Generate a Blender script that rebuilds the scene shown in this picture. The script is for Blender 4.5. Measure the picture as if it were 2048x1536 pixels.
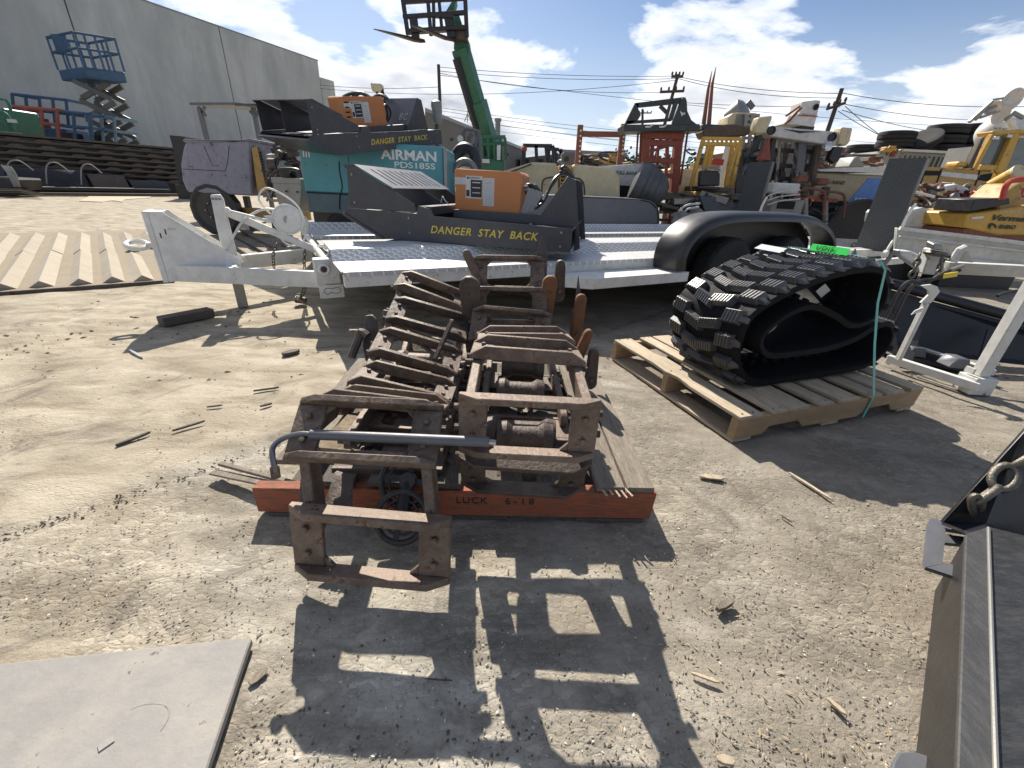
import bpy, bmesh, math, random
import numpy as np
from mathutils import Vector, Matrix, Euler
random.seed(7); rng = np.random.default_rng(7)
for o in list(bpy.data.objects): bpy.data.objects.remove(o)
S = bpy.context.scene
COL = S.collection
# ------------------------------------------------ camera
CAM_H, PITCH, ROLL, FPX = 0.9718, 0.4466, 0.0509, 820.0
cd = bpy.data.cameras.new('camera'); cam = bpy.data.objects.new('camera', cd); COL.objects.link(cam)
cd.sensor_width = 36.0; cd.lens = FPX/2048*36; cd.clip_start = 0.03; cd.clip_end = 2000
cam.matrix_world = Matrix.Translation((0, 0, CAM_H)) @ Matrix.Rotation(math.pi/2-PITCH, 4, 'X') @ Matrix.Rotation(ROLL, 4, 'Z')
S.camera = cam
# ------------------------------------------------ sun and sky
SUN_EL, SUN_AZ = math.radians(42.5), math.radians(19.5)      # azimuth from +Y towards -X
SUN_DIR = Vector((-math.sin(SUN_AZ)*math.cos(SUN_EL), math.cos(SUN_AZ)*math.cos(SUN_EL), math.sin(SUN_EL)))
ld = bpy.data.lights.new('sun', 'SUN'); ld.energy = 5.0; ld.angle = math.radians(0.5); ld.color = (1.0, 0.93, 0.82)
sun = bpy.data.objects.new('sun', ld); COL.objects.link(sun); sun.rotation_euler = SUN_DIR.to_track_quat('Z', 'Y').to_euler()
S.view_settings.view_transform = 'Standard'; S.view_settings.look = 'None'
S.view_settings.exposure = 0.68; S.view_settings.gamma = 1.0; S.view_settings.use_curve_mapping = False
W = bpy.data.worlds.new('World'); S.world = W; W.use_nodes = True
# ------------------------------------------------ small maths
def _ray(u, v):
    x = (u-1024)/FPX; y = -(v-768)/FPX
    c, s = math.cos(ROLL), math.sin(ROLL); x, y = c*x-s*y, s*x+c*y
    return Vector((x, math.cos(PITCH)+y*math.sin(PITCH), -math.sin(PITCH)+y*math.cos(PITCH)))
def G(u, v, z=0.0):                     # a point of the photo on the level z
    d = _ray(u, v); return Vector((0, 0, CAM_H)) + d*((CAM_H-z)/-d.z)
def at(u, v, Y):                        # a point of the photo at the distance Y
    d = _ray(u, v); return Vector((0, 0, CAM_H)) + d*(Y/d.y)
def att(u, v, t):                       # at the depth t along the view axis
    return Vector((0, 0, CAM_H)) + _ray(u, v)*t
V = Vector
# ------------------------------------------------ materials
MATS = {}
def nn(nt, t, **kw):
    n = nt.nodes.new(t)
    for k, v in kw.items(): setattr(n, k, v)
    return n
def mix_rgb(nt, fac, a, b, mode='MIX'):
    m = nn(nt, 'ShaderNodeMix', data_type='RGBA', blend_type=mode)
    for sock, val in ((m.inputs[0], fac), (m.inputs[6], a), (m.inputs[7], b)):
        if isinstance(val, bpy.types.NodeSocket): nt.links.new(val, sock)
        elif isinstance(val, (int, float)): sock.default_value = val
        else: sock.default_value = (*val[:3], 1)
    return m.outputs[2]
def noise(nt, vec, scale, detail=4, rough=0.6, dist=0.0):
    n = nn(nt, 'ShaderNodeTexNoise'); n.inputs['Scale'].default_value = scale; n.inputs['Detail'].default_value = detail
    n.inputs['Roughness'].default_value = rough; n.inputs['Distortion'].default_value = dist
    if vec: nt.links.new(vec, n.inputs['Vector'])
    return n.outputs['Fac']
def ramp(nt, fac, stops):
    r = nn(nt, 'ShaderNodeValToRGB'); e = r.color_ramp.elements
    while len(e) < len(stops): e.new(0.5)
    for el, (p, c) in zip(e, stops):
        el.position = p; el.color = (c, c, c, 1) if isinstance(c, (int, float)) else (*c[:3], 1)
    nt.links.new(fac, r.inputs[0]); return r.outputs[0]
def math_n(nt, op, a, b=None, c=None, clamp=False):
    m = nn(nt, 'ShaderNodeMath', operation=op); m.use_clamp = clamp
    for i, val in enumerate((a, b, c)):
        if val is None: continue
        if isinstance(val, bpy.types.NodeSocket): nt.links.new(val, m.inputs[i])
        else: m.inputs[i].default_value = val
    return m.outputs[0]
def material(name, col, rough=0.6, metal=0.0, dirt=0.25, dirtcol=(0.22, 0.18, 0.13), scale=6.0, bump=0.1, chips=0.0,
             chipcol=(0.09, 0.045, 0.025), vary=0.12, stretch=None, spec=0.5, bscale=None):
    """painted or bare surface with patchy dust, worn chips, tone drift and fine relief"""
    if name in MATS: return MATS[name]
    m = bpy.data.materials.new(name); m.use_nodes = True; nt = m.node_tree; b = nt.nodes['Principled BSDF']
    tc = nn(nt, 'ShaderNodeTexCoord'); vec = tc.outputs['Object']
    if stretch:
        mp = nn(nt, 'ShaderNodeMapping'); mp.inputs['Scale'].default_value = stretch; nt.links.new(vec, mp.inputs['Vector']); vec = mp.outputs[0]
    oi = nn(nt, 'ShaderNodeObjectInfo')
    n1 = noise(nt, vec, scale*0.6, 5, 0.65); n2 = noise(nt, vec, scale*3.1, 6, 0.7); n3 = noise(nt, vec, scale*14, 4, 0.6)
    tone = ramp(nt, n1, [(0.3, 1-vary), (0.7, 1+vary)])
    c = mix_rgb(nt, 1.0, col, tone, 'MULTIPLY')
    rv = math_n(nt, 'MULTIPLY_ADD', oi.outputs['Random'], vary*1.2, 1-vary*0.6)
    cmb = nn(nt, 'ShaderNodeCombineColor')
    for i in range(3): nt.links.new(rv, cmb.inputs[i])
    c = mix_rgb(nt, 1.0, c, cmb.outputs[0], 'MULTIPLY')
    if dirt > 0:
        f = math_n(nt, 'MULTIPLY', ramp(nt, n2, [(0.42, 0.0), (0.72, 1.0)]), dirt)
        c = mix_rgb(nt, f, c, dirtcol)
    if chips > 0:
        k = ramp(nt, math_n(nt, 'ADD', math_n(nt, 'MULTIPLY', n2, 0.6), math_n(nt, 'MULTIPLY', n3, 0.4)), [(0.62-chips*0.16, 0.0), (0.64-chips*0.16, 1.0)])
        c = mix_rgb(nt, k, c, chipcol)
    nt.links.new(c, b.inputs['Base Color'])
    nt.links.new(math_n(nt, 'MULTIPLY_ADD', n2, 0.3, rough-0.15, clamp=True), b.inputs['Roughness'])
    b.inputs['Metallic'].default_value = metal; b.inputs['Specular IOR Level'].default_value = spec
    if bump > 0:
        bp = nn(nt, 'ShaderNodeBump'); bp.inputs['Strength'].default_value = min(1, bump*3); bp.inputs['Distance'].default_value = 0.004
        nb = noise(nt, vec, bscale or scale*8, 5, 0.65); nt.links.new(nb, bp.inputs['Height']); nt.links.new(bp.outputs[0], b.inputs['Normal'])
    MATS[name] = m; return m
# ------------------------------------------------ mesh builder
class MB:
    def __init__(self): self.v = []; self.f = []
    def add(self, vs, fs):
        n = len(self.v); self.v += [tuple(p) for p in vs]; self.f += [[i+n for i in f] for f in fs]; return self
    def box(self, c, s, rot=None):
        hx, hy, hz = s[0]/2, s[1]/2, s[2]/2
        vs = [V((x, y, z)) for x in (-hx, hx) for y in (-hy, hy) for z in (-hz, hz)]
        if rot is not None:
            R = rot if isinstance(rot, Matrix) else Euler(rot).to_matrix()
            vs = [R @ p for p in vs]
        c = V(c)
        return self.add([p+c for p in vs], [[0, 1, 3, 2], [4, 6, 7, 5], [0, 4, 5, 1], [2, 3, 7, 6], [0, 2, 6, 4], [1, 5, 7, 3]])
    def span(self, a, b):               # box between two opposite corners
        return self.box([(a[i]+b[i])/2 for i in range(3)], [max(abs(a[i]-b[i]), 1e-4) for i in range(3)])
    def ex(self, pts, vec):             # outline extruded along a vector
        n = len(pts); vec = V(vec); p = [V(q) for q in pts]
        return self.add(p+[q+vec for q in p], [list(range(n))[::-1], list(range(n, 2*n))]+[[i, (i+1) % n, (i+1) % n+n, i+n] for i in range(n)])
    def beam(self, a, b, w, h, up=(0, 0, 1)):     # rectangular bar from a to b
        a, b = V(a), V(b); d = (b-a); L = d.length
        if L < 1e-6: return self
        x = d/L; upv = V(up)
        if abs(x.dot(upv)) > 0.98: upv = V((0, 1, 0))
        y = upv.cross(x).normalized(); z = x.cross(y)
        R = Matrix((x, y, z)).transposed()
        return self.box((a+b)/2, (L, w, h), R)
    def cyl(self, a, b, r, r2=None, n=12, cap=True):
        a, b = V(a), V(b); r2 = r if r2 is None else r2
        d = (b-a).normalized(); u = d.orthogonal().normalized(); w = d.cross(u)
        vs = []
        for p, rr in ((a, r), (b, r2)):
            for i in range(n):
                t = 2*math.pi*i/n; vs.append(p+u*rr*math.cos(t)+w*rr*math.sin(t))
        fs = [[i, (i+1) % n, (i+1) % n+n, i+n] for i in range(n)]
        if cap: fs += [list(range(n))[::-1], list(range(n, 2*n))]
        return self.add(vs, fs)
    def tube(self, pts, r, n=7, smooth=0):
        P = [V(p) for p in pts]
        if smooth:
            Q = []
            for i in range(len(P)-1):
                p0, p1, p2, p3 = P[max(i-1, 0)], P[i], P[i+1], P[min(i+2, len(P)-1)]
                for k in range(smooth):
                    t = k/smooth
                    Q.append(0.5*((2*p1)+(p2-p0)*t+(2*p0-5*p1+4*p2-p3)*t*t+(3*p1-p0-3*p2+p3)*t**3))
            P = Q+[P[-1]]
        N = len(P); vs = []; u = None
        for i, p in enumerate(P):
            d = (P[min(i+1, N-1)]-P[max(i-1, 0)])
            d = d.normalized() if d.length > 1e-9 else V((0, 0, 1))
            u = d.orthogonal().normalized() if u is None else (u-d*u.dot(d)).normalized()
            w = d.cross(u); rr = r[i*(len(r)-1)//max(1, N-1)] if isinstance(r, (list, tuple)) else r
            for k in range(n):
                t = 2*math.pi*k/n; vs.append(p+u*rr*math.cos(t)+w*rr*math.sin(t))
        fs = [[i*n+k, i*n+(k+1) % n, (i+1)*n+(k+1) % n, (i+1)*n+k] for i in range(N-1) for k in range(n)]
        fs += [list(range(n))[::-1], list(range((N-1)*n, N*n))]
        return self.add(vs, fs)
    def ring(self, c, axis, R, r, n=24, m=6):
        c, a = V(c), V(axis).normalized(); u = a.orthogonal().normalized(); w = a.cross(u); vs = []
        for i in range(n):
            t = 2*math.pi*i/n; e = u*math.cos(t)+w*math.sin(t)
            for k in range(m):
                s = 2*math.pi*k/m; vs.append(c+e*(R+r*math.cos(s))+a*r*math.sin(s))
        return self.add(vs, [[i*m+k, ((i+1) % n)*m+k, ((i+1) % n)*m+(k+1) % m, i*m+(k+1) % m] for i in range(n) for k in range(m)])
    def lathe(self, c, axis, prof, n=24):      # prof: (radius, height along the axis); a closed shell
        c, a = V(c), V(axis).normalized(); u = a.orthogonal().normalized(); w = a.cross(u); vs = []
        for rr, h in prof:
            for i in range(n):
                t = 2*math.pi*i/n; vs.append(c+(u*math.cos(t)+w*math.sin(t))*max(rr, 1e-4)+a*h)
        m = len(prof)
        fs = [[j*n+i, j*n+(i+1) % n, (j+1)*n+(i+1) % n, (j+1)*n+i] for j in range(m-1) for i in range(n)]
        fs += [list(range(n))[::-1], list(range((m-1)*n, m*n))]
        return self.add(vs, fs)
    def build(self, name, mat, parent=None, bevel=0.0, smooth=35, kind=None, label=None):
        me = bpy.data.meshes.new(name); me.from_pydata(self.v, [], self.f)
        bm = bmesh.new(); bm.from_mesh(me); bmesh.ops.recalc_face_normals(bm, faces=bm.faces)
        if bevel > 0:
            es = [e for e in bm.edges if len(e.link_faces) == 2 and e.calc_face_angle(0) > 0.6]
            try: bmesh.ops.bevel(bm, geom=es, offset=bevel, segments=1, affect='EDGES', clamp_overlap=True)
            except Exception: pass
        if smooth: 
            for f in bm.faces: f.smooth = True
        bm.to_mesh(me); bm.free()
        if smooth: me.set_sharp_from_angle(angle=math.radians(smooth))
        me.materials.append(mat)
        o = bpy.data.objects.new(name, me); COL.objects.link(o)
        if parent is not None: o.parent = parent
        if kind: o['kind'] = kind
        if label: o['label'] = label
        return o
def thing(name, label, cat, loc=(0, 0, 0), rot=(0, 0, 0), group=None):
    o = bpy.data.objects.new(name, None); o.empty_display_size = 0.1; COL.objects.link(o)
    o.location = loc; o.rotation_euler = rot; o['label'] = label; o['category'] = cat
    if group: o['group'] = group
    return o
def tag(o, label, cat, group=None, kind=None):
    o['label'] = label; o['category'] = cat
    if group: o['group'] = group
    if kind: o['kind'] = kind
    return o
def dup(root, loc=None, rot=None, label=None, group=None):
    r = root.copy(); COL.objects.link(r)
    if loc is not None: r.location = loc
    if rot is not None: r.rotation_euler = rot
    if label: r['label'] = label
    if group: r['group'] = group
    for ch in list(root.children):
        c = ch.copy(); COL.objects.link(c); c.parent = r
        for g in list(ch.children):
            d = g.copy(); COL.objects.link(d); d.parent = c
    return r
def inst(o, parent, M=None, name=None):        # another object sharing a part's mesh
    c = bpy.data.objects.new(name or o.name.split('.')[0], o.data); COL.objects.link(c); c.parent = parent
    if M is not None: c.matrix_local = M
    return c
def lettering(txt, size, mat, parent, M, ex=0.0008, spread=1.0, shear=0.0, bold=0.0, name='lettering', align='LEFT'):
    cu = bpy.data.curves.new('t', 'FONT'); cu.body = txt; cu.size = size; cu.extrude = ex; cu.offset = bold
    cu.space_character = spread; cu.shear = shear; cu.align_x = align; cu.resolution_u = 3
    to = bpy.data.objects.new('t', cu); COL.objects.link(to)
    bpy.context.view_layer.update()
    me = bpy.data.meshes.new_from_object(to); bpy.data.objects.remove(to)
    me.materials.clear(); me.materials.append(mat); me.name = name
    o = bpy.data.objects.new(name, me); COL.objects.link(o); o.parent = parent; o.matrix_local = M
    return o
def basis(o, x, y):                     # matrix whose X runs along x and Y along y
    x = V(x).normalized(); z = x.cross(V(y)).normalized(); y = z.cross(x)
    M = Matrix((x, y, z)).transposed().to_4x4(); M.translation = V(o); return M
# world-space parts on things whose empties are only shifted: subtract the location
class WB(MB):
    def build(self, name, mat, parent=None, **k):
        if parent is not None and not isinstance(parent, MB):
            root = parent
            while root.parent is not None: root = root.parent
            l = root.location; self.v = [(p[0]-l.x, p[1]-l.y, p[2]-l.z) for p in self.v]
        return super().build(name, mat, parent, **k)
    def px(self, u0, v0, u1, v1, Y, d):   # box whose near face covers this rectangle of the photo at distance Y
        um, vm = (u0+u1)/2, (v0+v1)/2
        x0, x1 = at(u0, vm, Y).x, at(u1, vm, Y).x; z0, z1 = at(um, v1, Y).z, at(um, v0, Y).z
        return self.span((x0, Y, z0), (x1, Y+d, z1))
    def ln(self, pts, Y, r, n=6, smooth=0):
        return self.tube([at(p[0], p[1], p[2] if len(p) > 2 else Y) for p in pts], r, n, smooth)
    def bar(self, a, b, Y, w, h=None):
        return self.beam(at(a[0], a[1], a[2] if len(a) > 2 else Y), at(b[0], b[1], b[2] if len(b) > 2 else Y), w, h or w)
    def poly(self, pts, Y, d):
        return self.ex([at(p[0], p[1], p[2] if len(p) > 2 else Y) for p in pts], (0, d, 0))
def place(u, v, Y): 
    p = at(u, v, Y); return V((p.x, Y, 0))
# ------------------------------------------------ the materials of the yard
M_white = material('white_paint', (0.70, 0.70, 0.67), 0.5, dirt=0.35, dirtcol=(0.40, 0.36, 0.30), scale=5, chips=0.07, chipcol=(0.3, 0.25, 0.2), bump=0.08)
M_white2 = material('chalky_white_paint', (0.60, 0.60, 0.57), 0.6, dirt=0.55, dirtcol=(0.38, 0.35, 0.30), scale=4, chips=0.08, chipcol=(0.2, 0.15, 0.11), bump=0.1)
M_rust = material('rusty_steel', (0.125, 0.085, 0.062), 0.58, metal=0.2, dirt=0.75, dirtcol=(0.27, 0.225, 0.18), scale=7, chips=0.32, chipcol=(0.12, 0.05, 0.024), bump=0.27, vary=0.35)  # pale dust tone also stands in for the sun glint on the bars
M_rust2 = material('dark_brown_steel', (0.075, 0.055, 0.045), 0.55, metal=0.25, dirt=0.6, dirtcol=(0.17, 0.14, 0.115), scale=7, chips=0.25, chipcol=(0.10, 0.04, 0.02), bump=0.27, vary=0.35)
M_navy = material('charcoal_powder_coat', (0.034, 0.037, 0.049), 0.36, dirt=0.2, dirtcol=(0.16, 0.15, 0.14), scale=3, bump=0.03, vary=0.06)
M_grey = material('slate_grey_coat', (0.10, 0.105, 0.12), 0.42, dirt=0.25, dirtcol=(0.2, 0.18, 0.15), scale=4, bump=0.05)
M_black = material('black_paint', (0.014, 0.014, 0.016), 0.45, dirt=0.2, dirtcol=(0.10, 0.09, 0.08), scale=5, bump=0.08)
M_blacks = material('satin_black_plastic', (0.028, 0.028, 0.030), 0.42, dirt=0.10, dirtcol=(0.10, 0.09, 0.08), scale=4, bump=0.02)
M_rubber = material('rubber', (0.009, 0.009, 0.010), 0.72, spec=0.16, dirt=0.15, dirtcol=(0.035, 0.035, 0.035), scale=9, bump=0.1)
M_tyre = material('dusty_tyre', (0.018, 0.018, 0.019), 0.85, dirt=0.3, dirtcol=(0.07, 0.065, 0.06), scale=6, bump=0.2)
M_orange = material('orange_coat', (0.56, 0.20, 0.055), 0.42, dirt=0.1, scale=3, bump=0.03, vary=0.05)
M_pallet_o = material('orange_painted_wood', (0.36, 0.10, 0.045), 0.75, dirt=0.7, dirtcol=(0.17, 0.085, 0.055), scale=5, chips=0.6, chipcol=(0.17, 0.09, 0.055), bump=0.3, stretch=(1, 8, 8))
M_wood = material('pale_pine', (0.455, 0.375, 0.27), 0.78, dirt=0.5, dirtcol=(0.22, 0.16, 0.10), scale=5, bump=0.3, vary=0.25, stretch=(8, 1, 8))
M_woodx = material('pale_pine_stringer', (0.40, 0.28, 0.155), 0.75, dirt=0.5, dirtcol=(0.2, 0.14, 0.08), scale=5, bump=0.3, vary=0.2, stretch=(1, 8, 8))
M_woodg = material('weathered_board', (0.24, 0.20, 0.155), 0.85, dirt=0.7, dirtcol=(0.09, 0.075, 0.06), scale=6, bump=0.45, vary=0.25, stretch=(8, 1, 8))
M_woodd = material('oily_and_shaded_board', (0.085, 0.07, 0.058), 0.8, dirt=0.6, dirtcol=(0.22, 0.19, 0.15), scale=7, bump=0.45, vary=0.2, stretch=(8, 1, 8))
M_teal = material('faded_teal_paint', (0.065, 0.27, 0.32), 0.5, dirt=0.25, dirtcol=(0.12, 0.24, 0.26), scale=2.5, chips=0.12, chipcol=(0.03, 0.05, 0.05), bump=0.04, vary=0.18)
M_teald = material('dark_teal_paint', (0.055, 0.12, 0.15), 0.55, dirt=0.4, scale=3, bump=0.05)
M_purple = material('chalky_lilac_paint', (0.25, 0.25, 0.31), 0.75, dirt=0.45, dirtcol=(0.16, 0.15, 0.17), scale=3, chips=0.25, chipcol=(0.07, 0.06, 0.07), bump=0.08)
M_cream = material('cream_paint', (0.60, 0.51, 0.32), 0.5, dirt=0.25, scale=3, chips=0.1, bump=0.04)
M_yellow = material('machine_yellow', (0.58, 0.34, 0.055), 0.5, dirt=0.35, scale=4, chips=0.2, bump=0.06)
M_yellow2 = material('ochre_yellow', (0.44, 0.27, 0.07), 0.6, dirt=0.45, scale=4, chips=0.3, bump=0.06)
M_green = material('machine_green', (0.02, 0.145, 0.08), 0.5, dirt=0.3, scale=4, chips=0.15, bump=0.05)
M_blue = material('lift_blue', (0.03, 0.10, 0.20), 0.5, dirt=0.35, scale=4, chips=0.15, bump=0.05)
M_redor = material('red_orange_mast', (0.26, 0.05, 0.025), 0.6, dirt=0.4, scale=5, chips=0.35, bump=0.08)
M_brownred = material('rust_red_primer', (0.20, 0.065, 0.04), 0.75, dirt=0.4, scale=5, chips=0.3, bump=0.1)
M_steelg = material('galvanised_grey', (0.26, 0.26, 0.25), 0.5, metal=0.4, dirt=0.4, scale=5, bump=0.08)
M_alu = material('bright_bare_metal', (0.55, 0.55, 0.54), 0.35, metal=0.8, dirt=0.3, scale=8, bump=0.06)
M_chain = material('oily_chain_steel', (0.16, 0.145, 0.12), 0.42, metal=0.6, dirt=0.4, dirtcol=(0.12, 0.09, 0.06), scale=20, bump=0.2)
M_letter = material('yellow_lettering', (0.62, 0.47, 0.05), 0.5, dirt=0, bump=0, vary=0)
M_letw = material('white_lettering', (0.72, 0.72, 0.70), 0.5, dirt=0.3, dirtcol=(0.2, 0.3, 0.32), bump=0, vary=0, scale=12)
M_letk = material('black_lettering', (0.02, 0.02, 0.022), 0.5, dirt=0, bump=0, vary=0)
M_letg = material('grey_lettering', (0.38, 0.42, 0.44), 0.5, dirt=0, bump=0, vary=0)
M_paper = material('white_sticker', (0.62, 0.62, 0.60), 0.4, dirt=0.15, scale=9, bump=0)
M_tagg = material('fluorescent_green_tape', (0.03, 0.78, 0.10), 0.5, dirt=0, bump=0.05, vary=0)
M_strap = material('mint_plastic_strap', (0.12, 0.42, 0.34), 0.35, dirt=0.1, scale=9, bump=0.05)
M_red = material('faded_red', (0.42, 0.04, 0.03), 0.5, dirt=0.3, scale=5, bump=0.05)
M_hose = material('black_hose', (0.02, 0.02, 0.021), 0.38, dirt=0.15, scale=20, bump=0.1)
M_debris = material('old_beam_steel', (0.085, 0.07, 0.058), 0.7, metal=0.2, dirt=0.6, dirtcol=(0.2, 0.16, 0.12), scale=4, chips=0.4, bump=0.2, vary=0.25)
M_glass = material('dark_cab_glass', (0.10, 0.125, 0.12), 0.12, dirt=0.3, dirtcol=(0.25, 0.25, 0.23), scale=2, bump=0.0)
M_slot = material('slot_dark', (0.012, 0.012, 0.013), 0.8, dirt=0, bump=0, vary=0)

def concrete_wall():
    m = bpy.data.materials.new('tilt_up_concrete'); m.use_nodes = True; nt = m.node_tree; b = nt.nodes['Principled BSDF']
    tc = nn(nt, 'ShaderNodeTexCoord'); mp = nn(nt, 'ShaderNodeMapping'); mp.inputs['Scale'].default_value = (1, 1, 0.22)
    nt.links.new(tc.outputs['Object'], mp.inputs['Vector'])
    a = noise(nt, mp.outputs[0], 0.9, 8, 0.66, 0.4); c = noise(nt, tc.outputs['Object'], 0.25, 6, 0.6, 0.6); d = noise(nt, mp.outputs[0], 5, 6, 0.7)
    col = mix_rgb(nt, ramp(nt, a, [(0.35, 0.0), (0.68, 1.0)]), (0.42, 0.43, 0.40), (0.60, 0.605, 0.57))
    col = mix_rgb(nt, ramp(nt, c, [(0.4, 0.0), (0.7, 0.8)]), col, (0.36, 0.38, 0.37))
    col = mix_rgb(nt, ramp(nt, d, [(0.55, 0.0), (0.8, 0.5)]), col, (0.52, 0.51, 0.46))
    nt.links.new(col, b.inputs['Base Color']); b.inputs['Roughness'].default_value = 0.9
    bp = nn(nt, 'ShaderNodeBump'); bp.inputs['Strength'].default_value = 0.4; bp.inputs['Distance'].default_value = 0.02
    nt.links.new(d, bp.inputs['Height']); nt.links.new(bp.outputs[0], b.inputs['Normal']); return m
M_wall = concrete_wall()

def ground_mat():
    m = bpy.data.materials.new('dusty_yard_ground'); m.use_nodes = True; nt = m.node_tree; b = nt.nodes['Principled BSDF']
    tc = nn(nt, 'ShaderNodeTexCoord'); P = tc.outputs['Object']
    sep = nn(nt, 'ShaderNodeSeparateXYZ'); nt.links.new(P, sep.inputs[0])
    rot = nn(nt, 'ShaderNodeMapping'); rot.inputs['Rotation'].default_value = (0, 0, math.radians(-32)); rot.inputs['Scale'].default_value = (0.45, 1.15, 1)
    nt.links.new(P, rot.inputs['Vector']); Q = rot.outputs[0]
    big = noise(nt, P, 0.9, 6, 0.6, 0.3); mid = noise(nt, Q, 6.0, 7, 0.66, 0.5); fine = noise(nt, P, 70, 5, 0.7)
    vfine = noise(nt, P, 260, 3, 0.6)
    # dirt side (beyond the slab joint) against the pale concrete side
    side = math_n(nt, 'ADD', math_n(nt, 'MULTIPLY', sep.outputs[0], -0.72), math_n(nt, 'MULTIPLY', sep.outputs[1], 0.69))
    side = math_n(nt, 'ADD', side, math_n(nt, 'MULTIPLY', math_n(nt, 'SUBTRACT', mid, 0.5), 0.22))
    dirtf = ramp(nt, math_n(nt, 'SUBTRACT', side, 1.62), [(0.0, 0.0), (0.12, 1.0)])
    conc = mix_rgb(nt, ramp(nt, mid, [(0.36, 0.0), (0.66, 1.0)]), (0.215, 0.192, 0.155), (0.47, 0.435, 0.365))
    warm = mix_rgb(nt, ramp(nt, mid, [(0.35, 0.0), (0.65, 1.0)]), (0.235, 0.198, 0.145), (0.46, 0.405, 0.315))
    patch = ramp(nt, big, [(0.46, 0.0), (0.60, 1.0)])
    col = mix_rgb(nt, patch, conc, warm)
    dirt = mix_rgb(nt, ramp(nt, mid, [(0.3, 0.0), (0.66, 1.0)]), (0.205, 0.168, 0.118), (0.46, 0.405, 0.315))
    col = mix_rgb(nt, dirtf, col, dirt)
    # trodden, oilier ground on the right of the yard
    rz = math_n(nt, 'ADD', math_n(nt, 'MULTIPLY', sep.outputs[0], 0.8), math_n(nt, 'MULTIPLY', math_n(nt, 'SUBTRACT', noise(nt, P, 1.4, 5, 0.6, 0.4), 0.5), 2.2))
    col = mix_rgb(nt, ramp(nt, rz, [(0.0, 0.0), (0.45, 0.72)]), col, mix_rgb(nt, mid, (0.15, 0.128, 0.10), (0.27, 0.235, 0.19)))
    # flaked aggregate: stretched cells, paler faces with dark rims
    wob = nn(nt, 'ShaderNodeMapping'); wob.inputs['Rotation'].default_value = (0, 0, math.radians(-35)); wob.inputs['Scale'].default_value = (0.6, 1.1, 1)
    dv = nn(nt, 'ShaderNodeTexNoise'); dv.inputs['Scale'].default_value = 22; dv.inputs['Detail'].default_value = 3; nt.links.new(P, dv.inputs['Vector'])
    va = nn(nt, 'ShaderNodeVectorMath', operation='MULTIPLY_ADD'); nt.links.new(dv.outputs['Color'], va.inputs[0]); va.inputs[1].default_value = (0.035, 0.035, 0.0); nt.links.new(P, va.inputs[2])
    nt.links.new(va.outputs[0], wob.inputs['Vector'])
    vo = nn(nt, 'ShaderNodeTexVoronoi', feature='DISTANCE_TO_EDGE'); vo.inputs['Scale'].default_value = 62; nt.links.new(wob.outputs[0], vo.inputs['Vector'])
    vc = nn(nt, 'ShaderNodeTexVoronoi', feature='F1'); vc.inputs['Scale'].default_value = 62; nt.links.new(wob.outputs[0], vc.inputs['Vector'])
    sc = nn(nt, 'ShaderNodeSeparateColor'); nt.links.new(vc.outputs['Color'], sc.inputs[0])
    rims = ramp(nt, vo.outputs['Distance'], [(0.0, 0.72), (0.14, 1.0)])
    near = ramp(nt, noise(nt, P, 2.3, 4, 0.6, 0.5), [(0.36, 0.25), (0.56, 1.0)])
    agg = mix_rgb(nt, 1.0, mix_rgb(nt, 1.0, col, ramp(nt, sc.outputs[0], [(0.0, 0.70), (0.6, 1.0), (0.95, 1.4)]), 'MULTIPLY'), rims, 'MULTIPLY')
    col = mix_rgb(nt, math_n(nt, 'MULTIPLY', near, math_n(nt, 'SUBTRACT', 0.5, math_n(nt, 'MULTIPLY', dirtf, 0.55))), col, agg)
    # grit and dark oil stains
    col = mix_rgb(nt, ramp(nt, fine, [(0.26, 0.6), (0.40, 0.0)]), col, (0.12, 0.105, 0.085))
    col = mix_rgb(nt, ramp(nt, vfine, [(0.62, 0.0), (0.76, 0.3)]), col, (0.50, 0.46, 0.39))
    st = noise(nt, P, 2.6, 6, 0.72, 1.0); col = mix_rgb(nt, ramp(nt, st, [(0.54, 0.0), (0.66, 0.68)]), col, (0.12, 0.103, 0.084))
    nt.links.new(col, b.inputs['Base Color']); b.inputs['Roughness'].default_value = 0.93; b.inputs['Specular IOR Level'].default_value = 0.25
    h = math_n(nt, 'ADD', math_n(nt, 'MULTIPLY', mid, 1.5), math_n(nt, 'ADD', math_n(nt, 'MULTIPLY', fine, 0.9), math_n(nt, 'MULTIPLY', vfine, 0.35)))
    h = math_n(nt, 'ADD', h, math_n(nt, 'MULTIPLY', ramp(nt, vo.outputs['Distance'], [(0.0, 0.0), (0.25, 1.0)]), math_n(nt, 'MULTIPLY', near, 0.35)))
    bp = nn(nt, 'ShaderNodeBump'); bp.inputs['Strength'].default_value = 0.8; bp.inputs['Distance'].default_value = 0.0048
    nt.links.new(h, bp.inputs['Height']); nt.links.new(bp.outputs[0], b.inputs['Normal']); return m
M_ground = ground_mat()

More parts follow.
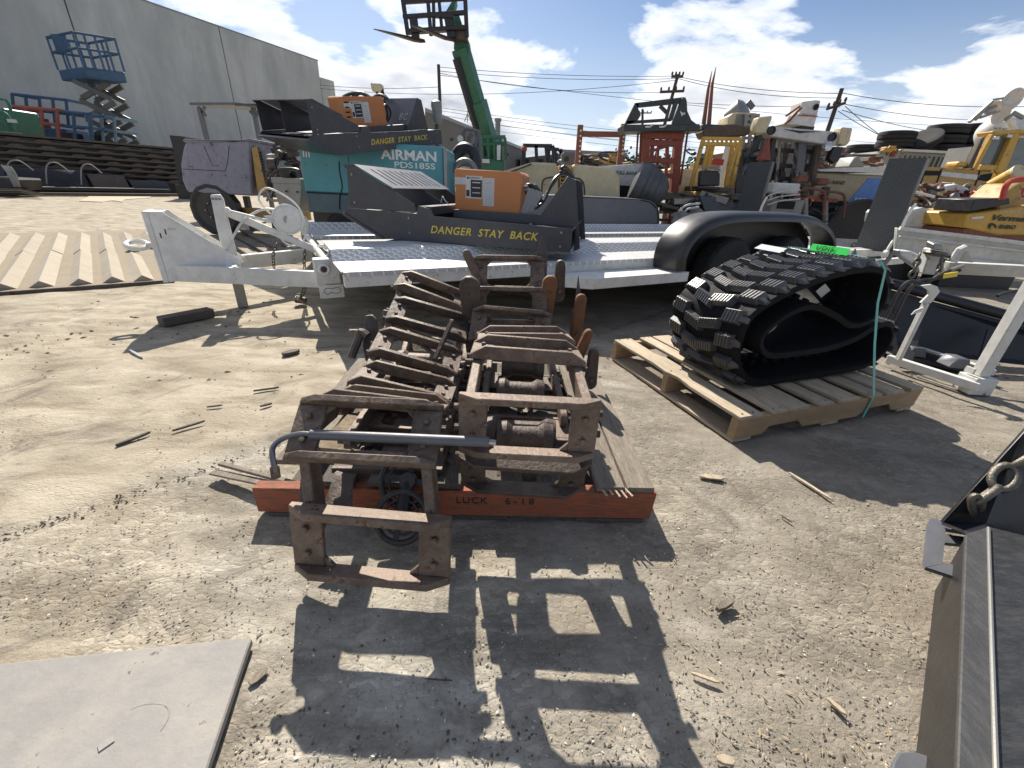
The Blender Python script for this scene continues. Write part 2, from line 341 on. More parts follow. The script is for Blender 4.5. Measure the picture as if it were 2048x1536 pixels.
def tread_plate(name, col, sc=1.0, metal=0.5, upright=False):
    """checker plate: short raised bars in alternating directions"""
    m = bpy.data.materials.new(name); m.use_nodes = True; nt = m.node_tree; b = nt.nodes['Principled BSDF']
    tc = nn(nt, 'ShaderNodeTexCoord'); P = tc.outputs['Object']
    if upright:
        sp = nn(nt, 'ShaderNodeSeparateXYZ'); nt.links.new(P, sp.inputs[0]); cb = nn(nt, 'ShaderNodeCombineXYZ'); nt.links.new(sp.outputs[1], cb.inputs[0]); nt.links.new(sp.outputs[2], cb.inputs[1]); nt.links.new(sp.outputs[0], cb.inputs[2]); P = cb.outputs[0]
    def bars(ang, off):
        mp = nn(nt, 'ShaderNodeMapping'); mp.inputs['Rotation'].default_value = (0, 0, ang); mp.inputs['Location'].default_value = off
        mp.inputs['Scale'].default_value = (18*sc, 36*sc, 1); nt.links.new(P, mp.inputs['Vector'])
        s = nn(nt, 'ShaderNodeSeparateXYZ'); nt.links.new(mp.outputs[0], s.inputs[0])
        fx = math_n(nt, 'PINGPONG', s.outputs[0], 1.0); fy = math_n(nt, 'PINGPONG', s.outputs[1], 1.0)
        a = math_n(nt, 'LESS_THAN', fx, 0.62); c2 = math_n(nt, 'LESS_THAN', fy, 0.30)
        return math_n(nt, 'MULTIPLY', a, c2)
    k = math_n(nt, 'MAXIMUM', bars(math.radians(45), (0, 0, 0)), bars(math.radians(-45), (0.5, 1.0, 0)))
    n1 = noise(nt, P, 5, 6, 0.7)
    c = mix_rgb(nt, ramp(nt, n1, [(0.4, 0.0), (0.7, 0.6)]), col, tuple(x*0.55 for x in col))
    lo_ = 0.9 if upright else 0.77
    c = mix_rgb(nt, k, mix_rgb(nt, 1.0, c, (lo_, lo_, lo_), 'MULTIPLY'), tuple(min(1, x*1.15) for x in col))
    nt.links.new(c, b.inputs['Base Color']); b.inputs['Metallic'].default_value = metal; b.inputs['Roughness'].default_value = 0.42
    bp = nn(nt, 'ShaderNodeBump'); bp.inputs['Strength'].default_value = 1.0; bp.inputs['Distance'].default_value = 0.004
    nt.links.new(k, bp.inputs['Height']); nt.links.new(bp.outputs[0], b.inputs['Normal']); return m
M_tread = tread_plate('white_checker_plate', (0.70, 0.70, 0.69), 2.3, 0.08)
M_treadg = tread_plate('grey_checker_plate', (0.075, 0.08, 0.085), 2.0, 0.1)
M_treadv = tread_plate('upright_checker_plate', (0.062, 0.066, 0.066), 1.9, 0.0, True)
# ------------------------------------------------ sky with broken cumulus
def build_world():
    nt = W.node_tree; bg = nt.nodes['Background']; out = nt.nodes['World Output']
    sky = nn(nt, 'ShaderNodeTexSky', sky_type='NISHITA'); sky.sun_disc = False
    sky.sun_elevation = SUN_EL; sky.sun_rotation = SUN_ROT; sky.air_density = 1.0; sky.dust_density = 0.9; sky.ozone_density = 1.6; sky.altitude = 50
    tc = nn(nt, 'ShaderNodeTexCoord'); D = tc.outputs['Generated']
    s = nn(nt, 'ShaderNodeSeparateXYZ'); nt.links.new(D, s.inputs[0])
    zc = math_n(nt, 'MAXIMUM', s.outputs[2], 0.0)
    # clouds are flat-bottomed heaps: squeeze the lookup near the horizon
    k = math_n(nt, 'DIVIDE', 1.0, math_n(nt, 'ADD', zc, 0.22))
    cx = math_n(nt, 'MULTIPLY', s.outputs[0], k); cy = math_n(nt, 'MULTIPLY', s.outputs[1], k)
    def lookup(dz, scale, detail):
        c = nn(nt, 'ShaderNodeCombineXYZ'); nt.links.new(cx, c.inputs[0]); nt.links.new(cy, c.inputs[1])
        nt.links.new(math_n(nt, 'MULTIPLY_ADD', zc, 3.2, dz), c.inputs[2])
        return noise(nt, c.outputs[0], scale, detail, 0.58, 0.25)
    n = lookup(CLOUD_SEED, 1.35, 9)
    up = lookup(CLOUD_SEED+0.16, 1.35, 4)          # density a little higher up: thick there means a shaded base
    dens = n
    for (u, v, rad, w) in CLOUDS:
        d = _ray(u, v).normalized(); dot = nn(nt, 'ShaderNodeVectorMath', operation='DISTANCE'); nt.links.new(D, dot.inputs[0]); dot.inputs[1].default_value = d
        f = nn(nt, 'ShaderNodeMapRange', interpolation_type='SMOOTHSTEP'); nt.links.new(dot.outputs['Value'], f.inputs[0])
        f.inputs[1].default_value = 0; f.inputs[2].default_value = rad; f.inputs[3].default_value = w; f.inputs[4].default_value = 0
        dens = math_n(nt, 'ADD', dens, f.outputs[0])
    low = nn(nt, 'ShaderNodeMapRange', interpolation_type='SMOOTHSTEP'); nt.links.new(zc, low.inputs[0])
    low.inputs[1].default_value = 0.0; low.inputs[2].default_value = 0.22; low.inputs[3].default_value = 0.07; low.inputs[4].default_value = 0.0
    dens = math_n(nt, 'ADD', dens, low.outputs[0])
    mask = ramp(nt, dens, [(0.535, 0.0), (0.572, 0.5), (0.64, 1.0)])
    core = ramp(nt, math_n(nt, 'ADD', math_n(nt, 'SUBTRACT', dens, n), math_n(nt, 'MULTIPLY', math_n(nt, 'ADD', up, n), 0.5)), [(0.58, 0.0), (0.80, 1.0)])
    fine = noise(nt, D, 9, 8, 0.65, 0.3)
    lit = mix_rgb(nt, ramp(nt, fine, [(0.35, 0.0), (0.65, 0.6)]), CL_LIT, CL_LIT2)
    cc = mix_rgb(nt, core, lit, CL_DARK)
    hz = nn(nt, 'ShaderNodeMapRange', interpolation_type='SMOOTHSTEP'); nt.links.new(zc, hz.inputs[0])
    hz.inputs[1].default_value = 0.0; hz.inputs[2].default_value = 0.34; hz.inputs[3].default_value = 0.75; hz.inputs[4].default_value = 0.0
    base = mix_rgb(nt, 1.0, sky.outputs[0], SKY_TINT, 'MULTIPLY')
    base = mix_rgb(nt, hz.outputs[0], base, CL_HAZE)
    col = mix_rgb(nt, mask, base, cc)
    nt.links.new(col, bg.inputs['Color']); bg.inputs['Strength'].default_value = 0.05
SUN_ROT = -SUN_AZ
CLOUD_SEED = 3.1
CLOUDS = [(540, 40, 0.26, 0.16), (820, 110, 0.20, 0.10), (980, 110, 0.18, 0.12), (1000, 220, 0.28, 0.10), (1260, 40, 0.20, 0.11), (1420, 30, 0.22, 0.12),
          (1600, 60, 0.18, 0.10), (1560, 180, 0.24, 0.10), (1900, 200, 0.24, 0.13), (1120, 90, 0.20, -0.16), (1800, 60, 0.22, -0.16), (690, 60, 0.12, -0.12), (1200, 170, 0.14, -0.06)]
CL_LIT = (19.0, 19.0, 19.2); CL_LIT2 = (12.5, 12.9, 13.6); CL_DARK = (6.6, 7.1, 8.1); CL_HAZE = (11.0, 12.0, 13.2); SKY_TINT = (0.92, 1.06, 1.25)
build_world()
from mathutils import noise as mnoise
# ------------------------------------------------ ground
def axis_steps(lo, hi, fine, far_lo, far_hi):
    a = list(np.arange(lo, hi+1e-6, fine)); s = fine; x = hi
    while x < far_hi: s *= 1.35; x += s; a.append(x)
    s = fine; x = lo; pre = []
    while x > far_lo: s *= 1.35; x -= s; pre.append(x)
    return pre[::-1]+a
xs = axis_steps(-3.6, 3.6, 0.036, -420, 420); ys = axis_steps(0.1, 4.6, 0.032, -30, 600)
gv = []
for y in ys:
    for x in xs:
        z = 0.0
        if abs(x) < 7 and -1 < y < 9:
            z = 0.007*mnoise.noise(V((x*2.1, y*2.1, 0.3)))+0.004*mnoise.noise(V((x*9, y*9, 4)))+0.0025*mnoise.noise(V((x*24, y*24, 9)))-0.006
            sd = -0.72*x+0.69*y-1.62                     # the joint between the slab and the dirt
            z += -0.008*math.exp(-(sd/0.018)**2)+(0.004 if sd > 0 else 0)
        gv.append((x, y, z))
nx = len(xs)
gf = [[j*nx+i, j*nx+i+1, (j+1)*nx+i+1, (j+1)*nx+i] for j in range(len(ys)-1) for i in range(nx-1)]
me = bpy.data.meshes.new('ground'); me.from_pydata(gv, [], gf); me.materials.append(M_ground)
for p in me.polygons: p.use_smooth = True
ground = bpy.data.objects.new('ground', me); COL.objects.link(ground); ground['kind'] = 'structure'
# crumbs of dirt along the slab joint
seam = MB()
for i in range(900):
    t = random.uniform(-2.6, 4.2); off = random.gauss(0, 0.012+0.02*(random.random() < 0.2))
    x = 0.69*t-0.72*(1.62+off); y = 0.72*t+0.69*(1.62+off)
    if y < 0.2: continue
    r = random.uniform(0.001, 0.0038)
    seam.box((x, y, -0.004+r*0.2), (r*2.2, r*1.5, r), (random.random(), random.random(), random.random()*3))
M_dirtd = material('dark_crumbs', (0.15, 0.125, 0.095), 0.95, dirt=0.3, bump=0.2, vary=0.3)
o = seam.build('dirt_crumbs', M_dirtd, smooth=0); tag(o, 'dark dirt crumbs lining the joint between the slab and the dirt', 'dirt', kind='stuff')

# ------------------------------------------------ steel grouser tracks
W_S, L_S = 0.352, 0.148
def shoe_mb(j=0.0):
    m = MB(); w, h = W_S/2, L_S/2
    for s in (-1, 1):
        y = s*h-0.009
        m.ex([(-w, y, -0.010), (-w, y, 0.004), (-w+0.045, y, 0.031+j), (w-0.045, y, 0.031-j), (w, y, 0.004), (w, y, -0.010)], (0, 0.018, 0))
    for s in (-1, 1):
        m.span((s*w, -h+0.0095, -0.009), (s*(w-0.070), h-0.0095, 0.004))
        m.ex([(s*(w-0.070), -h+0.0095, -0.009), (s*(w-0.070), -h+0.032, -0.009), (s*(w-0.092), -h+0.0095, -0.009)], (0, 0, 0.012))
        m.ex([(s*(w-0.070), h-0.0095, -0.009), (s*(w-0.070), h-0.032, -0.009), (s*(w-0.092), h-0.0095, -0.009)], (0, 0, 0.012))
    for sx in (-1, 1):
        for sy in (-1, 1): m.cyl((sx*(w-0.035), sy*h*0.42, 0.0045), (sx*(w-0.035), sy*h*0.42, 0.014), 0.0085, n=6)
    return m
def stadium(L, r, n=6):
    pts = []
    for k in range(n+1): a = math.pi/2+math.pi*k/n; pts.append((-L/2+r*math.cos(a), r*math.sin(a)))
    for k in range(n+1): a = -math.pi/2+math.pi*k/n; pts.append((L/2+r*math.cos(a), r*math.sin(a)))
    return pts
M_rustb = material('brown_scale_steel', (0.118, 0.080, 0.057), 0.6, metal=0.15, dirt=0.7, dirtcol=(0.25, 0.205, 0.16), scale=6, chips=0.3, chipcol=(0.11, 0.045, 0.022), bump=0.28, vary=0.3)
_sh = [shoe_mb(j).build('track_shoe', (M_rust, M_rustb, M_rust2)[k], bevel=0.002) for k, j in enumerate((0.0, 0.004, -0.003))]
_lk = {}
def frame_at(p, t, up):
    y = V(t).normalized(); z = V(up); z = (z-y*z.dot(y)).normalized(); x = y.cross(z)
    M = Matrix((x, y, z)).transposed().to_4x4(); M.translation = V(p); return M
def steel_track(name, label, shoes, group=None, ends=True):
    """shoes: (point, direction of travel, outward normal) in world space"""
    base = V((shoes[0][0][0], shoes[0][0][1], 0)); t = thing(name, label, 'track', base, group=group)
    Ms = []
    for i, (p, d, up) in enumerate(shoes):
        M = frame_at(V(p)-base, d, up); Ms.append(M); k_ = {(0, True): (1.14, 1.18, 1.15), (1, True): (1.05, 1.0, 1.0)}.get((i, 'drooping' in label), (1, 1, 1)); inst(_sh[random.choice((0, 1, 0, 1, 2))], t, M @ Matrix.Diagonal((*k_, 1)), 'track_shoe')
    for i in range(len(Ms)-1):
        if not shoes[i+1][0] or (len(shoes[i]) > 3): continue
        for s in (-1, 1):
            a = Ms[i] @ V((s*(W_S/2-0.024), 0.03, -0.034)); b = Ms[i+1] @ V((s*(W_S/2-0.024), -0.03, -0.034)); L = (b-a).length
            key = round(L, 2)
            if key not in _lk:
                m = MB(); m.ex([(px, py, -0.013) for px, py in stadium(max(L, 0.03), 0.030)], (0, 0, 0.026)); _lk[key] = m.build('track_link', M_rust, bevel=0.003); _lk[key].hide_render = False
                first = _lk[key]
            x = (b-a).normalized(); side = (Ms[i].to_3x3() @ V((1, 0, 0))); z = side-x*side.dot(x); z.normalize(); y = z.cross(x)
            M = Matrix((x, y, z)).transposed().to_4x4(); M.translation = (a+b)/2
            inst(_lk[key], t, M, 'track_link')
            for q in (a, b): MB().cyl(q-side*0.012, q+side*s*0.040, 0.0095, n=8).build('link_pin', M_rust2, t)
    return t
def unit(a, b): return (V(b)-V(a)).normalized()
# left track: it hangs over the front of the pallet and climbs towards the trailer
def bank(dg): return (math.sin(math.radians(dg)), 0, math.cos(math.radians(dg)))
def up_for(d, bk):      # outward normal for a travelling direction in the Y-Z plane, banked about it
    d = V(d).normalized(); n = V((1, 0, 0)).cross(d).normalized()
    if n.z < 0 and abs(d.z) < 0.9: n = -n
    return Matrix.Rotation(math.radians(bk), 3, d) @ n
L = [((-0.332, 0.745, 0.150), (0.02, 0.15, 1.0), -2), ((-0.358, 0.865, 0.405), (0.0, 0.78, 0.60), 0), ((-0.372, 1.085, 0.372), (0.0, 1.0, -0.38), 4),
     ((-0.380, 1.310, 0.322), (0.0, 1.0, -0.05), 10), ((-0.386, 1.535, 0.354), (0.0, 1.0, 0.24), 15), ((-0.378, 1.745, 0.428), (0.0, 1.0, 0.33), 17), ((-0.405, 1.975, 0.495), (0.0, 1.0, 0.20), 20)]
shoes = []
for p, d, bk in L:
    d = V(d).normalized(); n = V((1, 0, 0)).cross(d)
    shoes.append((p, d, Matrix.Rotation(math.radians(bk), 3, d) @ n))
steel_track('steel_track', 'left rusty crawler track of open frames, drooping over the front of the orange pallet', shoes, group='steel grouser tracks on the orange pallet')
# its lower run, folded underneath
low = []
for p, d, n in [((-0.38, 1.12, 0.150), (0, 1, 0.03), (0.05, 0, -1)), ((-0.38, 1.36, 0.147), (0, 1, 0.0), (-0.03, 0, -1)), ((-0.39, 1.60, 0.150), (0, 1, 0), (0.04, 0, -1)),
                ((-0.39, 1.84, 0.150), (0, 1, 0.02), (0, 0, -1)), ((-0.40, 2.06, 0.22), (0, 1, 0.7), (0, 0.7, -1))]:
    low.append((p, d, n))
# ---- right track
R = [((0.043, 0.935, 0.245), (0, -0.42, 0.90), (0, -0.90, -0.42)), ((0.046, 0.892, 0.428), (0.0, 0.07, 1.0), (0, -1, 0.07)), ((0.043, 1.225, 0.500), (-0.02, 1.0, -0.10), (0.03, 0.10, 1)), ((0.039, 1.46, 0.468), (-0.06, 1.0, -0.14), (-0.03, 0.14, 1)),
     (tuple(att(1020, 655, 1.80)), (0.05, 0.6, 0.6), (-0.05, -0.6, 0.6)), (tuple(att(1018, 610, 1.90)), (-0.03, 0.2, 1.0), (-0.08, -1, 0.1)), (tuple(att(1017, 548, 2.00)), (0.0, 0.45, 0.9), (-0.10, -0.85, 0.5))]
steel_track('steel_track', 'right rusty crawler track of open frames, rearing up in front of the brush cutter', [tuple(r) for r in R], group='steel grouser tracks on the orange pallet')
R2 = [((0.30, 2.00, 0.16), (0.35, 0.1, 0.9), (1, 0, -0.3)), ((0.36, 2.03, 0.38), (0.1, 0.1, 1), (1, -0.1, -0.1)), ((0.35, 2.06, 0.56), (-0.25, 0.2, 1), (1, 0, 0.2))]
def loop_below(x0, x1, ya, yb, z):
    n = max(2, int((yb-ya)/0.235)); return [((x0+(x1-x0)*i/(n-1), ya+(yb-ya)*i/(n-1), z+0.004*(i % 2)), (0, 1, 0.0), (0, 0, -1.0)) for i in range(n)]
t = steel_track('steel_track', 'lower folded run of steel crawler track lying flat on the boards under the left one', low, group='steel grouser tracks on the orange pallet')
t = steel_track('steel_track', 'lower folded run of steel crawler track lying flat on the boards under the right one', loop_below(0.05, 0.03, 1.33, 2.12, 0.150), group='steel grouser tracks on the orange pallet')
for s_ in _sh: bpy.data.objects.remove(s_)
for k_ in list(_lk): bpy.data.objects.remove(_lk[k_])
# big rounded track pads standing on edge at the back of the pile
def pad(name_label, c, x, y, L=0.17, w=0.055, th=0.028, mat=M_rust2, cat='track pad'):
    m = MB(); pts = []
    for px, py in stadium(L-w, w/2, 5): pts.append((px, py*(1.0+0.15*math.sin(px*30)), 0))
    m.ex(pts, (0, 0, th)); 
    m2 = MB(); m2.cyl((L*0.22, 0, th), (L*0.22, 0, th+0.012), 0.010, n=8)
    t = thing('track_pad', name_label, cat, V(c)); M = basis((0, 0, 0), x, y)
    a = m.build('pad_plate', mat, t, bevel=0.006); a.matrix_local = M
    b = m2.build('bolt', M_rust, t); b.matrix_local = M; return t
M_rusto = material('orange_rust_steel', (0.20, 0.085, 0.035), 0.75, dirt=0.5, dirtcol=(0.09, 0.05, 0.035), scale=9, chips=0.3, bump=0.35, vary=0.2)
pad('tall dark rounded track pad standing on edge between the two tracks', att(944, 635, 1.91), (0.05, 0.1, -1), (1, 0, 0), L=0.40, w=0.080, th=0.035)
for i, (u, v, tt, LL) in enumerate(((1118, 560, 1.96, 0.20), (1150, 655, 1.93, 0.22), (1182, 735, 1.80, 0.20))):
    pad(('upper', 'middle', 'lowest')[i]+' dark link pad on edge along the right flank of the pile', att(u, v, tt), (0.04, 0.1, -1), (1, 0.1, 0), L=LL, w=0.05, th=0.03)
pad('orange-brown rounded track pad standing on edge at the back right of the pile', att(1092, 620, 1.94), (-0.03, 0.1, -1), (1, 0.1, 0), L=0.34, w=0.060, th=0.03, mat=M_rusto)
pad('pale worn track pad leaning up at the top left of the reared track', att(946, 535, 2.02), (0.45, 0.1, -0.9), (1, 0.3, 0.3), L=0.19, w=0.045, mat=M_rust)
pad('narrow tan track pad under the reared track on its right', att(1154, 640, 1.89), (0.0, 0.1, -1), (1, 0.2, 0), L=0.26, w=0.050, mat=M_rusto)
pad('short tan track pad lowest on the right flank of the pile', att(1163, 690, 1.77), (-0.25, 0.1, -1), (1, 0.2, 0), L=0.17, w=0.045, mat=M_rusto)
# thin blades of the tracks, built as separate things, with bolts that stick up
def blade(label, pts, t_, th=0.012, mat=M_rust2, name='track_blade'):
    P_ = [att(u, v, t_) for u, v in pts]; b = V(P_[0]); T_ = thing(name, label, 'steel blade', (b.x, b.y, 0))
    m = WB(); m.ex(P_, (0.004, th, 0)); m.build('blade_plate', mat, T_, bevel=0.002)
    m = WB(); c = sum((V(p) for p in P_), V((0, 0, 0)))/len(P_); m.cyl(c+V((0.02, -0.02, -0.03)), c+V((0.02, 0.03, -0.03)), 0.009, n=8); m.build('bolt', M_rust, T_); return T_
blade('tall pointed steel blade rising at the right end of the reared track', [(1082, 470), (1074, 508), (1076, 560), (1092, 566), (1094, 500), (1086, 482)], 1.99)
blade('thin black pointed blade behind the right flank of the pile', [(1156, 550), (1151, 590), (1149, 640), (1158, 640), (1160, 585)], 1.99)
blade('rusty hooked link sticking out on the left side of the pile', [(729, 632), (725, 690), (730, 722), (745, 724), (755, 700), (752, 640), (742, 630)], 1.7)
blade('small rounded link lug behind the hooked link, left of the pile', [(765, 620), (761, 650), (770, 656), (778, 650), (776, 622)], 1.78, mat=M_rust)
hk = thing('drag_hook', 'curved rusty hook hanging outside the left track', 'hook', att(722, 670, 1.67)); 
m = WB(); m.tube([att(735, 672, 1.67), att(722, 664, 1.67), att(716, 680, 1.67), att(708, 700, 1.66), att(702, 716, 1.65)], 0.017, 8, 4); m.build('hook_bar', M_rust2, hk)
m = WB(); m.cyl(att(735, 664, 1.70), att(700, 664, 1.70), 0.012); m.build('hook_pin', M_rust, hk)
# loose bars, rollers and plates inside the left track
sp = thing('idler_wheel', 'black spoked idler wheel lying inside the front of the left track', 'wheel', V((-0.30, 0.945, 0.0)))
ax = V((0.05, -0.78, 0.62)).normalized()
for k, (c, nm) in enumerate((((0.0, 0.045, 0.155), 'wheel_rim'), ((-0.005, -0.035, 0.085), 'wheel_rim'))):
    c = V(c); r = 0.088 if k == 0 else 0.080
    m = MB(); m.ring(c, ax, r-0.008, 0.009, 40, 8); m.ring(c, ax, r-0.030, 0.004, 32, 6); m.lathe(c, ax, [(0.012, -0.02), (0.024, -0.02), (0.024, 0.02), (0.012, 0.02)], 16)
    rim = m.build(nm, M_blacks, sp, smooth=60)
    u_ = ax.orthogonal().normalized(); w_ = ax.cross(u_); m = MB()
    for q in range(4):
        a = q*math.pi/2+0.5; e = u_*math.cos(a)+w_*math.sin(a); m.beam(c+e*0.018, c+e*(r-0.012), 0.016, 0.008, up=ax)
    m.build('spoke', M_black, rim)
m = MB(); m.cyl(V((0, 0.045, 0.155)), V((-0.005, -0.035, 0.085)), 0.020, n=14); m.build('hub', M_black, sp)
def plate_thing(name, label, cat, pts, th, mat):
    P_ = [V(p) for p in pts]; T_ = tag(MB().ex(P_, th).build(name, mat, bevel=0.002), label, cat); return T_
plate_thing('wear_plate', 'dark shield-shaped plate leaning inside the front of the left track', 'steel plate', [att(600, 1040, 1.12), att(598, 985, 1.14), att(602, 940, 1.15), att(640, 1000, 1.12), att(650, 1040, 1.10)], (0.004, 0.012, 0), M_rust2)
plate_thing('wear_plate', 'wide dark plate leaning behind the idler wheel in the left track', 'steel plate', [att(628, 1048, 1.14), att(655, 985, 1.19), att(668, 945, 1.22), att(702, 955, 1.22), att(700, 1046, 1.13)], (0.004, 0.012, 0), M_rust2)
for i, (a, b, lab) in enumerate([((775, 770, 1.46), (900, 800, 1.42), 'thin rusty bar lying deep in the left track'), ((770, 640, 1.84), (905, 690, 1.76), 'long thin rod slanting through the back of the left track'), ((870, 718, 1.59), (905, 640, 1.63), 'upright splinter of tan steel inside the left track'),
                                 ((700, 905, 1.13), (870, 915, 1.09), 'square bar crossing behind the hose end'), ((810, 660, 1.76), (880, 720, 1.67), 'flat strap of bare steel lying in the left track')]):
    m = MB(); m.beam(att(*a), att(*b), 0.018, 0.012); tag(m.build('loose_bar', M_rust if i % 2 else M_rust2, bevel=0.002), lab, 'steel bar')
for i, (y, z, x0_, x1_) in enumerate(((1.14, 0.235, -0.04, 0.14), (1.24, 0.19, -0.08, 0.16), (1.50, 0.22, -0.06, 0.13), (1.72, 0.24, -0.05, 0.14), (1.42, 0.20, -0.52, -0.34), (1.78, 0.21, -0.54, -0.34))):
    rl = tag(MB().lathe((0, 0, 0), (1, 0, 0), [(0.02, x0_), (0.05, x0_), (0.055, x0_+0.03), (0.042, x0_+0.05), (0.042, x1_-0.05), (0.055, x1_-0.03), (0.05, x1_), (0.02, x1_)], 18).build('track_roller', M_rust2, smooth=30), ('front', 'second', 'third', 'rear', 'left front', 'left rear')[i]+' greasy black roller lying between the runs of the %s steel track' % ('right' if i < 4 else 'left'), 'roller', 'loose rollers inside the steel tracks'); rl.location = (0, y, z)
# scrap crumbs on the pallet
m = MB()
for i in range(420):
    x = random.uniform(-0.60, 0.24); y = random.uniform(1.05, 1.95); r = random.uniform(0.004, 0.016)
    m.box((x, y, 0.128+r*0.3), (r*2.5, r*1.6, r), (random.random(), random.random(), random.random()*3))
tag(m.build('wood_crumbs', material('bark_crumbs', (0.16, 0.12, 0.085), 0.95, dirt=0.5, bump=0.3, vary=0.4), smooth=0), 'brown crumbs of bark and rust on the boards of the orange pallet', 'debris', kind='stuff')
# capped hydraulic line that lies across
hr = thing('hydraulic_line', 'grey steel hydraulic line with a bent end lying across the left track', 'pipe', V((-0.30, 0.96, 0)))
m = WB(); m.cyl(att(622, 869, 1.01), att(978, 884, 0.99), 0.0130, n=14); m.build('pipe', M_grey, hr)
m = WB(); m.cyl(att(978, 884, 0.99), att(992, 885, 0.99), 0.007, n=10); m.build('nipple', M_alu, hr)
m = WB(); m.tube([att(632, 870, 1.01), att(600, 868, 1.01), att(566, 877, 1.01), att(547, 893, 1.00), att(545, 912, 0.99), att(549, 935, 0.98)], 0.0068, 9, 5); m.build('bent_end', M_grey, hr)
m = WB(); m.cyl(att(549, 935, 0.98), att(552, 955, 0.97), 0.011, n=8); m.build('fitting', M_rust2, hr)

# ------------------------------------------------ orange pallet
op = thing('orange_pallet', 'worn wooden pallet with an orange painted side under the steel tracks', 'pallet', (-0.77, 0.975, 0), (0, 0, math.radians(2.6)))
PW, PD = 1.245, 0.98
for k, y in enumerate((0.0, 0.47, 0.94)):
    m = MB(); z0, z1 = 0.012, 0.118
    m.ex([(0.0 if k else -0.01, y, z0), (PW, y, z0), (PW+0.004, y, z1), (-0.01, y, z1-0.012)], (0, 0.042, 0)); m.build('stringer', M_pallet_o if k == 0 else M_woodd, op, bevel=0.003)
for x, w, mt in ((0.015, 0.12, M_woodg), (0.20, 0.10, M_woodd), (0.345, 0.12, M_woodd), (0.54, 0.09, M_woodd), (0.70, 0.12, M_woodd), (0.865, 0.13, M_woodd), (1.055, 0.09, M_woodg), (1.152, 0.085, M_woodg)):  # dark wood on the left inner boards also paints the shade under the tracks
    y0 = 0.0 if x > 0.03 else 0.10
    m = MB(); m.box((x+w/2, (y0+PD)/2, 0.1285+random.uniform(0, 0.003)), (w, PD-y0, 0.019), (0, 0, random.uniform(-0.006, 0.006))); m.build('deck_board', mt, op, bevel=0.002)
for x in (0.02, 0.56, 1.0):
    m = MB(); m.span((x, -0.001, -0.003), (x+0.22, PD, 0.011)); m.build('bottom_board', M_woodd, op, bevel=0.002)
lettering('LUCK', 0.036, M_letk, op, basis((0.612, -0.0015, 0.066), (1, 0, 0), (0, 0, 1)), 0.0006, 1.15)
lettering('6-18', 0.036, M_letk, op, basis((0.768, -0.0015, 0.066), (1, 0, 0), (0, 0, 1)), 0.0006, 1.5)
m = MB()
for i in range(5): m.beam((1.06+0.02*i, random.uniform(0.0, 0.05), 0.135), (1.08+0.02*i, random.uniform(-0.04, -0.01), 0.128), 0.006, 0.004)
m.build('split_ends', M_wood, op)
fk = thing('broken_board', 'splintered grey board poking out left of the orange pallet', 'board', (-1.06, 1.17, 0))
m = WB(); a, b = G(425, 944, 0.02), G(575, 975, 0.05)
m.beam(a, b, 0.030, 0.008); m.beam(a+V((0.01, 0.03, 0.015)), b+V((0.02, 0.01, 0.01)), 0.018, 0.012); m.build('splinter', M_woodg, fk, bevel=0.002)
bk = tag(MB().ex([(-0.64, 1.10, 0.14), (-0.50, 1.09, 0.14), (-0.52, 1.32, 0.14), (-0.62, 1.34, 0.14)], (0.0, 0.0, 0.035)).build('wood_slab', material('rotten_bark', (0.26, 0.20, 0.13), 0.95, dirt=0.8, dirtcol=(0.09, 0.07, 0.05), scale=18, bump=0.6, vary=0.2), bevel=0.01), 'rotten chunk of wood lying in the left track on the orange pallet', 'wood chunk')
# ------------------------------------------------ pine pallet under the rubber track
TP = (0.98, 1.54, math.radians(20.3))
pp = thing('pine_pallet', 'pale pine pallet with a splintered front board carrying the folded rubber track', 'pallet', (TP[0], TP[1], 0), (0, 0, TP[2]))
def stringer(y):
    z0, z1 = 0.018, 0.116; m = MB()
    pts = [(0, z0), (0.17, z0), (0.20, 0.055), (0.38, 0.058), (0.42, z0), (0.80, z0), (0.85, 0.055), (1.02, 0.058), (1.06, z0), (1.24, z0), (1.255, z1), (0.0, z1)]
    m.ex([(x, y, z) for x, z in pts], (0, 0.038, 0)); return m
for y in (0.0, 0.47, 0.965): stringer(y).build('stringer', M_woodx, pp, bevel=0.0025)
for i, (x, w, y0) in enumerate(((0.0, 0.135, 0.0), (0.19, 0.085, 0), (0.285, 0.13, 0), (0.475, 0.09, 0), (0.62, 0.14, 0.0), (0.82, 0.09, 0.0), (0.955, 0.13, 0), (1.135, 0.105, 0))):
    m = MB()
    if i == 0:                                     # the split lead board
        edge = [(0.0, -0.005), (0.0, 0.30), (0.018, 0.42), (0.0, 0.50), (0.012, 0.62), (0.004, 0.80), (0.0, 1.0)]
        m.ex([(a, b, 0.117) for a, b in edge]+[(0.125, 1.0, 0.117), (0.11, 0.74, 0.117), (0.135, 0.66, 0.117), (0.128, 0.3, 0.117), (0.132, -0.005, 0.117)], (0, 0, 0.016))
    else: m.box((x+w/2, 0.4975, 0.126+random.uniform(0, 0.002)), (w, 1.005, 0.017), (0, 0, random.uniform(-0.012, 0.012)))
    m.build('deck_board', M_wood, pp, bevel=0.002)
for x in (0.0, 0.56, 1.12):
    m = MB(); m.box((x+0.055, 0.5, 0.009), (0.11, 1.0, 0.016)); m.build('bottom_board', M_wood, pp, bevel=0.002)
m = MB()
for x in (0.03, 0.09, 0.21, 0.25, 0.31, 0.39, 0.50, 0.54, 0.65, 0.73, 0.84, 0.88, 0.98, 1.06, 1.16, 1.21):
    for y in (0.018, 0.49, 0.985): m.cyl((x, y, 0.1335), (x, y, 0.1362), 0.004, n=6)
m.build('nail_heads', M_rust2, pp)
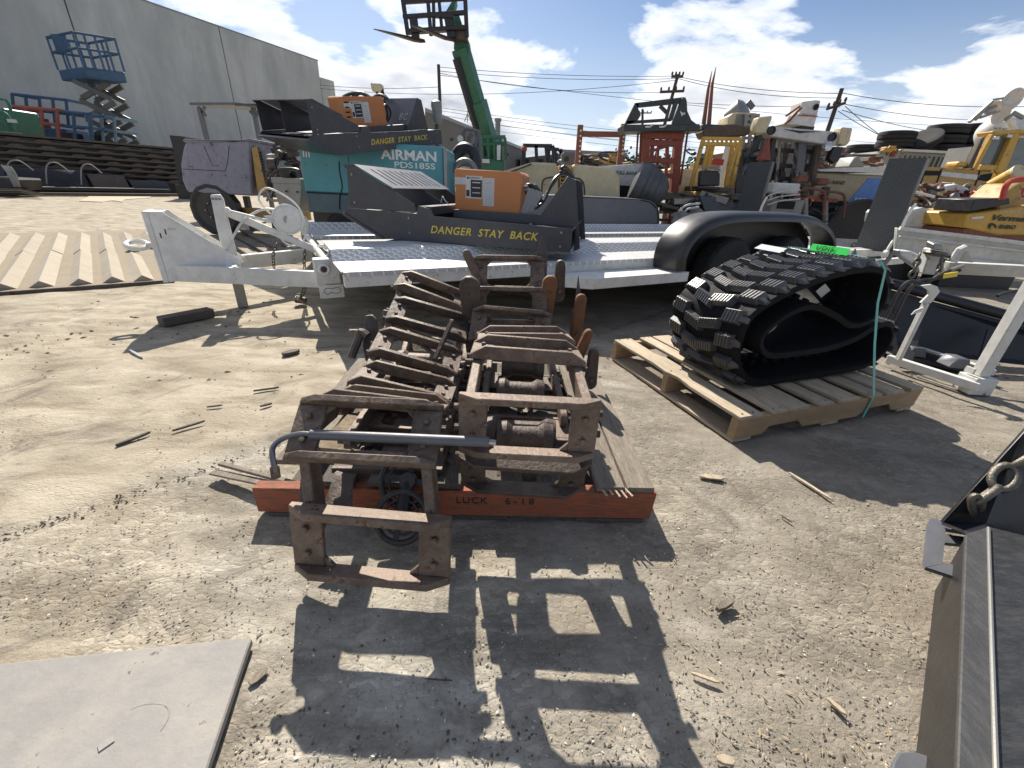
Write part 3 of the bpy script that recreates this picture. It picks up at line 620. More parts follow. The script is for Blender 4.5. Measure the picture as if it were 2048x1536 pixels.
# ------------------------------------------------ folded rubber track
rt = thing('rubber_track', 'new black rubber excavator track folded into a loop and strapped on the pine pallet', 'rubber track', (TP[0], TP[1], 0), (0, 0, TP[2]))
ctrl = [(0.30, 0.158), (0.17, 0.24), (0.115, 0.36), (0.135, 0.505), (0.29, 0.60), (0.49, 0.665), (0.70, 0.702), (0.875, 0.698), (0.98, 0.63), (1.02, 0.53), (0.965, 0.44), (0.83, 0.42), (0.68, 0.48), (0.50, 0.53), (0.345, 0.49),
        (0.25, 0.40), (0.32, 0.315), (0.50, 0.305), (0.73, 0.315), (0.90, 0.35), (1.02, 0.405), (1.13, 0.42), (1.21, 0.345), (1.20, 0.245), (1.08, 0.175), (0.80, 0.158), (0.52, 0.156)]
def closed_curve(c, n):
    out = []; N = len(c)
    for i in range(N):
        p0, p1, p2, p3 = [V((*c[(i+k-1) % N], 0)) for k in range(4)]
        for k in range(12):
            t = k/12; out.append(0.5*((2*p1)+(p2-p0)*t+(2*p0-5*p1+4*p2-p3)*t*t+(3*p1-p0-3*p2+p3)*t**3))
    L = [0]
    for i in range(len(out)): L.append(L[-1]+(out[(i+1) % len(out)]-out[i]).length)
    res = []; j = 0
    for k in range(n):
        s = L[-1]*k/n
        while L[j+1] < s: j += 1
        f = (s-L[j])/max(L[j+1]-L[j], 1e-9); res.append(out[j]*(1-f)+out[(j+1) % len(out)]*f)
    return res, L[-1]
NP = 220; cv, LEN = closed_curve(ctrl, NP)
V0, V1 = 0.20, 0.655
m = MB(); vs = []; area = sum(cv[i].x*cv[(i+1) % NP].y-cv[(i+1) % NP].x*cv[i].y for i in range(NP)); sg = -1 if area > 0 else 1
nr = []
for i in range(NP):
    d = (cv[(i+1) % NP]-cv[i-1]).normalized(); nr.append(V((-d.y, d.x, 0))*sg)
for i in range(NP):
    o_, q = cv[i]+nr[i]*0.010, cv[i]-nr[i]*0.020; e = 0.006
    vs += [(o_.x, V0+e, o_.y), (o_.x, V1-e, o_.y), (q.x+nr[i].x*0.004, V1, q.y+nr[i].y*0.004), (q.x, V1-e, q.y), (q.x, V0+e, q.y), (q.x+nr[i].x*0.004, V0, q.y+nr[i].y*0.004)]
m.add(vs, [[i*6+k, i*6+(k+1) % 6, ((i+1) % NP)*6+(k+1) % 6, ((i+1) % NP)*6+k] for i in range(NP) for k in range(6)])
m.build('rubber_band', M_rubber, rt, smooth=50)
M_lug = material('new_rubber_lug', (0.034, 0.034, 0.036), 0.40, dirt=0.35, dirtcol=(0.10, 0.10, 0.10), scale=12, bump=0.06, vary=0.15, spec=0.8)
def lug(Lv, Lu, sh, h, scoop):       # x across the track, y along it
    m = MB(); a, b = Lv/2, Lu/2; t = 0.84
    base = [(-a, -b, 0), (a, -b+sh, 0), (a, b+sh, 0), (-a, b, 0)]; top = [(-a*t, -b*t, h), (a*t, -b*t+sh*t, h), (a*t, b*t+sh*t, h), (-a*t, b*t, h)]
    m.add(base+top, [[0, 3, 2, 1], [4, 5, 6, 7], [0, 1, 5, 4], [1, 2, 6, 5], [2, 3, 7, 6], [3, 0, 4, 7]])
    n = int(Lv*t/0.0145)
    for k in range(n):                # moulded ribs on the top
        x = -a*t+0.006+(2*a*t-0.012)*k/max(1, n-1); off = sh*t*(x/(a*t)*0.5+0.5)
        m.box((x, off, h+0.0012), (0.0075, 2*b*t*0.94, 0.0050))
    if scoop: m.add([(scoop*a, -b*0.5, 0.001), (scoop*(a+0.034), -b*0.2, 0.001), (scoop*(a+0.034), b*0.5, 0.001), (scoop*a, b*0.7, 0.001), (scoop*a*0.75, -b*0.3, h*0.85), (scoop*a*0.75, b*0.6, h*0.85), (scoop*(a+0.016), -b*0.1, h*0.55), (scoop*(a+0.016), b*0.4, h*0.55)],
                    [[0, 1, 6, 4], [1, 2, 7, 6], [2, 3, 5, 7], [4, 6, 7, 5], [0, 3, 2, 1], [0, 4, 5, 3]])
    return m
lugs = {'e0': lug(0.098, 0.070, 0.012, 0.030, -1).build('tread_lug', M_lug, bevel=0.0012, smooth=25), 'e1': lug(0.098, 0.070, -0.012, 0.030, 1).build('tread_lug', M_lug, bevel=0.0012, smooth=25),
        'c0': lug(0.126, 0.056, 0.030, 0.030, 0).build('tread_lug', M_lug, bevel=0.0012, smooth=25), 'c1': lug(0.126, 0.056, -0.030, 0.030, 0).build('tread_lug', M_lug, bevel=0.0012, smooth=25)}
NR = int(LEN/0.104)
# only where the outside really faces out with room for a lug (not inside the fold)
for r in range(NR):
    for key, vc, ph in (('e0', V0+0.070, 0.0), ('c0', V0+0.180, 0.5), ('c1', V1-0.180, 0.15), ('e1', V1-0.070, 0.65)):
        s = ((r+ph)/NR*NP) % NP; i = int(s); f = s-i; p = cv[i]*(1-f)+cv[(i+1) % NP]*f; n_ = nr[i]
        q = p+n_*0.05
        if p.y < 0.175 and n_.y < -0.5: continue       # pressed flat under its own weight
        hit = min((cv[j]-q).length for j in range(0, NP, 2) if min(abs(j-i), NP-abs(j-i)) > 16)
        if hit < 0.045 or 10.2/27*NP < i < 20.3/27*NP: continue
        d = V((-n_.y, n_.x, 0)); x = V((0, 1, 0)); z = V((n_.x, 0, n_.y)); y = z.cross(x); M = Matrix((x, y, z)).transposed().to_4x4(); pp_ = p+n_*0.0095; M.translation = V((pp_.x, vc, pp_.y)); inst(lugs[key], rt, M, 'tread_lug')
for l_ in lugs.values(): bpy.data.objects.remove(l_)
m = MB()                                          # guide lugs inside
for r in range(0, NP, 4):
    p, n_ = cv[r], nr[r]
    for vc in (V0+0.19, V0+0.265):
        c = p-n_*0.030; m.box((c.x, vc, c.y), (0.034, 0.022, 0.034), Matrix(((n_.y, 0, n_.x), (0, 1, 0), (-n_.x, 0, n_.y))))
m.build('guide_lugs', M_rubber, rt, bevel=0.003, kind='stuff')
# strap, tape and papers
st = thing('strap', 'mint green plastic strap around the rubber track and its pallet', 'strap', (TP[0], TP[1], 0), (0, 0, TP[2]))
pts = [(0.60, 1.01, 0.05), (0.60, 1.01, 0.14), (0.60, 0.72, 0.66), (0.64, V1, 0.745), (0.70, V0+0.30, 0.757), (0.80, V0+0.10, 0.752), (0.86, V0+0.02, 0.742), (0.88, V0-0.010, 0.700), (0.865, 0.155, 0.55), (0.86, 0.09, 0.36), (0.85, 0.0, 0.14), (0.848, -0.006, 0.118), (0.840, -0.006, 0.012)]
m = MB()
for a, b in zip(pts[:-1], pts[1:]):
    a, b = V(a), V(b); d = (b-a).normalized(); w = V((1, 0, 0)); w = (w-d*w.dot(d)).normalized()*0.0085; t_ = d.cross(w).normalized()*0.0008
    m.add([a-w-t_, a+w-t_, a+w+t_, a-w+t_, b-w-t_, b+w-t_, b+w+t_, b-w+t_], [[0, 3, 2, 1], [4, 5, 6, 7], [0, 1, 5, 4], [1, 2, 6, 5], [2, 3, 7, 6], [3, 0, 4, 7]])
m.build('band', M_strap, st)
m = MB(); m.beam((0.715, V0+0.265, 0.768), (0.785, V0+0.12, 0.762), 0.040, 0.003, up=(-0.45, -0.70, 0.55)); tp = m.build('tape_flag', M_tagg, st)
TD = V((0.09, -0.19, -0.006)).normalized(); TN = V((-0.45, -0.70, 0.55)); TN = (TN-TD*TN.dot(TD)).normalized(); lettering('UDIS', 0.034, M_letk, st, basis(V((0.715, V0+0.265, 0.768))+TD*0.022-TN.cross(TD)*0.011+TN*0.003, TD, TN.cross(TD)), 0.0005, 1.1)
m = MB(); m.box((0.58, V1-0.075, 0.745), (0.075, 0.13, 0.0015), (0.05, -0.25, 0.3)); lb = tag(m.build('paper_label', M_paper), '', ''); 
del lb['category']; del lb['label']; lb.parent = rt
m = MB(); m.box((0.72, V0+0.13, 0.575), (0.075, 0.0015, 0.050), (0.35, 0.5, 0.1)); lb = m.build('paper_label', M_paper, rt)
# ------------------------------------------------ white tilt-bed trailer
TR = V((-1.94, 3.36, 0)); TRR = (0, 0, math.radians(30))
tr = thing('flatbed_trailer', 'long white car trailer with checker-plate runways, black tandem fender and raised ramps', 'trailer', TR, TRR)
def ends(m, a, b, w, h, **k): m.beam(a, b, w, h); return m
for s in (-1, 1):
    MB().beam((-0.64, s*0.085, 0.305), (0.30, s*0.60, 0.305), 0.055, 0.115).build('tongue_beam', M_white, tr, bevel=0.006)
MB().beam((-0.30, -0.24, 0.315), (-0.30, 0.24, 0.315), 0.07, 0.09).build('cross_member', M_white, tr, bevel=0.004)
# tall pintle nose
m = MB(); m.span((-0.735, -0.115, 0.245), (-0.700, 0.115, 0.715)); ns = m.build('nose_plate', M_white, tr, bevel=0.004)
for s in (-1, 1):
    m = MB(); y = s*0.115; m.ex([(-0.698, y, 0.715), (-0.620, y, 0.715), (-0.600, y, 0.690), (-0.22, y, 0.375), (-0.22, y, 0.365), (-0.698, y, 0.245)], (0, -s*0.010, 0)); m.build('gusset', M_white, tr, bevel=0.0015)
m = MB(); m.span((-0.699, -0.104, 0.703), (-0.63, 0.104, 0.712)); m.build('nose_cap', M_white, tr)
for z in (0.56, 0.585): MB().span((-0.672 if z < 0.57 else -0.64, -0.1165, z-0.015), (-0.665 if z < 0.57 else -0.633, -0.1155, z+0.02)).build('slot', M_slot, tr)
m = MB(); m.ring((-0.835, 0, 0.49), (0.1, -0.32, 1), 0.058, 0.017, 24, 8); m.beam((-0.78, 0, 0.49), (-0.735, 0, 0.49), 0.06, 0.03); m.build('lunette_ring', M_white, tr)
m = MB(); m.ex([(-0.345, -0.03, 0.30), (-0.255, -0.03, 0.30), (-0.262, -0.03, 0.62), (-0.262, -0.03, 0.80), (-0.275, -0.03, 0.83), (-0.335, -0.03, 0.825), (-0.345, -0.03, 0.60)], (0, 0.06, 0)); po = m.build('jack_post', M_white, tr, bevel=0.005)
for i, x in enumerate((-0.325, -0.305, -0.285)): MB().cyl((x, -0.036, 0.80), (x, -0.030, 0.80), 0.009, n=10).build('bolt_hole', M_steelg, po)
MB().span((-0.335, -0.025, 0.0), (-0.265, 0.025, 0.30)).build('jack_leg', M_steelg, tr, bevel=0.005)
# winch carried on the sloping arm
MB().beam((-0.27, 0.0, 0.715), (0.30, 0.0, 0.43), 0.05, 0.052).build('brace_arm', M_white, tr, bevel=0.005)
m = MB(); m.cyl((-0.255, -0.045, 0.725), (0.0, -0.045, 0.655), 0.011); m.cyl((-0.255, -0.055, 0.725), (-0.255, 0.03, 0.725), 0.020); m.cyl((0.0, -0.055, 0.655), (0.0, -0.02, 0.655), 0.016); m.build('tie_rod', M_white, tr)
m = MB(); m.ex([(-0.03, -0.03, 0.69), (0.13, -0.03, 0.70), (0.10, -0.03, 0.56)], (0, 0.008, 0)); m.build('winch_plate', M_white, tr)
wn = MB().lathe((0.13, -0.010, 0.665), (0, 1, 0), [(0.03, -0.02), (0.085, -0.022), (0.112, -0.018), (0.112, -0.006), (0.06, 0.0), (0.06, 0.07), (0.108, 0.075), (0.108, 0.088), (0.03, 0.09)], 40).build('winch_drum', M_white, tr)
for i in range(36):
    a = 2*math.pi*i/36; MB().cyl((0.13+0.098*math.cos(a), -0.030, 0.665+0.098*math.sin(a)), (0.13+0.098*math.cos(a), -0.0335, 0.665+0.098*math.sin(a)), 0.0032, n=6).build('stud', M_steelg, wn)
m = MB(); m.tube([(0.13, 0.02, 0.72), (-0.02, 0.0, 0.735), (-0.16, -0.03, 0.66), (-0.25, -0.06, 0.55), (-0.33, -0.08, 0.44), (-0.42, -0.04, 0.40), (-0.47, 0.02, 0.42), (-0.40, 0.05, 0.46), (-0.36, 0.0, 0.42)], 0.009, 8, 6); m.build('winch_cable', M_white, tr)
m = MB(); m.tube([(0.02, 0.05, 0.70), (-0.04, 0.05, 0.80), (0.02, 0.06, 0.88), (0.13, 0.06, 0.84), (0.22, 0.05, 0.76), (0.255, 0.04, 0.64), (0.23, 0.02, 0.52), (0.15, 0.0, 0.46), (0.07, 0.02, 0.50), (0.05, 0.05, 0.58)], 0.007, 8, 6); m.build('cable_loop', M_white, tr)
m = MB()
for k in range(3): m.ring((-0.46, 0.02, 0.40+0.014*k), (0.1, 0, 1), 0.075, 0.008, 22, 6)
m.build('cable_coil', M_white, tr, kind='stuff')
# pivot bracket and cross tube
br = MB().span((0.215, -0.735, 0.30), (0.375, -0.64, 0.47)).build('pivot_bracket', M_white, tr, bevel=0.006)
m = MB(); m.ring((0.275, -0.742, 0.405), (0, 1, 0), 0.030, 0.010, 24, 8); m.build('bearing_ring', M_white, br)
MB().cyl((0.275, -0.745, 0.405), (0.275, -0.735, 0.405), 0.020, n=16).build('bearing_bore', M_rust2, br)
lp = MB().span((0.225, -0.745, 0.205), (0.385, -0.735, 0.297)).build('lower_plate', M_white, tr, bevel=0.002)
m = MB(); m.tube([(0.25, -0.7465, 0.25), (0.27, -0.7465, 0.275), (0.31, -0.7465, 0.27), (0.35, -0.7465, 0.28), (0.365, -0.7465, 0.25), (0.33, -0.7465, 0.235), (0.30, -0.7465, 0.245), (0.275, -0.7465, 0.232), (0.25, -0.7465, 0.25)], 0.0016, 5, 4); m.build('scrawl', M_letk, lp)
MB().cyl((0.30, -0.64, 0.45), (0.30, 1.20, 0.45), 0.024, n=14).build('cross_tube', M_white, tr)
m = MB(); m.ex([(0.265, 0.86, 0.45), (0.33, 0.86, 0.45), (0.34, 0.86, 0.60), (0.32, 0.86, 0.625), (0.28, 0.86, 0.625)], (0, 0.05, 0)); m.build('latch_plate', M_white, tr, bevel=0.003)
m = MB(); m.tube([(0.32, -0.60, 0.46), (0.36, -0.50, 0.50), (0.34, -0.30, 0.50), (0.31, -0.12, 0.47)], 0.014, 8, 4); m.build('lever', M_white, tr)
def chain(name, pts, parent, link=0.03, r=0.0045, mat=M_chain, slack=0):
    P_ = [V(p) for p in pts]; Q = []
    for i in range(len(P_)-1):
        n = max(1, int((P_[i+1]-P_[i]).length/(link*0.72)))
        for k in range(n): Q.append(P_[i].lerp(P_[i+1], k/n))
    Q.append(P_[-1]); c = thing if parent is None else None; m = MB()
    oval = []
    for k in range(14):
        a = 2*math.pi*k/14; oval.append((link*0.5*math.cos(a), link*0.30*math.sin(a)))
    proto = None; out = []
    for i in range(len(Q)-1):
        d = (Q[i+1]-Q[i]).normalized(); u_ = d.cross(V((0.1, 0.4, 1))).normalized()
        u_ = Matrix.Rotation(math.radians(45 if i % 2 else -45), 3, d) @ u_; w_ = d.cross(u_); mid = (Q[i]+Q[i+1])/2
        M = Matrix((d, u_, w_)).transposed().to_4x4(); M.translation = mid
        if proto is None:
            mm = MB(); vs = []; n_, k_ = 14, 6
            for a_, (ox, oy) in enumerate(oval):
                tx = V((-math.sin(2*math.pi*a_/n_)*0.5, math.cos(2*math.pi*a_/n_)*0.3, 0)).normalized(); nn_ = V((tx.y, -tx.x, 0))
                for b_ in range(k_):
                    s_ = 2*math.pi*b_/k_; vs.append(V((ox, oy, 0))+nn_*r*math.cos(s_)+V((0, 0, 1))*r*math.sin(s_))
            mm.add(vs, [[a_*k_+b_, ((a_+1) % n_)*k_+b_, ((a_+1) % n_)*k_+(b_+1) % k_, a_*k_+(b_+1) % k_] for a_ in range(n_) for b_ in range(k_)])
            proto = mm.build('chain_link', mat, smooth=80)
        out.append(inst(proto, parent, M, 'chain_link'))
    if proto: bpy.data.objects.remove(proto)
    return out
sc_ = thing('safety_chain', 'dark safety chain hanging from the white trailer tongue', 'chain', TR, TRR)
chain('c', [(0.22, 0.05, 0.43), (0.20, 0.04, 0.33), (0.19, 0.02, 0.24)], sc_, 0.034, 0.0045)
chain('c', [(0.02, 0.10, 0.47), (-0.02, 0.10, 0.38), (-0.03, 0.12, 0.28)], sc_, 0.034, 0.0045)
# runways: folded checker plate
def runway(name, prof, x0, x1, mat, th=0.006):
    m = MB(); P0 = [V((x0, y, z)) for y, z in prof]; n = len(P0)
    vs = P0+[V((x1, y, z)) for y, z in prof]+[V((x0, y, z-th)) for y, z in prof]+[V((x1, y, z-th)) for y, z in prof]
    fs = []
    for i in range(n-1): fs += [[i, i+1, n+i+1, n+i], [2*n+i, 3*n+i, 3*n+i+1, 2*n+i+1], [i, 2*n+i, 2*n+i+1, i+1], [n+i, n+i+1, 3*n+i+1, 3*n+i]]
    fs += [[0, n, 3*n, 2*n], [n-1, 3*n-1, 4*n-1, 2*n-1]]
    m.add(vs, fs); return m.build(name, mat, tr, smooth=0)
runway('runway_plate', [(-1.272, 0.458), (-1.270, 0.478), (-1.195, 0.480), (-1.185, 0.462), (-0.80, 0.462), (-0.72, 0.535), (-0.70, 0.540), (-0.38, 0.540), (-0.37, 0.49)], 0.33, 6.65, M_tread)
runway('runway_plate', [(0.38, 0.40), (0.385, 0.498), (0.45, 0.500), (0.50, 0.468), (1.18, 0.468), (1.22, 0.540), (1.28, 0.540), (1.285, 0.44)], 0.33, 6.65, M_tread)
m = MB(); m.span((0.33, -1.262, 0.385), (6.60, -1.215, 0.457)); m.build('side_rail', M_white, tr, bevel=0.004)
m = MB(); m.span((0.33, 1.215, 0.300), (6.60, 1.262, 0.425)); m.build('side_rail', M_white, tr, bevel=0.004)
for y in (-0.42, 0.42): MB().span((0.33, y-0.03, 0.31), (6.6, y+0.03, 0.455)).build('inner_rail', M_white, tr, bevel=0.004)
MB().span((0.34, -0.389, 0.458), (6.6, 0.379, 0.466)).build('centre_plate', M_treadg, tr)
for x in (0.42, 1.6, 2.9, 4.5, 5.6, 6.57): MB().span((x-0.03, -1.21, 0.392), (x+0.03, 1.21, 0.455)).build('cross_member', M_white, tr)
# step panel ahead of the fender
m = MB(); m.ex([(1.66, -1.274, 0.322), (2.00, -1.53, 0.322), (3.02, -1.53, 0.322), (3.02, -1.274, 0.322)], (0, 0, 0.078)); m.build('side_step', M_white, tr, bevel=0.002)
# fender swept over the two wheels
def fender(path, ya, yb, mat, lip=0.07, name='fender'):
    s = -1 if yb < ya else 1; sec = [(ya, 0.0), (ya+(yb-ya)*0.5, 0.006), (yb-s*0.055, 0.0), (yb-s*0.022, -0.014), (yb-s*0.004, -0.040), (yb, -lip), (yb-s*0.008, -lip), (yb-s*0.012, -0.045), (yb-s*0.055, -0.012), (ya, -0.012)]
    P_ = [V((x, 0, z)) for x, z in path]; Q = []
    for i in range(len(P_)-1):
        p0, p1, p2, p3 = P_[max(i-1, 0)], P_[i], P_[i+1], P_[min(i+2, len(P_)-1)]
        for k in range(5):
            t = k/5; Q.append(0.5*((2*p1)+(p2-p0)*t+(2*p0-5*p1+4*p2-p3)*t*t+(3*p1-p0-3*p2+p3)*t**3))
    Q.append(P_[-1]); m = MB(); vs = []; n = len(sec)
    for i, q in enumerate(Q):
        d = (Q[min(i+1, len(Q)-1)]-Q[max(0, i-1)]).normalized(); nr_ = V((-d.z, 0, d.x))
        for y, h in sec: vs.append(V((q.x, y, q.z))+nr_*h)
    fs = [[i*n+k, i*n+(k+1) % n, (i+1)*n+(k+1) % n, (i+1)*n+k] for i in range(len(Q)-1) for k in range(n)]+[list(range(n)), list(range((len(Q)-1)*n, len(Q)*n))[::-1]]
    m.add(vs, fs); return m.build(name, mat, tr, smooth=45)
fender([(2.86, 0.41), (2.845, 0.53), (2.90, 0.67), (3.06, 0.79), (3.32, 0.852), (3.75, 0.872), (4.42, 0.868), (4.75, 0.835), (5.03, 0.75), (5.24, 0.61), (5.33, 0.40)], -1.275, -1.56, M_blacks)
fender([(2.95, 0.45), (2.95, 0.70), (3.10, 0.84), (3.45, 0.90), (4.2, 0.905), (5.10, 0.90), (5.38, 0.87), (5.56, 0.76), (5.63, 0.60), (5.64, 0.45)], 1.30, 1.66, M_grey, lip=0.10)
m = MB(); m.ex([(2.97, 1.315, 0.45), (2.97, 1.315, 0.72), (3.14, 1.315, 0.85), (3.45, 1.315, 0.886), (5.08, 1.315, 0.886), (5.36, 1.315, 0.855), (5.53, 1.315, 0.76), (5.60, 1.315, 0.60), (5.61, 1.315, 0.45)], (0, 0.008, 0)); m.build('fender_inner', M_grey, tr)
def wheel(parent, c, axis, R, w, rimmat, n=36, hub=0.6):
    a = V(axis).normalized(); c = V(c)
    ty = MB().lathe(c, a, [(R*hub, -w*0.42), (R*0.80, -w*0.52), (R*0.95, -w*0.46), (R, -w*0.32), (R, w*0.32), (R*0.95, w*0.46), (R*0.80, w*0.52), (R*hub, w*0.42)], n).build('tyre', M_tyre, parent, smooth=40)
    m = MB()
    for i in range(n): 
        t = 2*math.pi*i/n; u_ = a.orthogonal().normalized(); e = u_*math.cos(t)+a.cross(u_)*math.sin(t)
        m.box(c+e*(R+0.002), (0.006, w*0.62, R*0.09), Matrix((e, a, e.cross(a))).transposed())
    m.build('tread', M_tyre, ty, kind='stuff')
    MB().lathe(c, a, [(0.03, -w*0.30), (R*0.3, -w*0.34), (R*0.52, -w*0.20), (R*hub, -w*0.38), (R*hub, w*0.38), (0.03, w*0.3)], 28).build('rim', rimmat, parent)
m = MB(); m.ex([(2.88, -1.277, 0.36), (2.88, -1.277, 0.56), (2.93, -1.277, 0.67), (3.08, -1.277, 0.77), (3.34, -1.277, 0.838), (4.42, -1.277, 0.852), (4.74, -1.277, 0.818), (5.0, -1.277, 0.735), (5.2, -1.277, 0.60), (5.29, -1.277, 0.36)], (0, 0.006, 0)); m.build('wheel_well', M_black, tr)
for x in (3.62, 4.55):
    for y in (-1.40, 1.42): wheel(tr, (x, y, 0.33), (0, 1, 0), 0.325, 0.19, M_white2)
MB().cyl((3.62, -1.4, 0.33), (3.62, 1.4, 0.33), 0.035).build('axle', M_black, tr); MB().cyl((4.55, -1.4, 0.33), (4.55, 1.4, 0.33), 0.035).build('axle', M_black, tr)
# ramps
for y0, y1, x in ((-1.50, -1.14, 6.66), (0.30, 0.66, 6.66)):
    m = MB(); m.span((x-0.03, y0, 0.46), (x, y1, 1.49)); rp = m.build('ramp', M_treadv, tr)
    m = MB(); m.span((x+0.001, y0, 0.46), (x+0.05, y0+0.03, 1.488)); m.span((x+0.001, y1-0.03, 0.46), (x+0.05, y1, 1.488)); m.build('ramp_rib', M_grey, rp)
    yy = y0-0.03 if y0 < -1 else y0-0.02
    m = MB(); m.tube([(x-0.15, yy, 0.44), (x-0.12, yy, 0.55), (x-0.02, yy, 0.70), (x, yy, 0.88), (x+0.03, yy-0.02, 1.02)], 0.017, 8, 4); m.build('ramp_arm', M_white, tr)
    m = MB(); m.lathe((x-0.15, yy, 0.45), (0, 1, 0), [(0.01, -0.02), (0.045, -0.02), (0.045, 0.02), (0.01, 0.02)], 20); m.build('ramp_pivot', M_white, tr)
m = MB(); m.span((6.05, -1.34, 0.385), (7.15, -1.275, 0.475)); m.build('rear_rail', M_white, tr, bevel=0.004)
m = MB(); m.span((5.2, -1.50, 0.30), (7.25, -1.42, 0.375)); m.build('rear_bar', M_white, tr, bevel=0.006)
for x in (5.55, 6.55): MB().beam((x, -1.53, 0.27), (x+0.20, -1.53, 0.50), 0.012, 0.10).build('stake_plate', M_grey, tr, bevel=0.002)
# ------------------------------------------------ brush cutters
def brush_cutter(label, loc, rot, pouch, hoses):
    t = thing('brush_cutter', label, 'brush cutter', loc, rot, 'charcoal brush cutters with orange motor covers'); W_ = 1.25; th = 0.010
    # side skirts
    sk = [(-1.88, 0.175), (-1.54, 0.0), (0, 0), (0, 0.168), (-1.09, 0.195), (-1.115, 0.245), (-1.215, 0.265), (-1.235, 0.205), (-1.83, 0.215)]
    for y in (0.0, W_-th):
        m = MB(); m.ex([(x, y, z) for x, z in sk], (0, th, 0)); s_ = m.build('side_skirt', M_navy, t, bevel=0.0012)
    m = MB(); m.ex([(-1.89, -0.012, 0.165), (-1.545, -0.012, -0.008), (-1.53, -0.012, 0.006), (-1.87, -0.012, 0.18)], (0, W_+0.024, 0)); m.build('skid_lip', M_navy, t)
    # top deck in two levels, raised rim
    m = MB(); m.span((-1.09, th+0.001, 0.150), (-0.005, W_-th-0.001, 0.162)); m.build('deck', M_navy, t)
    m = MB(); m.span((-1.215, th+0.001, 0.20), (-1.115, W_-th-0.001, 0.262)); m.build('cross_beam', M_navy, t, bevel=0.003)
    m = MB(); m.span((-1.05, 0.34, 0.163), (-0.30, 0.40, 0.235)); m.build('deck_rail', M_navy, t, bevel=0.002)
    m = MB(); m.span((-1.05, 0.41, 0.175), (-0.30, 0.95, 0.190)); m.build('motor_plate', M_navy, t)
    m = MB(); m.span((-1.535, th+0.001, 0.002), (-0.005, W_-th-0.001, 0.012)); m.build('underdeck', M_black, t)
    m = MB(); m.ex([(-1.79, th+0.001, 0.19), (-1.25, th+0.001, 0.19), (-1.25, th+0.001, 0.20), (-1.79, th+0.001, 0.20)], (0, W_-2*th-0.002, 0)); m.build('box_floor', M_navy, t)
    # high box at the cutting end
    side = [(-1.82, 0.216), (-1.80, 0.50), (-1.82, 0.505), (-1.82, 0.52), (-1.74, 0.52), (-1.25, 0.275), (-1.24, 0.216)]
    for y in (0.0, 0.62, W_-0.008):
        m = MB(); m.ex([(x, y, z) for x, z in side], (0, 0.008, 0)); m.build('box_side', M_navy, t, bevel=0.001)
    m = MB(); m.span((-1.83, -0.004, 0.5205), (-1.735, W_+0.004, 0.530)); m.build('box_lip', M_navy, t)
    # slotted plate: bars between the slots
    a, b = V((-1.735, 0, 0.526)), V((-1.42, 0, 0.372)); d = (b-a).normalized(); n_ = V((-d.z, 0, d.x)); L_ = (b-a).length
    pl = MB()
    def strip(y0, y1, s0, s1):
        pl.ex([a+d*s0*L_+V((0, y0, 0)), a+d*s1*L_+V((0, y0, 0)), a+d*s1*L_+V((0, y1, 0)), a+d*s0*L_+V((0, y1, 0))], n_*0.008)
    strip(-0.004, W_+0.004, 0, 0.16); strip(-0.004, W_+0.004, 0.86, 1.0)
    NS = 10; y = -0.004; wslot = 0.026; step = (W_-0.20)/NS
    for k in range(NS+1):
        y1 = 0.16+k*step if k < NS else W_+0.004
        strip(y, y1 - (wslot if k < NS else 0), 0.16, 0.86); y = y1
    pl.build("slotted_plate", M_grey, t, smooth=0)
    # hitch panel: sloping plate between two gussets
    for y in (0.30, 1.13):
        m = MB(); m.ex([(-0.34, y, 0.163), (-0.10, y, 0.525), (-0.035, y, 0.50), (0.055, y, 0.0), (0.004, y, -0.03), (0.004, y, 0.163)], (0, 0.010, 0)); m.build('gusset', M_navy, t, bevel=0.001)
    m = MB(); q = V((0.034, 0, -0.022)); m.ex([V((-0.335, 0.311, 0.163)), V((-0.098, 0.311, 0.522)), V((-0.098, 1.129, 0.522)), V((-0.335, 1.129, 0.163))], V((0.010, 0, -0.006))); hp = m.build('hitch_panel', M_grey, t)
    for bx, bz in ((-1.30, 0.06), (-1.30, 0.17), (-0.08, 0.04), (-0.08, 0.14), (-0.20, 0.04), (-1.76, 0.26), (-1.76, 0.46)):
        MB().cyl((bx, -0.001, bz), (bx, -0.009, bz), 0.009, n=6).build('bolt', M_steelg, t)
    for bx in (-0.95, -0.35):
        MB().cyl((bx, 0.20, 0.163), (bx, 0.20, 0.175), 0.014, n=6).build('bolt', M_steelg, t)
    # orange motor cover
    mc = MB().ex([(-1.09, 0.50, 0.225), (-0.50, 0.50, 0.225), (-0.495, 0.50, 0.520), (-0.52, 0.50, 0.545), (-1.07, 0.50, 0.553), (-1.09, 0.50, 0.535)], (0, 0.34, 0)).build('motor_cover', M_orange, t, bevel=0.006)
    def dec(x0, x1, z0, z1, mat, nm='decal', k=0): return MB().span((x0, 0.4985-0.0006*k, z0), (x1, 0.4993-0.0006*k, z1)).build(nm, mat, mc)
    dec(-0.99, -0.84, 0.325, 0.50, M_paper); dec(-0.835, -0.735, 0.27, 0.49, M_paper); dec(-1.085, -0.99, 0.43, 0.485, M_paper)
    dec(-0.945, -0.845, 0.335, 0.47, M_letk, k=1); dec(-0.985, -0.955, 0.34, 0.39, M_letk, k=1)
    for z in (0.45, 0.41, 0.37): dec(-0.93, -0.86, z-0.004, z+0.004, M_paper, 'print', 2)
    for i in range(9): dec(-0.825, -0.825+random.uniform(0.05, 0.08), 0.285+i*0.020, 0.289+i*0.020, M_letg, 'print', 1)
    lettering('WARNING', 0.022, M_letk, mc, basis((-0.97, 0.4975, 0.478), (1, 0, 0), (0, 0, 1)), 0.0003, 1.05)
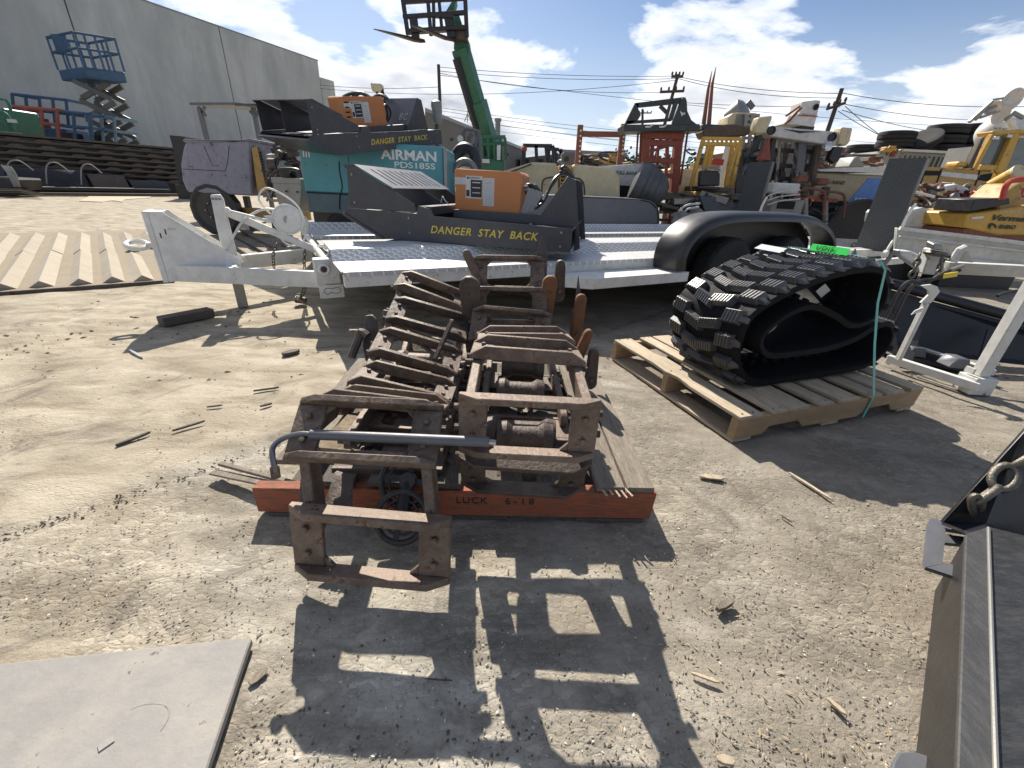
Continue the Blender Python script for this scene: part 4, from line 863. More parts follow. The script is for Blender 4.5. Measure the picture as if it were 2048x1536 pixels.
    m = MB(); m.ex([(-0.983, 0.4975, 0.476), (-0.971, 0.4975, 0.498), (-0.959, 0.4975, 0.476)], (0, 0.0005, 0)); m.build('print', M_letk, mc)
    if hoses == 'left':
        for z in (0.49, 0.44, 0.39, 0.34): MB().span((-1.075, 0.4978, z-0.008), (-1.015, 0.4994, z+0.008)).build('louvre', M_slot, mc)
    lettering('DANGER  STAY  BACK', 0.079, M_letter, t, basis((-1.125, -0.0012, 0.070), (1, 0, 0), (0, 0, 1)), 0.0006, 1.10, shear=0.25, bold=0.0012)
    # hoses from the motor over to the hitch panel
    for k, dy in enumerate((0.0, 0.07, 0.14)):
        m = MB(); m.tube([(-0.50, 0.56+dy, 0.44-0.03*k), (-0.42, 0.56+dy, 0.45), (-0.36, 0.58+dy, 0.36), (-0.40, 0.62+dy, 0.27), (-0.33, 0.70+dy, 0.33+0.03*k), (-0.27, 0.80+dy, 0.50), (-0.20, 0.9, 0.56+0.03*k), (-0.12, 0.95+dy, 0.54)], 0.013, 8, 5); m.build('hydraulic_hose', M_hose, t)
    m = MB(); m.cyl((-0.50, 0.56, 0.44), (-0.455, 0.56, 0.445), 0.018); m.cyl((-0.50, 0.63, 0.41), (-0.455, 0.63, 0.425), 0.018); m.build('hose_fitting', M_alu, t)
    if pouch:
        m = MB(); m.ex([(-0.485, 0.47, 0.235), (-0.40, 0.47, 0.225), (-0.30, 0.47, 0.40), (-0.435, 0.47, 0.43)], (0.0, 0.012, 0)); m.build('manual_pouch', material('clear_pouch', (0.22, 0.22, 0.24), 0.25, dirt=0.4, dirtcol=(0.4, 0.4, 0.4), scale=14, bump=0.2), t)
        m = MB(); m.tube([(-1.10, 0.36, 0.27), (-1.13, 0.34, 0.31), (-1.16, 0.38, 0.33), (-1.19, 0.42, 0.28)], 0.004, 5, 4); m.build('wire_tie', M_paper, t)
    return t
brush_cutter('charcoal brush cutter with orange cover and paper pouch, lying across the white trailer', (0.39, 3.25, 0.545), (0, 0, math.radians(-11)), True, 'right')
bc2 = brush_cutter('charcoal brush cutter with louvred orange cover, perched on top of the teal compressor', (-1.13, 6.52, 1.47), (math.radians(3.7), math.radians(-9.4), math.radians(50.7)), False, 'left')
bc2.rotation_mode = 'XYZ'
# logo on the grey hitch panel of the upper cutter
hp = [c for c in bc2.children if c.name.startswith('hitch_panel')][0]
d = V((0.237, 0, 0.359)).normalized()
lettering('BC', 0.13, M_letg, hp, basis(V((-0.26, 0.56, 0.279))+V((-0.0035, 0, 0.0023)), (0, -1, 0), d), 0.0008, 1.2)
# ------------------------------------------------ teal air compressor under it
x0, x1 = at(606, 360, 5.9).x, at(889, 360, 5.95).x; zt, zm, zb = 1.40, at(650, 387, 5.9).z, at(650, 426, 5.9).z
ac = thing('air_compressor', 'teal towable air compressor with large white lettering behind the trailer', 'compressor', (x0, 5.9, 0), (0, 0, math.radians(1.5)))
Wc = x1-x0; 
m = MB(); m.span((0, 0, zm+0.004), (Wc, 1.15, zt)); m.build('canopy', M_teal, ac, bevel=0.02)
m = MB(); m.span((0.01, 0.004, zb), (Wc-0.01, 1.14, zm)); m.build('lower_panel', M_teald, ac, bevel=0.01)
m = MB(); m.span((Wc-0.66, -0.004, at(800, 352, 5.9).z-0.03), (Wc-0.26, -0.0005, at(800, 348, 5.9).z)); m.build('vent', M_slot, ac)
m = MB(); m.beam((Wc+0.02, -0.02, zb-0.1), (Wc+0.02, -0.02, zt-0.02), 0.035, 0.05); m.build('corner_post', M_steelg, ac, bevel=0.004)
m = MB(); m.tube([(0.43, -0.003, 0.60), (0.45, -0.003, 0.75), (0.50, -0.003, 0.88), (0.49, -0.003, 1.05), (0.50, -0.003, 1.17)], 0.007, 5, 4); m.build('dent_line', M_slot, ac)
for xx in (0.62, 1.42): MB().span((xx-0.003, -0.002, zm+0.03), (xx+0.003, -0.0005, zt-0.06)).build('door_seam', M_slot, ac)
for xx in (0.66, 1.36):
    MB().span((xx, -0.012, zm+0.10), (xx+0.045, -0.001, zm+0.16)).build('latch', M_black, ac, bevel=0.003)
MB().span((0.02, -0.006, zm+0.001), (Wc-0.02, -0.001, zm+0.012)).build('trim_rail', M_slot, ac)
z_ = at(820, 320, 5.9).z; B_ = basis((at(762, 319, 5.9).x-x0, -0.0025, z_), (1, 0, 0), (0, 0, 1)); o_ = lettering('AIRMAN', 0.155, M_letw, ac, B_, 0.001, 1.0, bold=0.004); o_.matrix_local = B_ @ Matrix.Diagonal((0.70/max(v_.co.x for v_ in o_.data.vertices), 1, 1, 1))
z_ = at(820, 334, 5.9).z; B_ = basis((at(787, 336, 5.9).x-x0, -0.0025, z_-0.012), (1, 0, 0), (0, 0, 1)); o_ = lettering('PDS185S', 0.095, M_letw, ac, B_, 0.001, 1.0, bold=0.0012); o_.matrix_local = B_ @ Matrix.Diagonal((0.53/max(v_.co.x for v_ in o_.data.vertices), 1, 1, 1))
m = MB(); 
for k, (dx, h) in enumerate(((0.05, 0.09), (0.085, 0.09), (0.12, 0.09))): m.span((dx, -0.003, zt-0.20), (dx+0.016, -0.001, zt-0.20+h))
m.span((0.05, -0.003, zt-0.11), (0.14, -0.001, zt-0.095)); m.build('decal', M_letw, ac)
for x in (0.45, Wc-0.5): wheel(ac, (x, 0.10, 0.29), (0, 1, 0), 0.28, 0.18, M_steelg)
MB().span((0.0, 0.15, 0.36), (Wc, 0.22, zb-0.002)).build('chassis', M_black, ac); MB().span((0.0, 0.85, 0.36), (Wc, 0.92, zb-0.002)).build('chassis', M_black, ac)
for x in (0.02, Wc-0.08): MB().span((x, 0.16, 0.0), (x+0.06, 0.21, 0.359)).build('stand', M_black, ac)
# ------------------------------------------------ lilac generator with one wheel
pg = WB(); Yp = 7.3; pgt = thing('lilac_welder', 'lilac painted towable welder with bare disc wheel left of the compressor', 'generator', (at(430, 400, Yp).x, Yp, 0))
m = WB(); m.poly([(372, 283), (365, 300), (360, 330), (364, 362), (374, 384), (505, 392), (502, 350), (500, 286), (496, 280)], Yp, 1.3); m.build('canopy', M_purple, pgt, bevel=0.03)
m = WB(); m.poly([(364, 281), (368, 277), (470, 282), (497, 276), (500, 282), (372, 286)], Yp-0.02, 1.34); m.build('lid', M_purple, pgt, bevel=0.008)
m = WB(); m.ln([(458, 292), (455, 325), (450, 342), (362, 338)], Yp-0.004, 0.0035); m.build('panel_seam', M_slot, pgt)
m = WB(); m.ln([(408, 292), (425, 332), (438, 331)], Yp-0.004, 0.003); m.build('panel_seam', M_slot, pgt)
m = WB(); m.poly([(503, 296), (514, 293), (534, 384), (516, 388)], Yp-0.02, 0.7); m.build('radiator_cover', M_yellow2, pgt)
for k in range(10): WB().px(517+k*1.3, 304+k*6, 521+k*1.3, 307.5+k*6, Yp-0.04, 0.02).build('louvre', M_slot, pgt)
m = WB(); m.poly([(513, 290), (528, 292), (540, 392), (526, 395)], Yp+0.02, 0.9); m.build('end_panel', M_purple, pgt)
c = at(428, 412, Yp+0.02); R_ = 0.42
m = WB(); m.lathe((c.x, Yp+0.05, 0.40), (0, 1, 0), [(0.04, -0.06), (0.10, -0.07), (0.16, -0.03), (0.30, -0.03), (0.36, -0.06), (0.40, -0.05), (0.40, 0.10), (0.04, 0.1)], 14); wh = m.build('disc_wheel', M_black, pgt, smooth=20)
for i in range(6): a = i*math.pi/3; WB().cyl((c.x+0.12*math.cos(a), Yp-0.04, 0.4+0.12*math.sin(a)), (c.x+0.12*math.cos(a), Yp, 0.4+0.12*math.sin(a)), 0.014, n=6).build('wheel_nut', M_steelg, wh)
for x in (0.0,): WB().span((at(440, 400, Yp).x, Yp+0.2, 0.3), (at(600, 400, Yp).x, Yp+0.3, 0.45)).build('chassis', M_yellow2, pgt)
WB().span((at(520, 400, Yp).x, Yp+0.2, 0.0), (at(524, 400, Yp).x, Yp+0.28, 0.3)).build('stand', M_black, pgt)
WB().span((c.x-0.04, Yp+0.9, 0.0), (c.x+0.04, Yp+1.0, 0.6)).build('stand', M_black, pgt)
# ------------------------------------------------ tangled engine units
def clutter(name, label, cat, u0, v0, u1, v1, Y, d, mats, n, seed, pipes=6, grow=1.0, group=None):
    """a real heap of blocks, drums and pipes filling a region; every member its own part"""
    r = random.Random(seed); base = place((u0+u1)/2, v1, Y); t = thing(name, label, cat, base, group=group)
    for i in range(n):
        w = (u1-u0)*r.uniform(0.14, 0.36)*grow; h = (v1-v0)*r.uniform(0.12, 0.36)*grow; uu = r.uniform(u0, u1-w); vv = r.uniform(v0, v1-h); yy = Y+r.uniform(0, d*0.7); mt = r.choice(mats)
        k = r.random(); m = WB(); a, b = at(uu, vv+h/2, yy), at(uu+w, vv+h/2, yy); hh = abs(at(uu, vv, yy).z-at(uu, vv+h, yy).z)
        if k < 0.40: m.box((a+b)/2, ((b-a).length, r.uniform(0.1, 0.3), hh), (r.uniform(-.2, .2), r.uniform(-.25, .25), r.uniform(-.5, .5))); m.build('housing', mt, t, bevel=0.006)
        elif k < 0.68: m.cyl(a, b, hh*0.42, n=14); m.build('drum', mt, t)
        elif k < 0.85: m.lathe((a+b)/2, (r.uniform(-.4, .4), -1, r.uniform(-.3, .3)), [(0.02, -0.04), (hh*0.5, -0.04), (hh*0.5, 0.04), (hh*0.2, 0.06), (0.02, 0.08)], 18); m.build('pulley', mt, t)
        else:
            m.beam(at(uu, vv, yy), at(uu+w, vv+h, yy), 0.035, 0.05); m.build('bracket', mt, t)
    for i in range(pipes):
        p = []; uu, vv = r.uniform(u0, u1), r.uniform(v0, v1); yy = Y-0.05+r.uniform(0, d*0.3)
        for k in range(r.randint(3, 5)): p.append((uu, vv, yy)); uu = min(max(uu+r.uniform(-1, 1)*(u1-u0)*0.35, u0), u1); vv = min(max(vv+r.uniform(-1, 1)*(v1-v0)*0.4, v0), v1)
        WB().ln(p, Y, r.uniform(0.008, 0.022), 6, 4).build('pipe', r.choice([M_hose, M_steelg, M_rust2, M_hose]), t)
    return t
clutter('engine_unit', 'exposed greasy diesel engine between the lilac welder and the teal compressor', 'engine', 534, 288, 604, 400, 6.7, 0.8, [M_black, M_rust2, M_steelg, M_debris, M_black], 34, 3, 12)
et = thing('control_cabinet', 'grey-brown cabinet with bolt holes standing in front of the exposed engine', 'cabinet', place(570, 420, 6.3))
WB().poly([(544, 364), (600, 362), (604, 372), (600, 425), (562, 425), (548, 380)], 6.3, 0.35).build('case', M_steelg, et, bevel=0.01)
WB().px(542, 356, 602, 367, 6.28, 0.42).build('lid', M_steelg, et, bevel=0.005)
for u, v in ((556, 383), (572, 383), (594, 384), (572, 420)): WB().cyl(at(u, v, 6.27), at(u, v, 6.30), 0.012, n=8).build('bolt_hole', M_slot, et)
for u in (552, 598): WB().span((at(u, 420, 6.4).x-0.03, 6.4, 0), (at(u, 420, 6.4).x+0.03, 6.46, at(u, 424, 6.4).z)).build('leg', M_steelg, et)
WB().ln([(545, 352), (556, 340), (580, 338), (598, 342), (602, 355)], 6.25, 0.022, 8, 4).build('handle_bar', M_hose, et)
def wtext(txt, u, v, Y, hpx, mat, parent, spread=1.0, shear=0.0, bold=0.0, u2=None, slope=0.0):
    a = at(u, v, Y); b = at(u, v-hpx, Y); size = (b-a).length/0.70
    root = parent
    while root.parent is not None: root = root.parent
    p = a-root.location
    B_ = basis(p, (1, 0, slope), (0, 0, 1)); o = lettering(txt, size, mat, parent, B_, 0.001, spread, shear, bold)
    if u2 is not None:
        xs_ = [q.co.x for q in o.data.vertices]; w = max(xs_)-min(xs_); k = (at(u2, v, Y)-a).length/max(w, 1e-5)
        o.matrix_local = B_ @ Matrix.Diagonal((k, 1, 1, 1))
    return o
# ------------------------------------------------ black attachment at the right edge
Zb = 0.26
ba = thing('skid_attachment', 'long black steel attachment with a chained lug, cut off by the right edge', 'attachment', (1.12, 0.78, 0))
def g(u, v, z): return G(u, v, z)
m = WB(); m.ex([g(1932, 1068, Zb), g(1976, 1054, Zb), g(1990, 1536, Zb), g(1995, 1800, Zb), g(1915, 1800, Zb), g(1915, 1536, Zb)], (0, 0, -0.012)); m.build('edge_flange', material('dusty_black_flange', (0.048, 0.048, 0.049), 0.55, dirt=0.5, dirtcol=(0.10, 0.095, 0.088), scale=8, bump=0.12, stretch=(3, 1, 1)), ba, bevel=0.002)
m = WB(); m.ex([g(1933, 1070, Zb-0.012), g(1915, 1536, Zb-0.012), g(1915, 1800, Zb-0.012)], (0.02, 0.0, -0.20)); m.build('side_wall', M_black, ba)
m = WB(); m.tube([g(1977, 1056, Zb+0.002), g(1984, 1300, Zb+0.002), g(1992, 1536, Zb+0.002), g(1996, 1790, Zb+0.002)], 0.0035, 8); m.build('weld_bead', M_steelg, ba)
A0, A1 = g(1978, 1054, Zb-0.001), g(1994, 1790, Zb-0.001)
m = WB(); m.ex([A0, A0+V((0.55, -0.16, -0.030)), A1+V((0.55, -0.16, -0.030)), A1], (0, 0, -0.010)); m.build('floor_plate', material('scuffed_black_floor', (0.030, 0.031, 0.032), 0.42, dirt=0.5, dirtcol=(0.09, 0.085, 0.08), scale=7, bump=0.1, stretch=(1, 3, 1)), ba)
Pa, Pb = att(1887, 1043, 1.135), att(2052, 860, 1.13)
m = WB(); m.ex([Pa, Pb, Pb+V((0.5, -0.1, 0.25)), Pb+V((0.5, -0.1, -0.45)), g(2048, 1112, Zb)+V((0.2, 0, -0.04)), g(1976, 1056, Zb-0.005), g(1932, 1068, Zb-0.005), Pa+V((0, 0, -0.01))], (0.010, 0.014, 0)); m.build('end_plate', M_black, ba, bevel=0.001)
m = WB(); m.ex([att(2025, 1190, 1.0), att(2060, 1155, 0.99), att(2060, 1225, 0.98)], (0.0, 0.0, 0.03)); m.build('floor_rib', M_black, ba)
lg = WB(); z = 0.17
def gp(pts): return [g(u, v, z) for u, v in pts]
hp_ = thing('hook_plate', 'flat grey ladder-shaped steel plate jutting out below the chained black attachment', 'steel plate', (1.15, 0.85, 0))
m = WB(); m.ex(gp([(1862, 1036), (1880, 1040), (1893, 1052), (1885, 1127), (1852, 1134), (1848, 1124), (1856, 1045)]), (0, 0, -0.010)); m.build('side_bar', M_grey, hp_)
for pts in (((1893.5, 1048), (1940, 1054), (1940, 1066), (1893.2, 1058)), ((1891.5, 1068), (1940, 1075), (1940, 1090), (1889.5, 1085)), ((1885.5, 1124), (1940, 1138), (1940, 1163), (1853, 1134.5), (1885, 1127.5))):
    m = WB(); m.ex(gp(pts), (0, 0, -0.010)); m.build('rung', M_grey, hp_)
cc_ = thing('lifting_chain', 'heavy oily chain hooked to the black attachment, running off the right edge', 'chain', (0, 0, 0))
anch = att(1957, 1062, 1.10); 
chain('c', [att(1950, 1008, 1.075), att(1995, 975, 1.08), att(2022, 935, 1.085), att(2075, 905, 1.09), att(2120, 880, 1.10)], cc_, 0.074, 0.0100)
m = MB(); m.tube([anch+V((0, 0.004, -0.01)), att(1953, 1040, 1.088), att(1944, 1015, 1.078), att(1943, 998, 1.07), att(1952, 992, 1.066), att(1962, 1002, 1.07), att(1964, 1030, 1.082), att(1962, 1052, 1.095)], 0.0085, 9, 5); m.build('hook', M_chain, cc_)
kb = tag(MB().ex([g(1893, 1420, 0.05), g(1912, 1418, 0.05), g(1912, 1650, 0.05), g(1880, 1650, 0.05)], (0, 0, 0.03)).build('wood_board', M_wood), 'pale wood board peeking out under the black attachment at the bottom edge', 'board')
kt = tag(MB().ex([g(1780, 1530, 0.10), g(1792, 1510, 0.10), g(1820, 1508, 0.10), g(1858, 1520, 0.10), g(1880, 1600, 0.10), g(1770, 1600, 0.10)], (0, 0, 0.012)).build('steel_tab', M_grey, bevel=0.003), 'rounded grey steel tab entering the frame at the bottom edge', 'steel tab')
# ------------------------------------------------ white jack leg and black bucket behind the pallet
jl = thing('trailer_jack', 'white square jack leg with a foot box at the right edge', 'jack', (2.74, 2.24, 0))
m = MB(); m.span((-0.075, -0.05, 0.003), (0.055, 0.06, 0.105)); m.build('foot_box', M_white2, jl, bevel=0.004)
m = MB(); m.span((-0.035, -0.02, 0.106), (0.028, 0.04, 1.30)); m.build('tube', M_white2, jl, bevel=0.006)
for x in (-0.07, 0.045): MB().span((x-0.006, -0.01, 0.116), (x+0.006, 0.04, 0.15)).build('lug', M_white2, jl)
bu = thing('black_bucket', 'wide glossy black loader bucket standing behind the strapped rubber track', 'bucket', (3.2, 3.1, 0))
M_blue_k = material('blue_black_coat', (0.006, 0.007, 0.012), 0.5, dirt=0.15, dirtcol=(0.08, 0.08, 0.08), scale=4, bump=0.03)
Yb = 3.0; tl, tr_ = at(1778, 566, Yb), at(2048, 640, Yb-0.15); e = tr_-tl
m = WB(); m.cyl(tl, tl+e*1.7, 0.035, n=14); m.build('top_pipe', M_blue_k, bu)
m = WB(); m.ex([tl+V((0, 0.02, -0.04)), tl+e*1.7+V((0, 0.02, -0.04)), V(((tl+e*1.7).x, tl.y-0.42, 0.02)), V((tl.x, tl.y-0.10, 0.02))], (0.0, 0.03, 0)); m.build('back_sheet', M_blue_k, bu)
m = WB(); b0, b1 = at(1783, 700, Yb-0.22), at(2048, 760, Yb-0.38); m.beam(b0, b0+(b1-b0)*1.8, 0.30, 0.025); m.build('cutting_edge', M_black, bu)
m = WB(); m.ex([tl+V((-0.01, 0, 0)), V((tl.x-0.01, Yb-0.34, 0.05)), V((tl.x-0.01, Yb+0.3, 0.05))], (0.02, 0, 0)); m.build('side_cheek', M_blue_k, bu)
for u in (1832, 1985): WB().bar((u, 660, Yb-0.22), (u-22, 735, Yb-0.45), Yb, 0.05, 0.03).build('hinge_arm', M_black, bu)
fr = thing('white_base_frame', 'white steel base frame with an upright bracket in front of the black bucket', 'frame', (2.7, 2.65, 0))
m = WB(); m.beam(G(1775, 716, 0.06), G(1960, 775, 0.06), 0.035, 0.05); m.build('base_rail', M_white2, fr, bevel=0.004)
m = WB(); m.beam(G(1842, 697, 0.08), G(1975, 738, 0.08), 0.05, 0.014); m.build('tread_strip', M_white2, fr)
m = WB(); m.beam(G(1855, 712, 0.07), G(1990, 748, 0.07), 0.02, 0.02); m.build('inner_rod', M_black, fr)
q0 = G(1796, 720, 0.09); m = WB(); m.beam(q0, q0+V((0.0, 0, 0.37)), 0.022, 0.035); m.build('upright', M_white2, fr, bevel=0.003)
tp_ = q0+V((0, 0, 0.37))
m = WB(); m.ex([tp_+V((-0.03, 0, 0)), tp_+V((0.03, 0, 0)), tp_+V((0.05, 0, 0.07)), tp_+V((0.02, 0, 0.10)), tp_+V((-0.02, 0, 0.11)), tp_+V((-0.07, 0, 0.10)), tp_+V((-0.02, 0, 0.075)), tp_+V((-0.005, 0, 0.05))], (0, 0.012, 0)); m.build('claw_plate', M_white2, fr)
for z in (-0.05,): WB().ex([tp_+V((-0.02, -0.02, z)), tp_+V((-0.07, -0.02, z-0.02)), tp_+V((-0.06, -0.02, z+0.005)), tp_+V((-0.02, -0.02, z+0.03))], (0, 0.006, 0)).build('tab', M_white2, fr)
for u, v in ((1838, 705), (1925, 728)): m = WB(); c = G(u, v, 0.10); m.ex([c+V((-0.07, 0, -0.03)), c+V((0.07, 0, -0.04)), c+V((0.04, 0, 0.03)), c+V((-0.04, 0, 0.035))], (0, 0.10, 0)); m.build('skid_shoe', M_grey, fr, bevel=0.006)
hh = thing('hydraulic_hoses', 'pair of black hydraulic hoses looping from the rubber track to the white bracket', 'hoses', (2.6, 2.8, 0))
for pts in (((1770, 640), (1800, 580), (1822, 562), (1850, 566), (1880, 550), (1905, 538)), ((1783, 650), (1812, 590), (1832, 566), (1848, 560), (1880, 556), (1920, 540))):
    WB().ln(pts, 2.75, 0.011, 8, 5).build('hose', M_hose, hh)
WB().cyl(at(1900, 540, 2.75), at(1926, 532, 2.75), 0.012, n=8).build('coupling', M_steelg, hh); WB().bar((1888, 552), (1914, 548), 2.72, 0.010, 0.03).build('yellow_tag', M_letter, hh)
WB().ln([(1995, 592), (2015, 585), (2060, 578)], 2.75, 0.010, 8, 4).build('hose', M_hose, hh)
# ------------------------------------------------ second white trailer
t2 = thing('utility_trailer', 'white box-sided trailer with a chained coupler at the right edge', 'trailer', (4.6, 4.2, 0))
a, b, c_, d_ = at(1795, 456, 4.9), at(2060, 488, 4.5), at(2060, 535, 4.5), at(1792, 502, 4.9)
m = WB(); m.ex([a, b, c_, d_], (0.05, 0.10, 0)); m.build('side_rail', M_white2, t2, bevel=0.004)
for f in (0.0, 0.33, 1.0):
    m = WB(); p, q = a.lerp(d_, f), b.lerp(c_, f); m.beam(p+V((0, -0.03, 0)), q+V((0, -0.03, 0)), 0.05, 0.035 if f in (0, 1) else 0.015); m.build('rail_flange', M_white2, t2)
a, b, c_, d_ = at(1900, 524, 3.7), at(2060, 532, 3.3), at(2060, 556, 3.3), at(1895, 548, 3.7)
m = WB(); m.ex([a, b, c_, d_], (0.03, 0.08, 0)); m.build('tongue_rail', M_white2, t2, bevel=0.004)
m = WB(); m.ex([at(1845, 548, 3.7), at(1893, 552, 3.65), at(1884, 500, 3.7), at(1862, 497, 3.72)], (0.02, 0.10, 0)); m.build('coupler', M_white2, t2, bevel=0.01)
m = WB(); m.ex([at(1798, 500, 3.9), at(1822, 502, 3.9), at(1850, 515, 3.8), at(1840, 540, 3.8), at(1800, 512, 3.9)], (0.02, 0.10, 0)); m.build('tongue_nose', M_white2, t2, bevel=0.01)
m = WB(); m.ex([at(1905, 522, 3.6), at(1950, 526, 3.5), at(1938, 505, 3.55), at(1928, 495, 3.55), at(1917, 502, 3.6)], (0.0, 0.06, 0)); m.build('jack_mount', M_white2, t2, bevel=0.006)
m = WB(); m.ln([(1905, 524), (1920, 500), (1930, 496)], 3.55, 0.03, 8); m.build('crank_socket', M_white2, t2)
m = WB(); m.ring(at(1878, 508, 3.68), (0.1, 0, 1), 0.085, 0.022, 20, 8); m.build('rusty_band', M_chain, t2)
m = WB(); m.ex([at(1865, 500, 3.62), at(1890, 502, 3.62), at(1886, 490, 3.62), at(1868, 488, 3.62)], (0, 0.08, 0.02)); m.build('coupler_cap', M_steelg, t2, bevel=0.008)
tc2 = thing('coupler_chain', 'rusty chain wrapped round the coupler of the right trailer', 'chain', (0, 0, 0))
chain('c', [at(1840, 508, 3.6), at(1832, 530, 3.58), at(1822, 555, 3.56)], tc2, 0.06, 0.009)
chain('c', [at(1886, 512, 3.58), at(1880, 530, 3.56), at(1876, 552, 3.55)], tc2, 0.06, 0.009)
for x, y in ((6.2, 4.6), (5.2, 3.6)): MB().span((x-4.6, y-4.2, 0), (x-4.55, y-4.15, 0.5)).build('stand', M_white2, t2)
# ------------------------------------------------ steel plate, bottom left
pts = [G(508, 1288), G(494, 1287), G(-10, 1342), G(-300, 1375), G(-200, 1700), G(380, 1700), G(425, 1537), G(500, 1310)]
sp_ = MB().ex([p+V((0, 0, 0.003)) for p in pts], (0, 0, 0.020)).build('steel_plate', material('scuffed_steel_plate', (0.265, 0.252, 0.235), 0.68, metal=0.0, dirt=0.7, dirtcol=(0.37, 0.335, 0.285), scale=3.5, bump=0.15, chips=0.08, chipcol=(0.12, 0.11, 0.10), vary=0.12), bevel=0.003)
tag(sp_, 'scuffed grey steel plate lying flat at the bottom left', 'steel plate')
m = MB(); m.tube([G(215, 1478, 0.0225), G(235, 1440, 0.0225), G(265, 1418, 0.0225), G(300, 1408, 0.0225), G(332, 1412, 0.0225), G(338, 1432, 0.0225), G(322, 1462, 0.0225)], [0.0006, 0.0012, 0.0018, 0.0016], 5, 6); w = m.build('weld_scar', sp_.data.materials[0], sp_)
m = MB(); m.box(G(212, 1488, 0.024), (0.022, 0.014, 0.003), (0, 0, 0.9)); m.build('weld_spatter', sp_.data.materials[0], sp_, bevel=0.001)
# ------------------------------------------------ wooden block
m = MB(); a, b = G(330, 655), G(432, 634); d = (b-a).normalized(); n_ = V((-d.y, d.x, 0)); 
m.ex([a, b, b+n_*0.095, a+n_*0.095], (0, 0, 0.062)); tag(m.build('timber_block', M_woodd, bevel=0.005), 'dark squared timber block lying beside the trailer jack', 'timber')
# ------------------------------------------------ ridged steel sheet on the ground
gr = thing('ridged_sheet', 'large flat steel sheet with rows of dusty ridges, left of the trailer nose', 'ridged sheet', (-3.4, 3.7, 0))
M_dust = material('dusty_ridge', (0.34, 0.295, 0.23), 0.9, dirt=0.5, dirtcol=(0.42, 0.37, 0.29), scale=6, bump=0.2, vary=0.12)
M_dusts = material('dust_on_sheet', (0.25, 0.205, 0.145), 0.95, dirt=0.6, dirtcol=(0.34, 0.285, 0.21), scale=5, bump=0.35, vary=0.1)
O_ = V((-3.30, 3.92, 0)); ex_ = V((-0.77, -0.64, 0)).normalized(); ey_ = V((-0.64, 0.77, 0)).normalized()
m = WB(); m.ex([O_, O_+ex_*3.2, O_+ex_*3.2+ey_*4.6, O_+ey_*4.6], (0, 0, 0.018)); m.build('base_sheet', M_dusts, gr)
m = WB(); m.beam(O_+V((0, 0, 0.010))-ey_*0.012, O_+ex_*3.2+V((0, 0, 0.010))-ey_*0.012, 0.022, 0.035); m.build('edge_angle', M_debris, gr)
tops = [((1110, 640), (1000, 262)), ((905, 632), (665, 262)), ((632, 650), (840, 262)), ((330, 665), (480, 262)), ((0, 690), (300, 262))]
def zz(p): return (p[0]/4.096, 400+p[1]/4.096)
for k, (p, q) in enumerate([((1165, 620), (1075, 425)), ((1080, 395), (1015, 258)), ((910, 632), (845, 264)), ((635, 650), (670, 264)), ((325, 668), (482, 264)), ((0, 690), (300, 264)), ((-330, 720), (90, 268)), ((-640, 740), (-90, 270)), ((1400, 600), (1290, 430)), ((1275, 370), (1190, 255))]):
    a, b = G(*zz(p), 0.068), G(*zz(q), 0.068); a.z = b.z = 0.072; d = (b-a).normalized(); n_ = V((-d.y, d.x, 0))
    segs = 2 if (b-a).length > 2.5 else 1
    for s_ in range(segs):
        p0, p1 = a.lerp(b, s_/segs+0.004), a.lerp(b, (s_+1)/segs-0.004); j = n_*random.uniform(-0.008, 0.008)
        m = WB(); m.ex([p0+j, p0+n_*0.078+j-V((0, 0, 0.054)), p0-n_*0.078+j-V((0, 0, 0.054))], p1-p0); m.build('ridge', M_dust, gr, smooth=0)
# a second stack of boards behind the tongue
for i, (p, q) in enumerate((((440, 470), (520, 520)), ((462, 465), (548, 512)), ((485, 460), (575, 505)))):
    m = MB(); a, b = G(*p, 0.03), G(*q, 0.03); m.beam(a, b, 0.10, 0.04); tag(m.build('ground_board', M_woodg, bevel=0.003), 'grey board lying behind the trailer tongue, %s of three' % ('leftmost', 'middle', 'rightmost')[i], 'board', 'boards behind the trailer tongue')
# ------------------------------------------------ cardboard sheet far left
cb = tag(MB().ex([G(158, 403), G(182, 392), G(300, 392), G(303, 396), G(250, 400), G(245, 405), G(225, 402), G(205, 405)], (0, 0, 0.02)).build('cardboard_sheet', material('pale_cardboard', (0.42, 0.36, 0.26), 0.9, dirt=0.2, scale=2, bump=0.05)), 'torn pale cardboard sheet lying in front of the steel pile', 'cardboard')
# ------------------------------------------------ warehouse wall
wd = V((0.3886, 0.9214, 0)); wp = V((-25.88, 27.43, 0)); wn_ = V((-0.9214, 0.3886, 0))
far = wp+wd*((44.67-27.43)/0.9214); wh = thing('warehouse', 'long windowless grey concrete warehouse wall filling the upper left', 'building', (far.x, far.y, 0))
L0 = 8.7*0.998; k0 = (V((-25.4, 28.6, 0))-wp).dot(wd); tot = (far-wp).dot(wd)
cuts = [k0-4*L0, k0-3*L0, k0-2*L0, k0-L0, k0, k0+L0, tot]
for s0, s1 in zip(cuts[:-1], cuts[1:]):
    p0, p1 = wp+wd*(s0+0.04), wp+wd*(s1-0.04); m = WB(); m.ex([p0, p1, p1+V((0, 0, 10.25)), p0+V((0, 0, 10.25))], wn_*0.35); m.build('wall_panel', M_wall, wh, smooth=0)
m = WB(); m.ex([wp+wd*cuts[0]+wn_*0.36, far+wn_*0.36, far+wn_*0.36+V((0, 0, 10.1)), wp+wd*cuts[0]+wn_*0.36+V((0, 0, 10.1))], wn_*20); m.build('building_body', M_wall, wh)
m = WB(); m.ex([wp+wd*cuts[0]-wn_*0.03+V((0, 0, 10.251)), far-wn_*0.03+V((0, 0, 10.251)), far-wn_*0.03+V((0, 0, 10.33)), wp+wd*cuts[0]-wn_*0.03+V((0, 0, 10.33))], wn_*0.5); m.build('coping', M_steelg, wh)
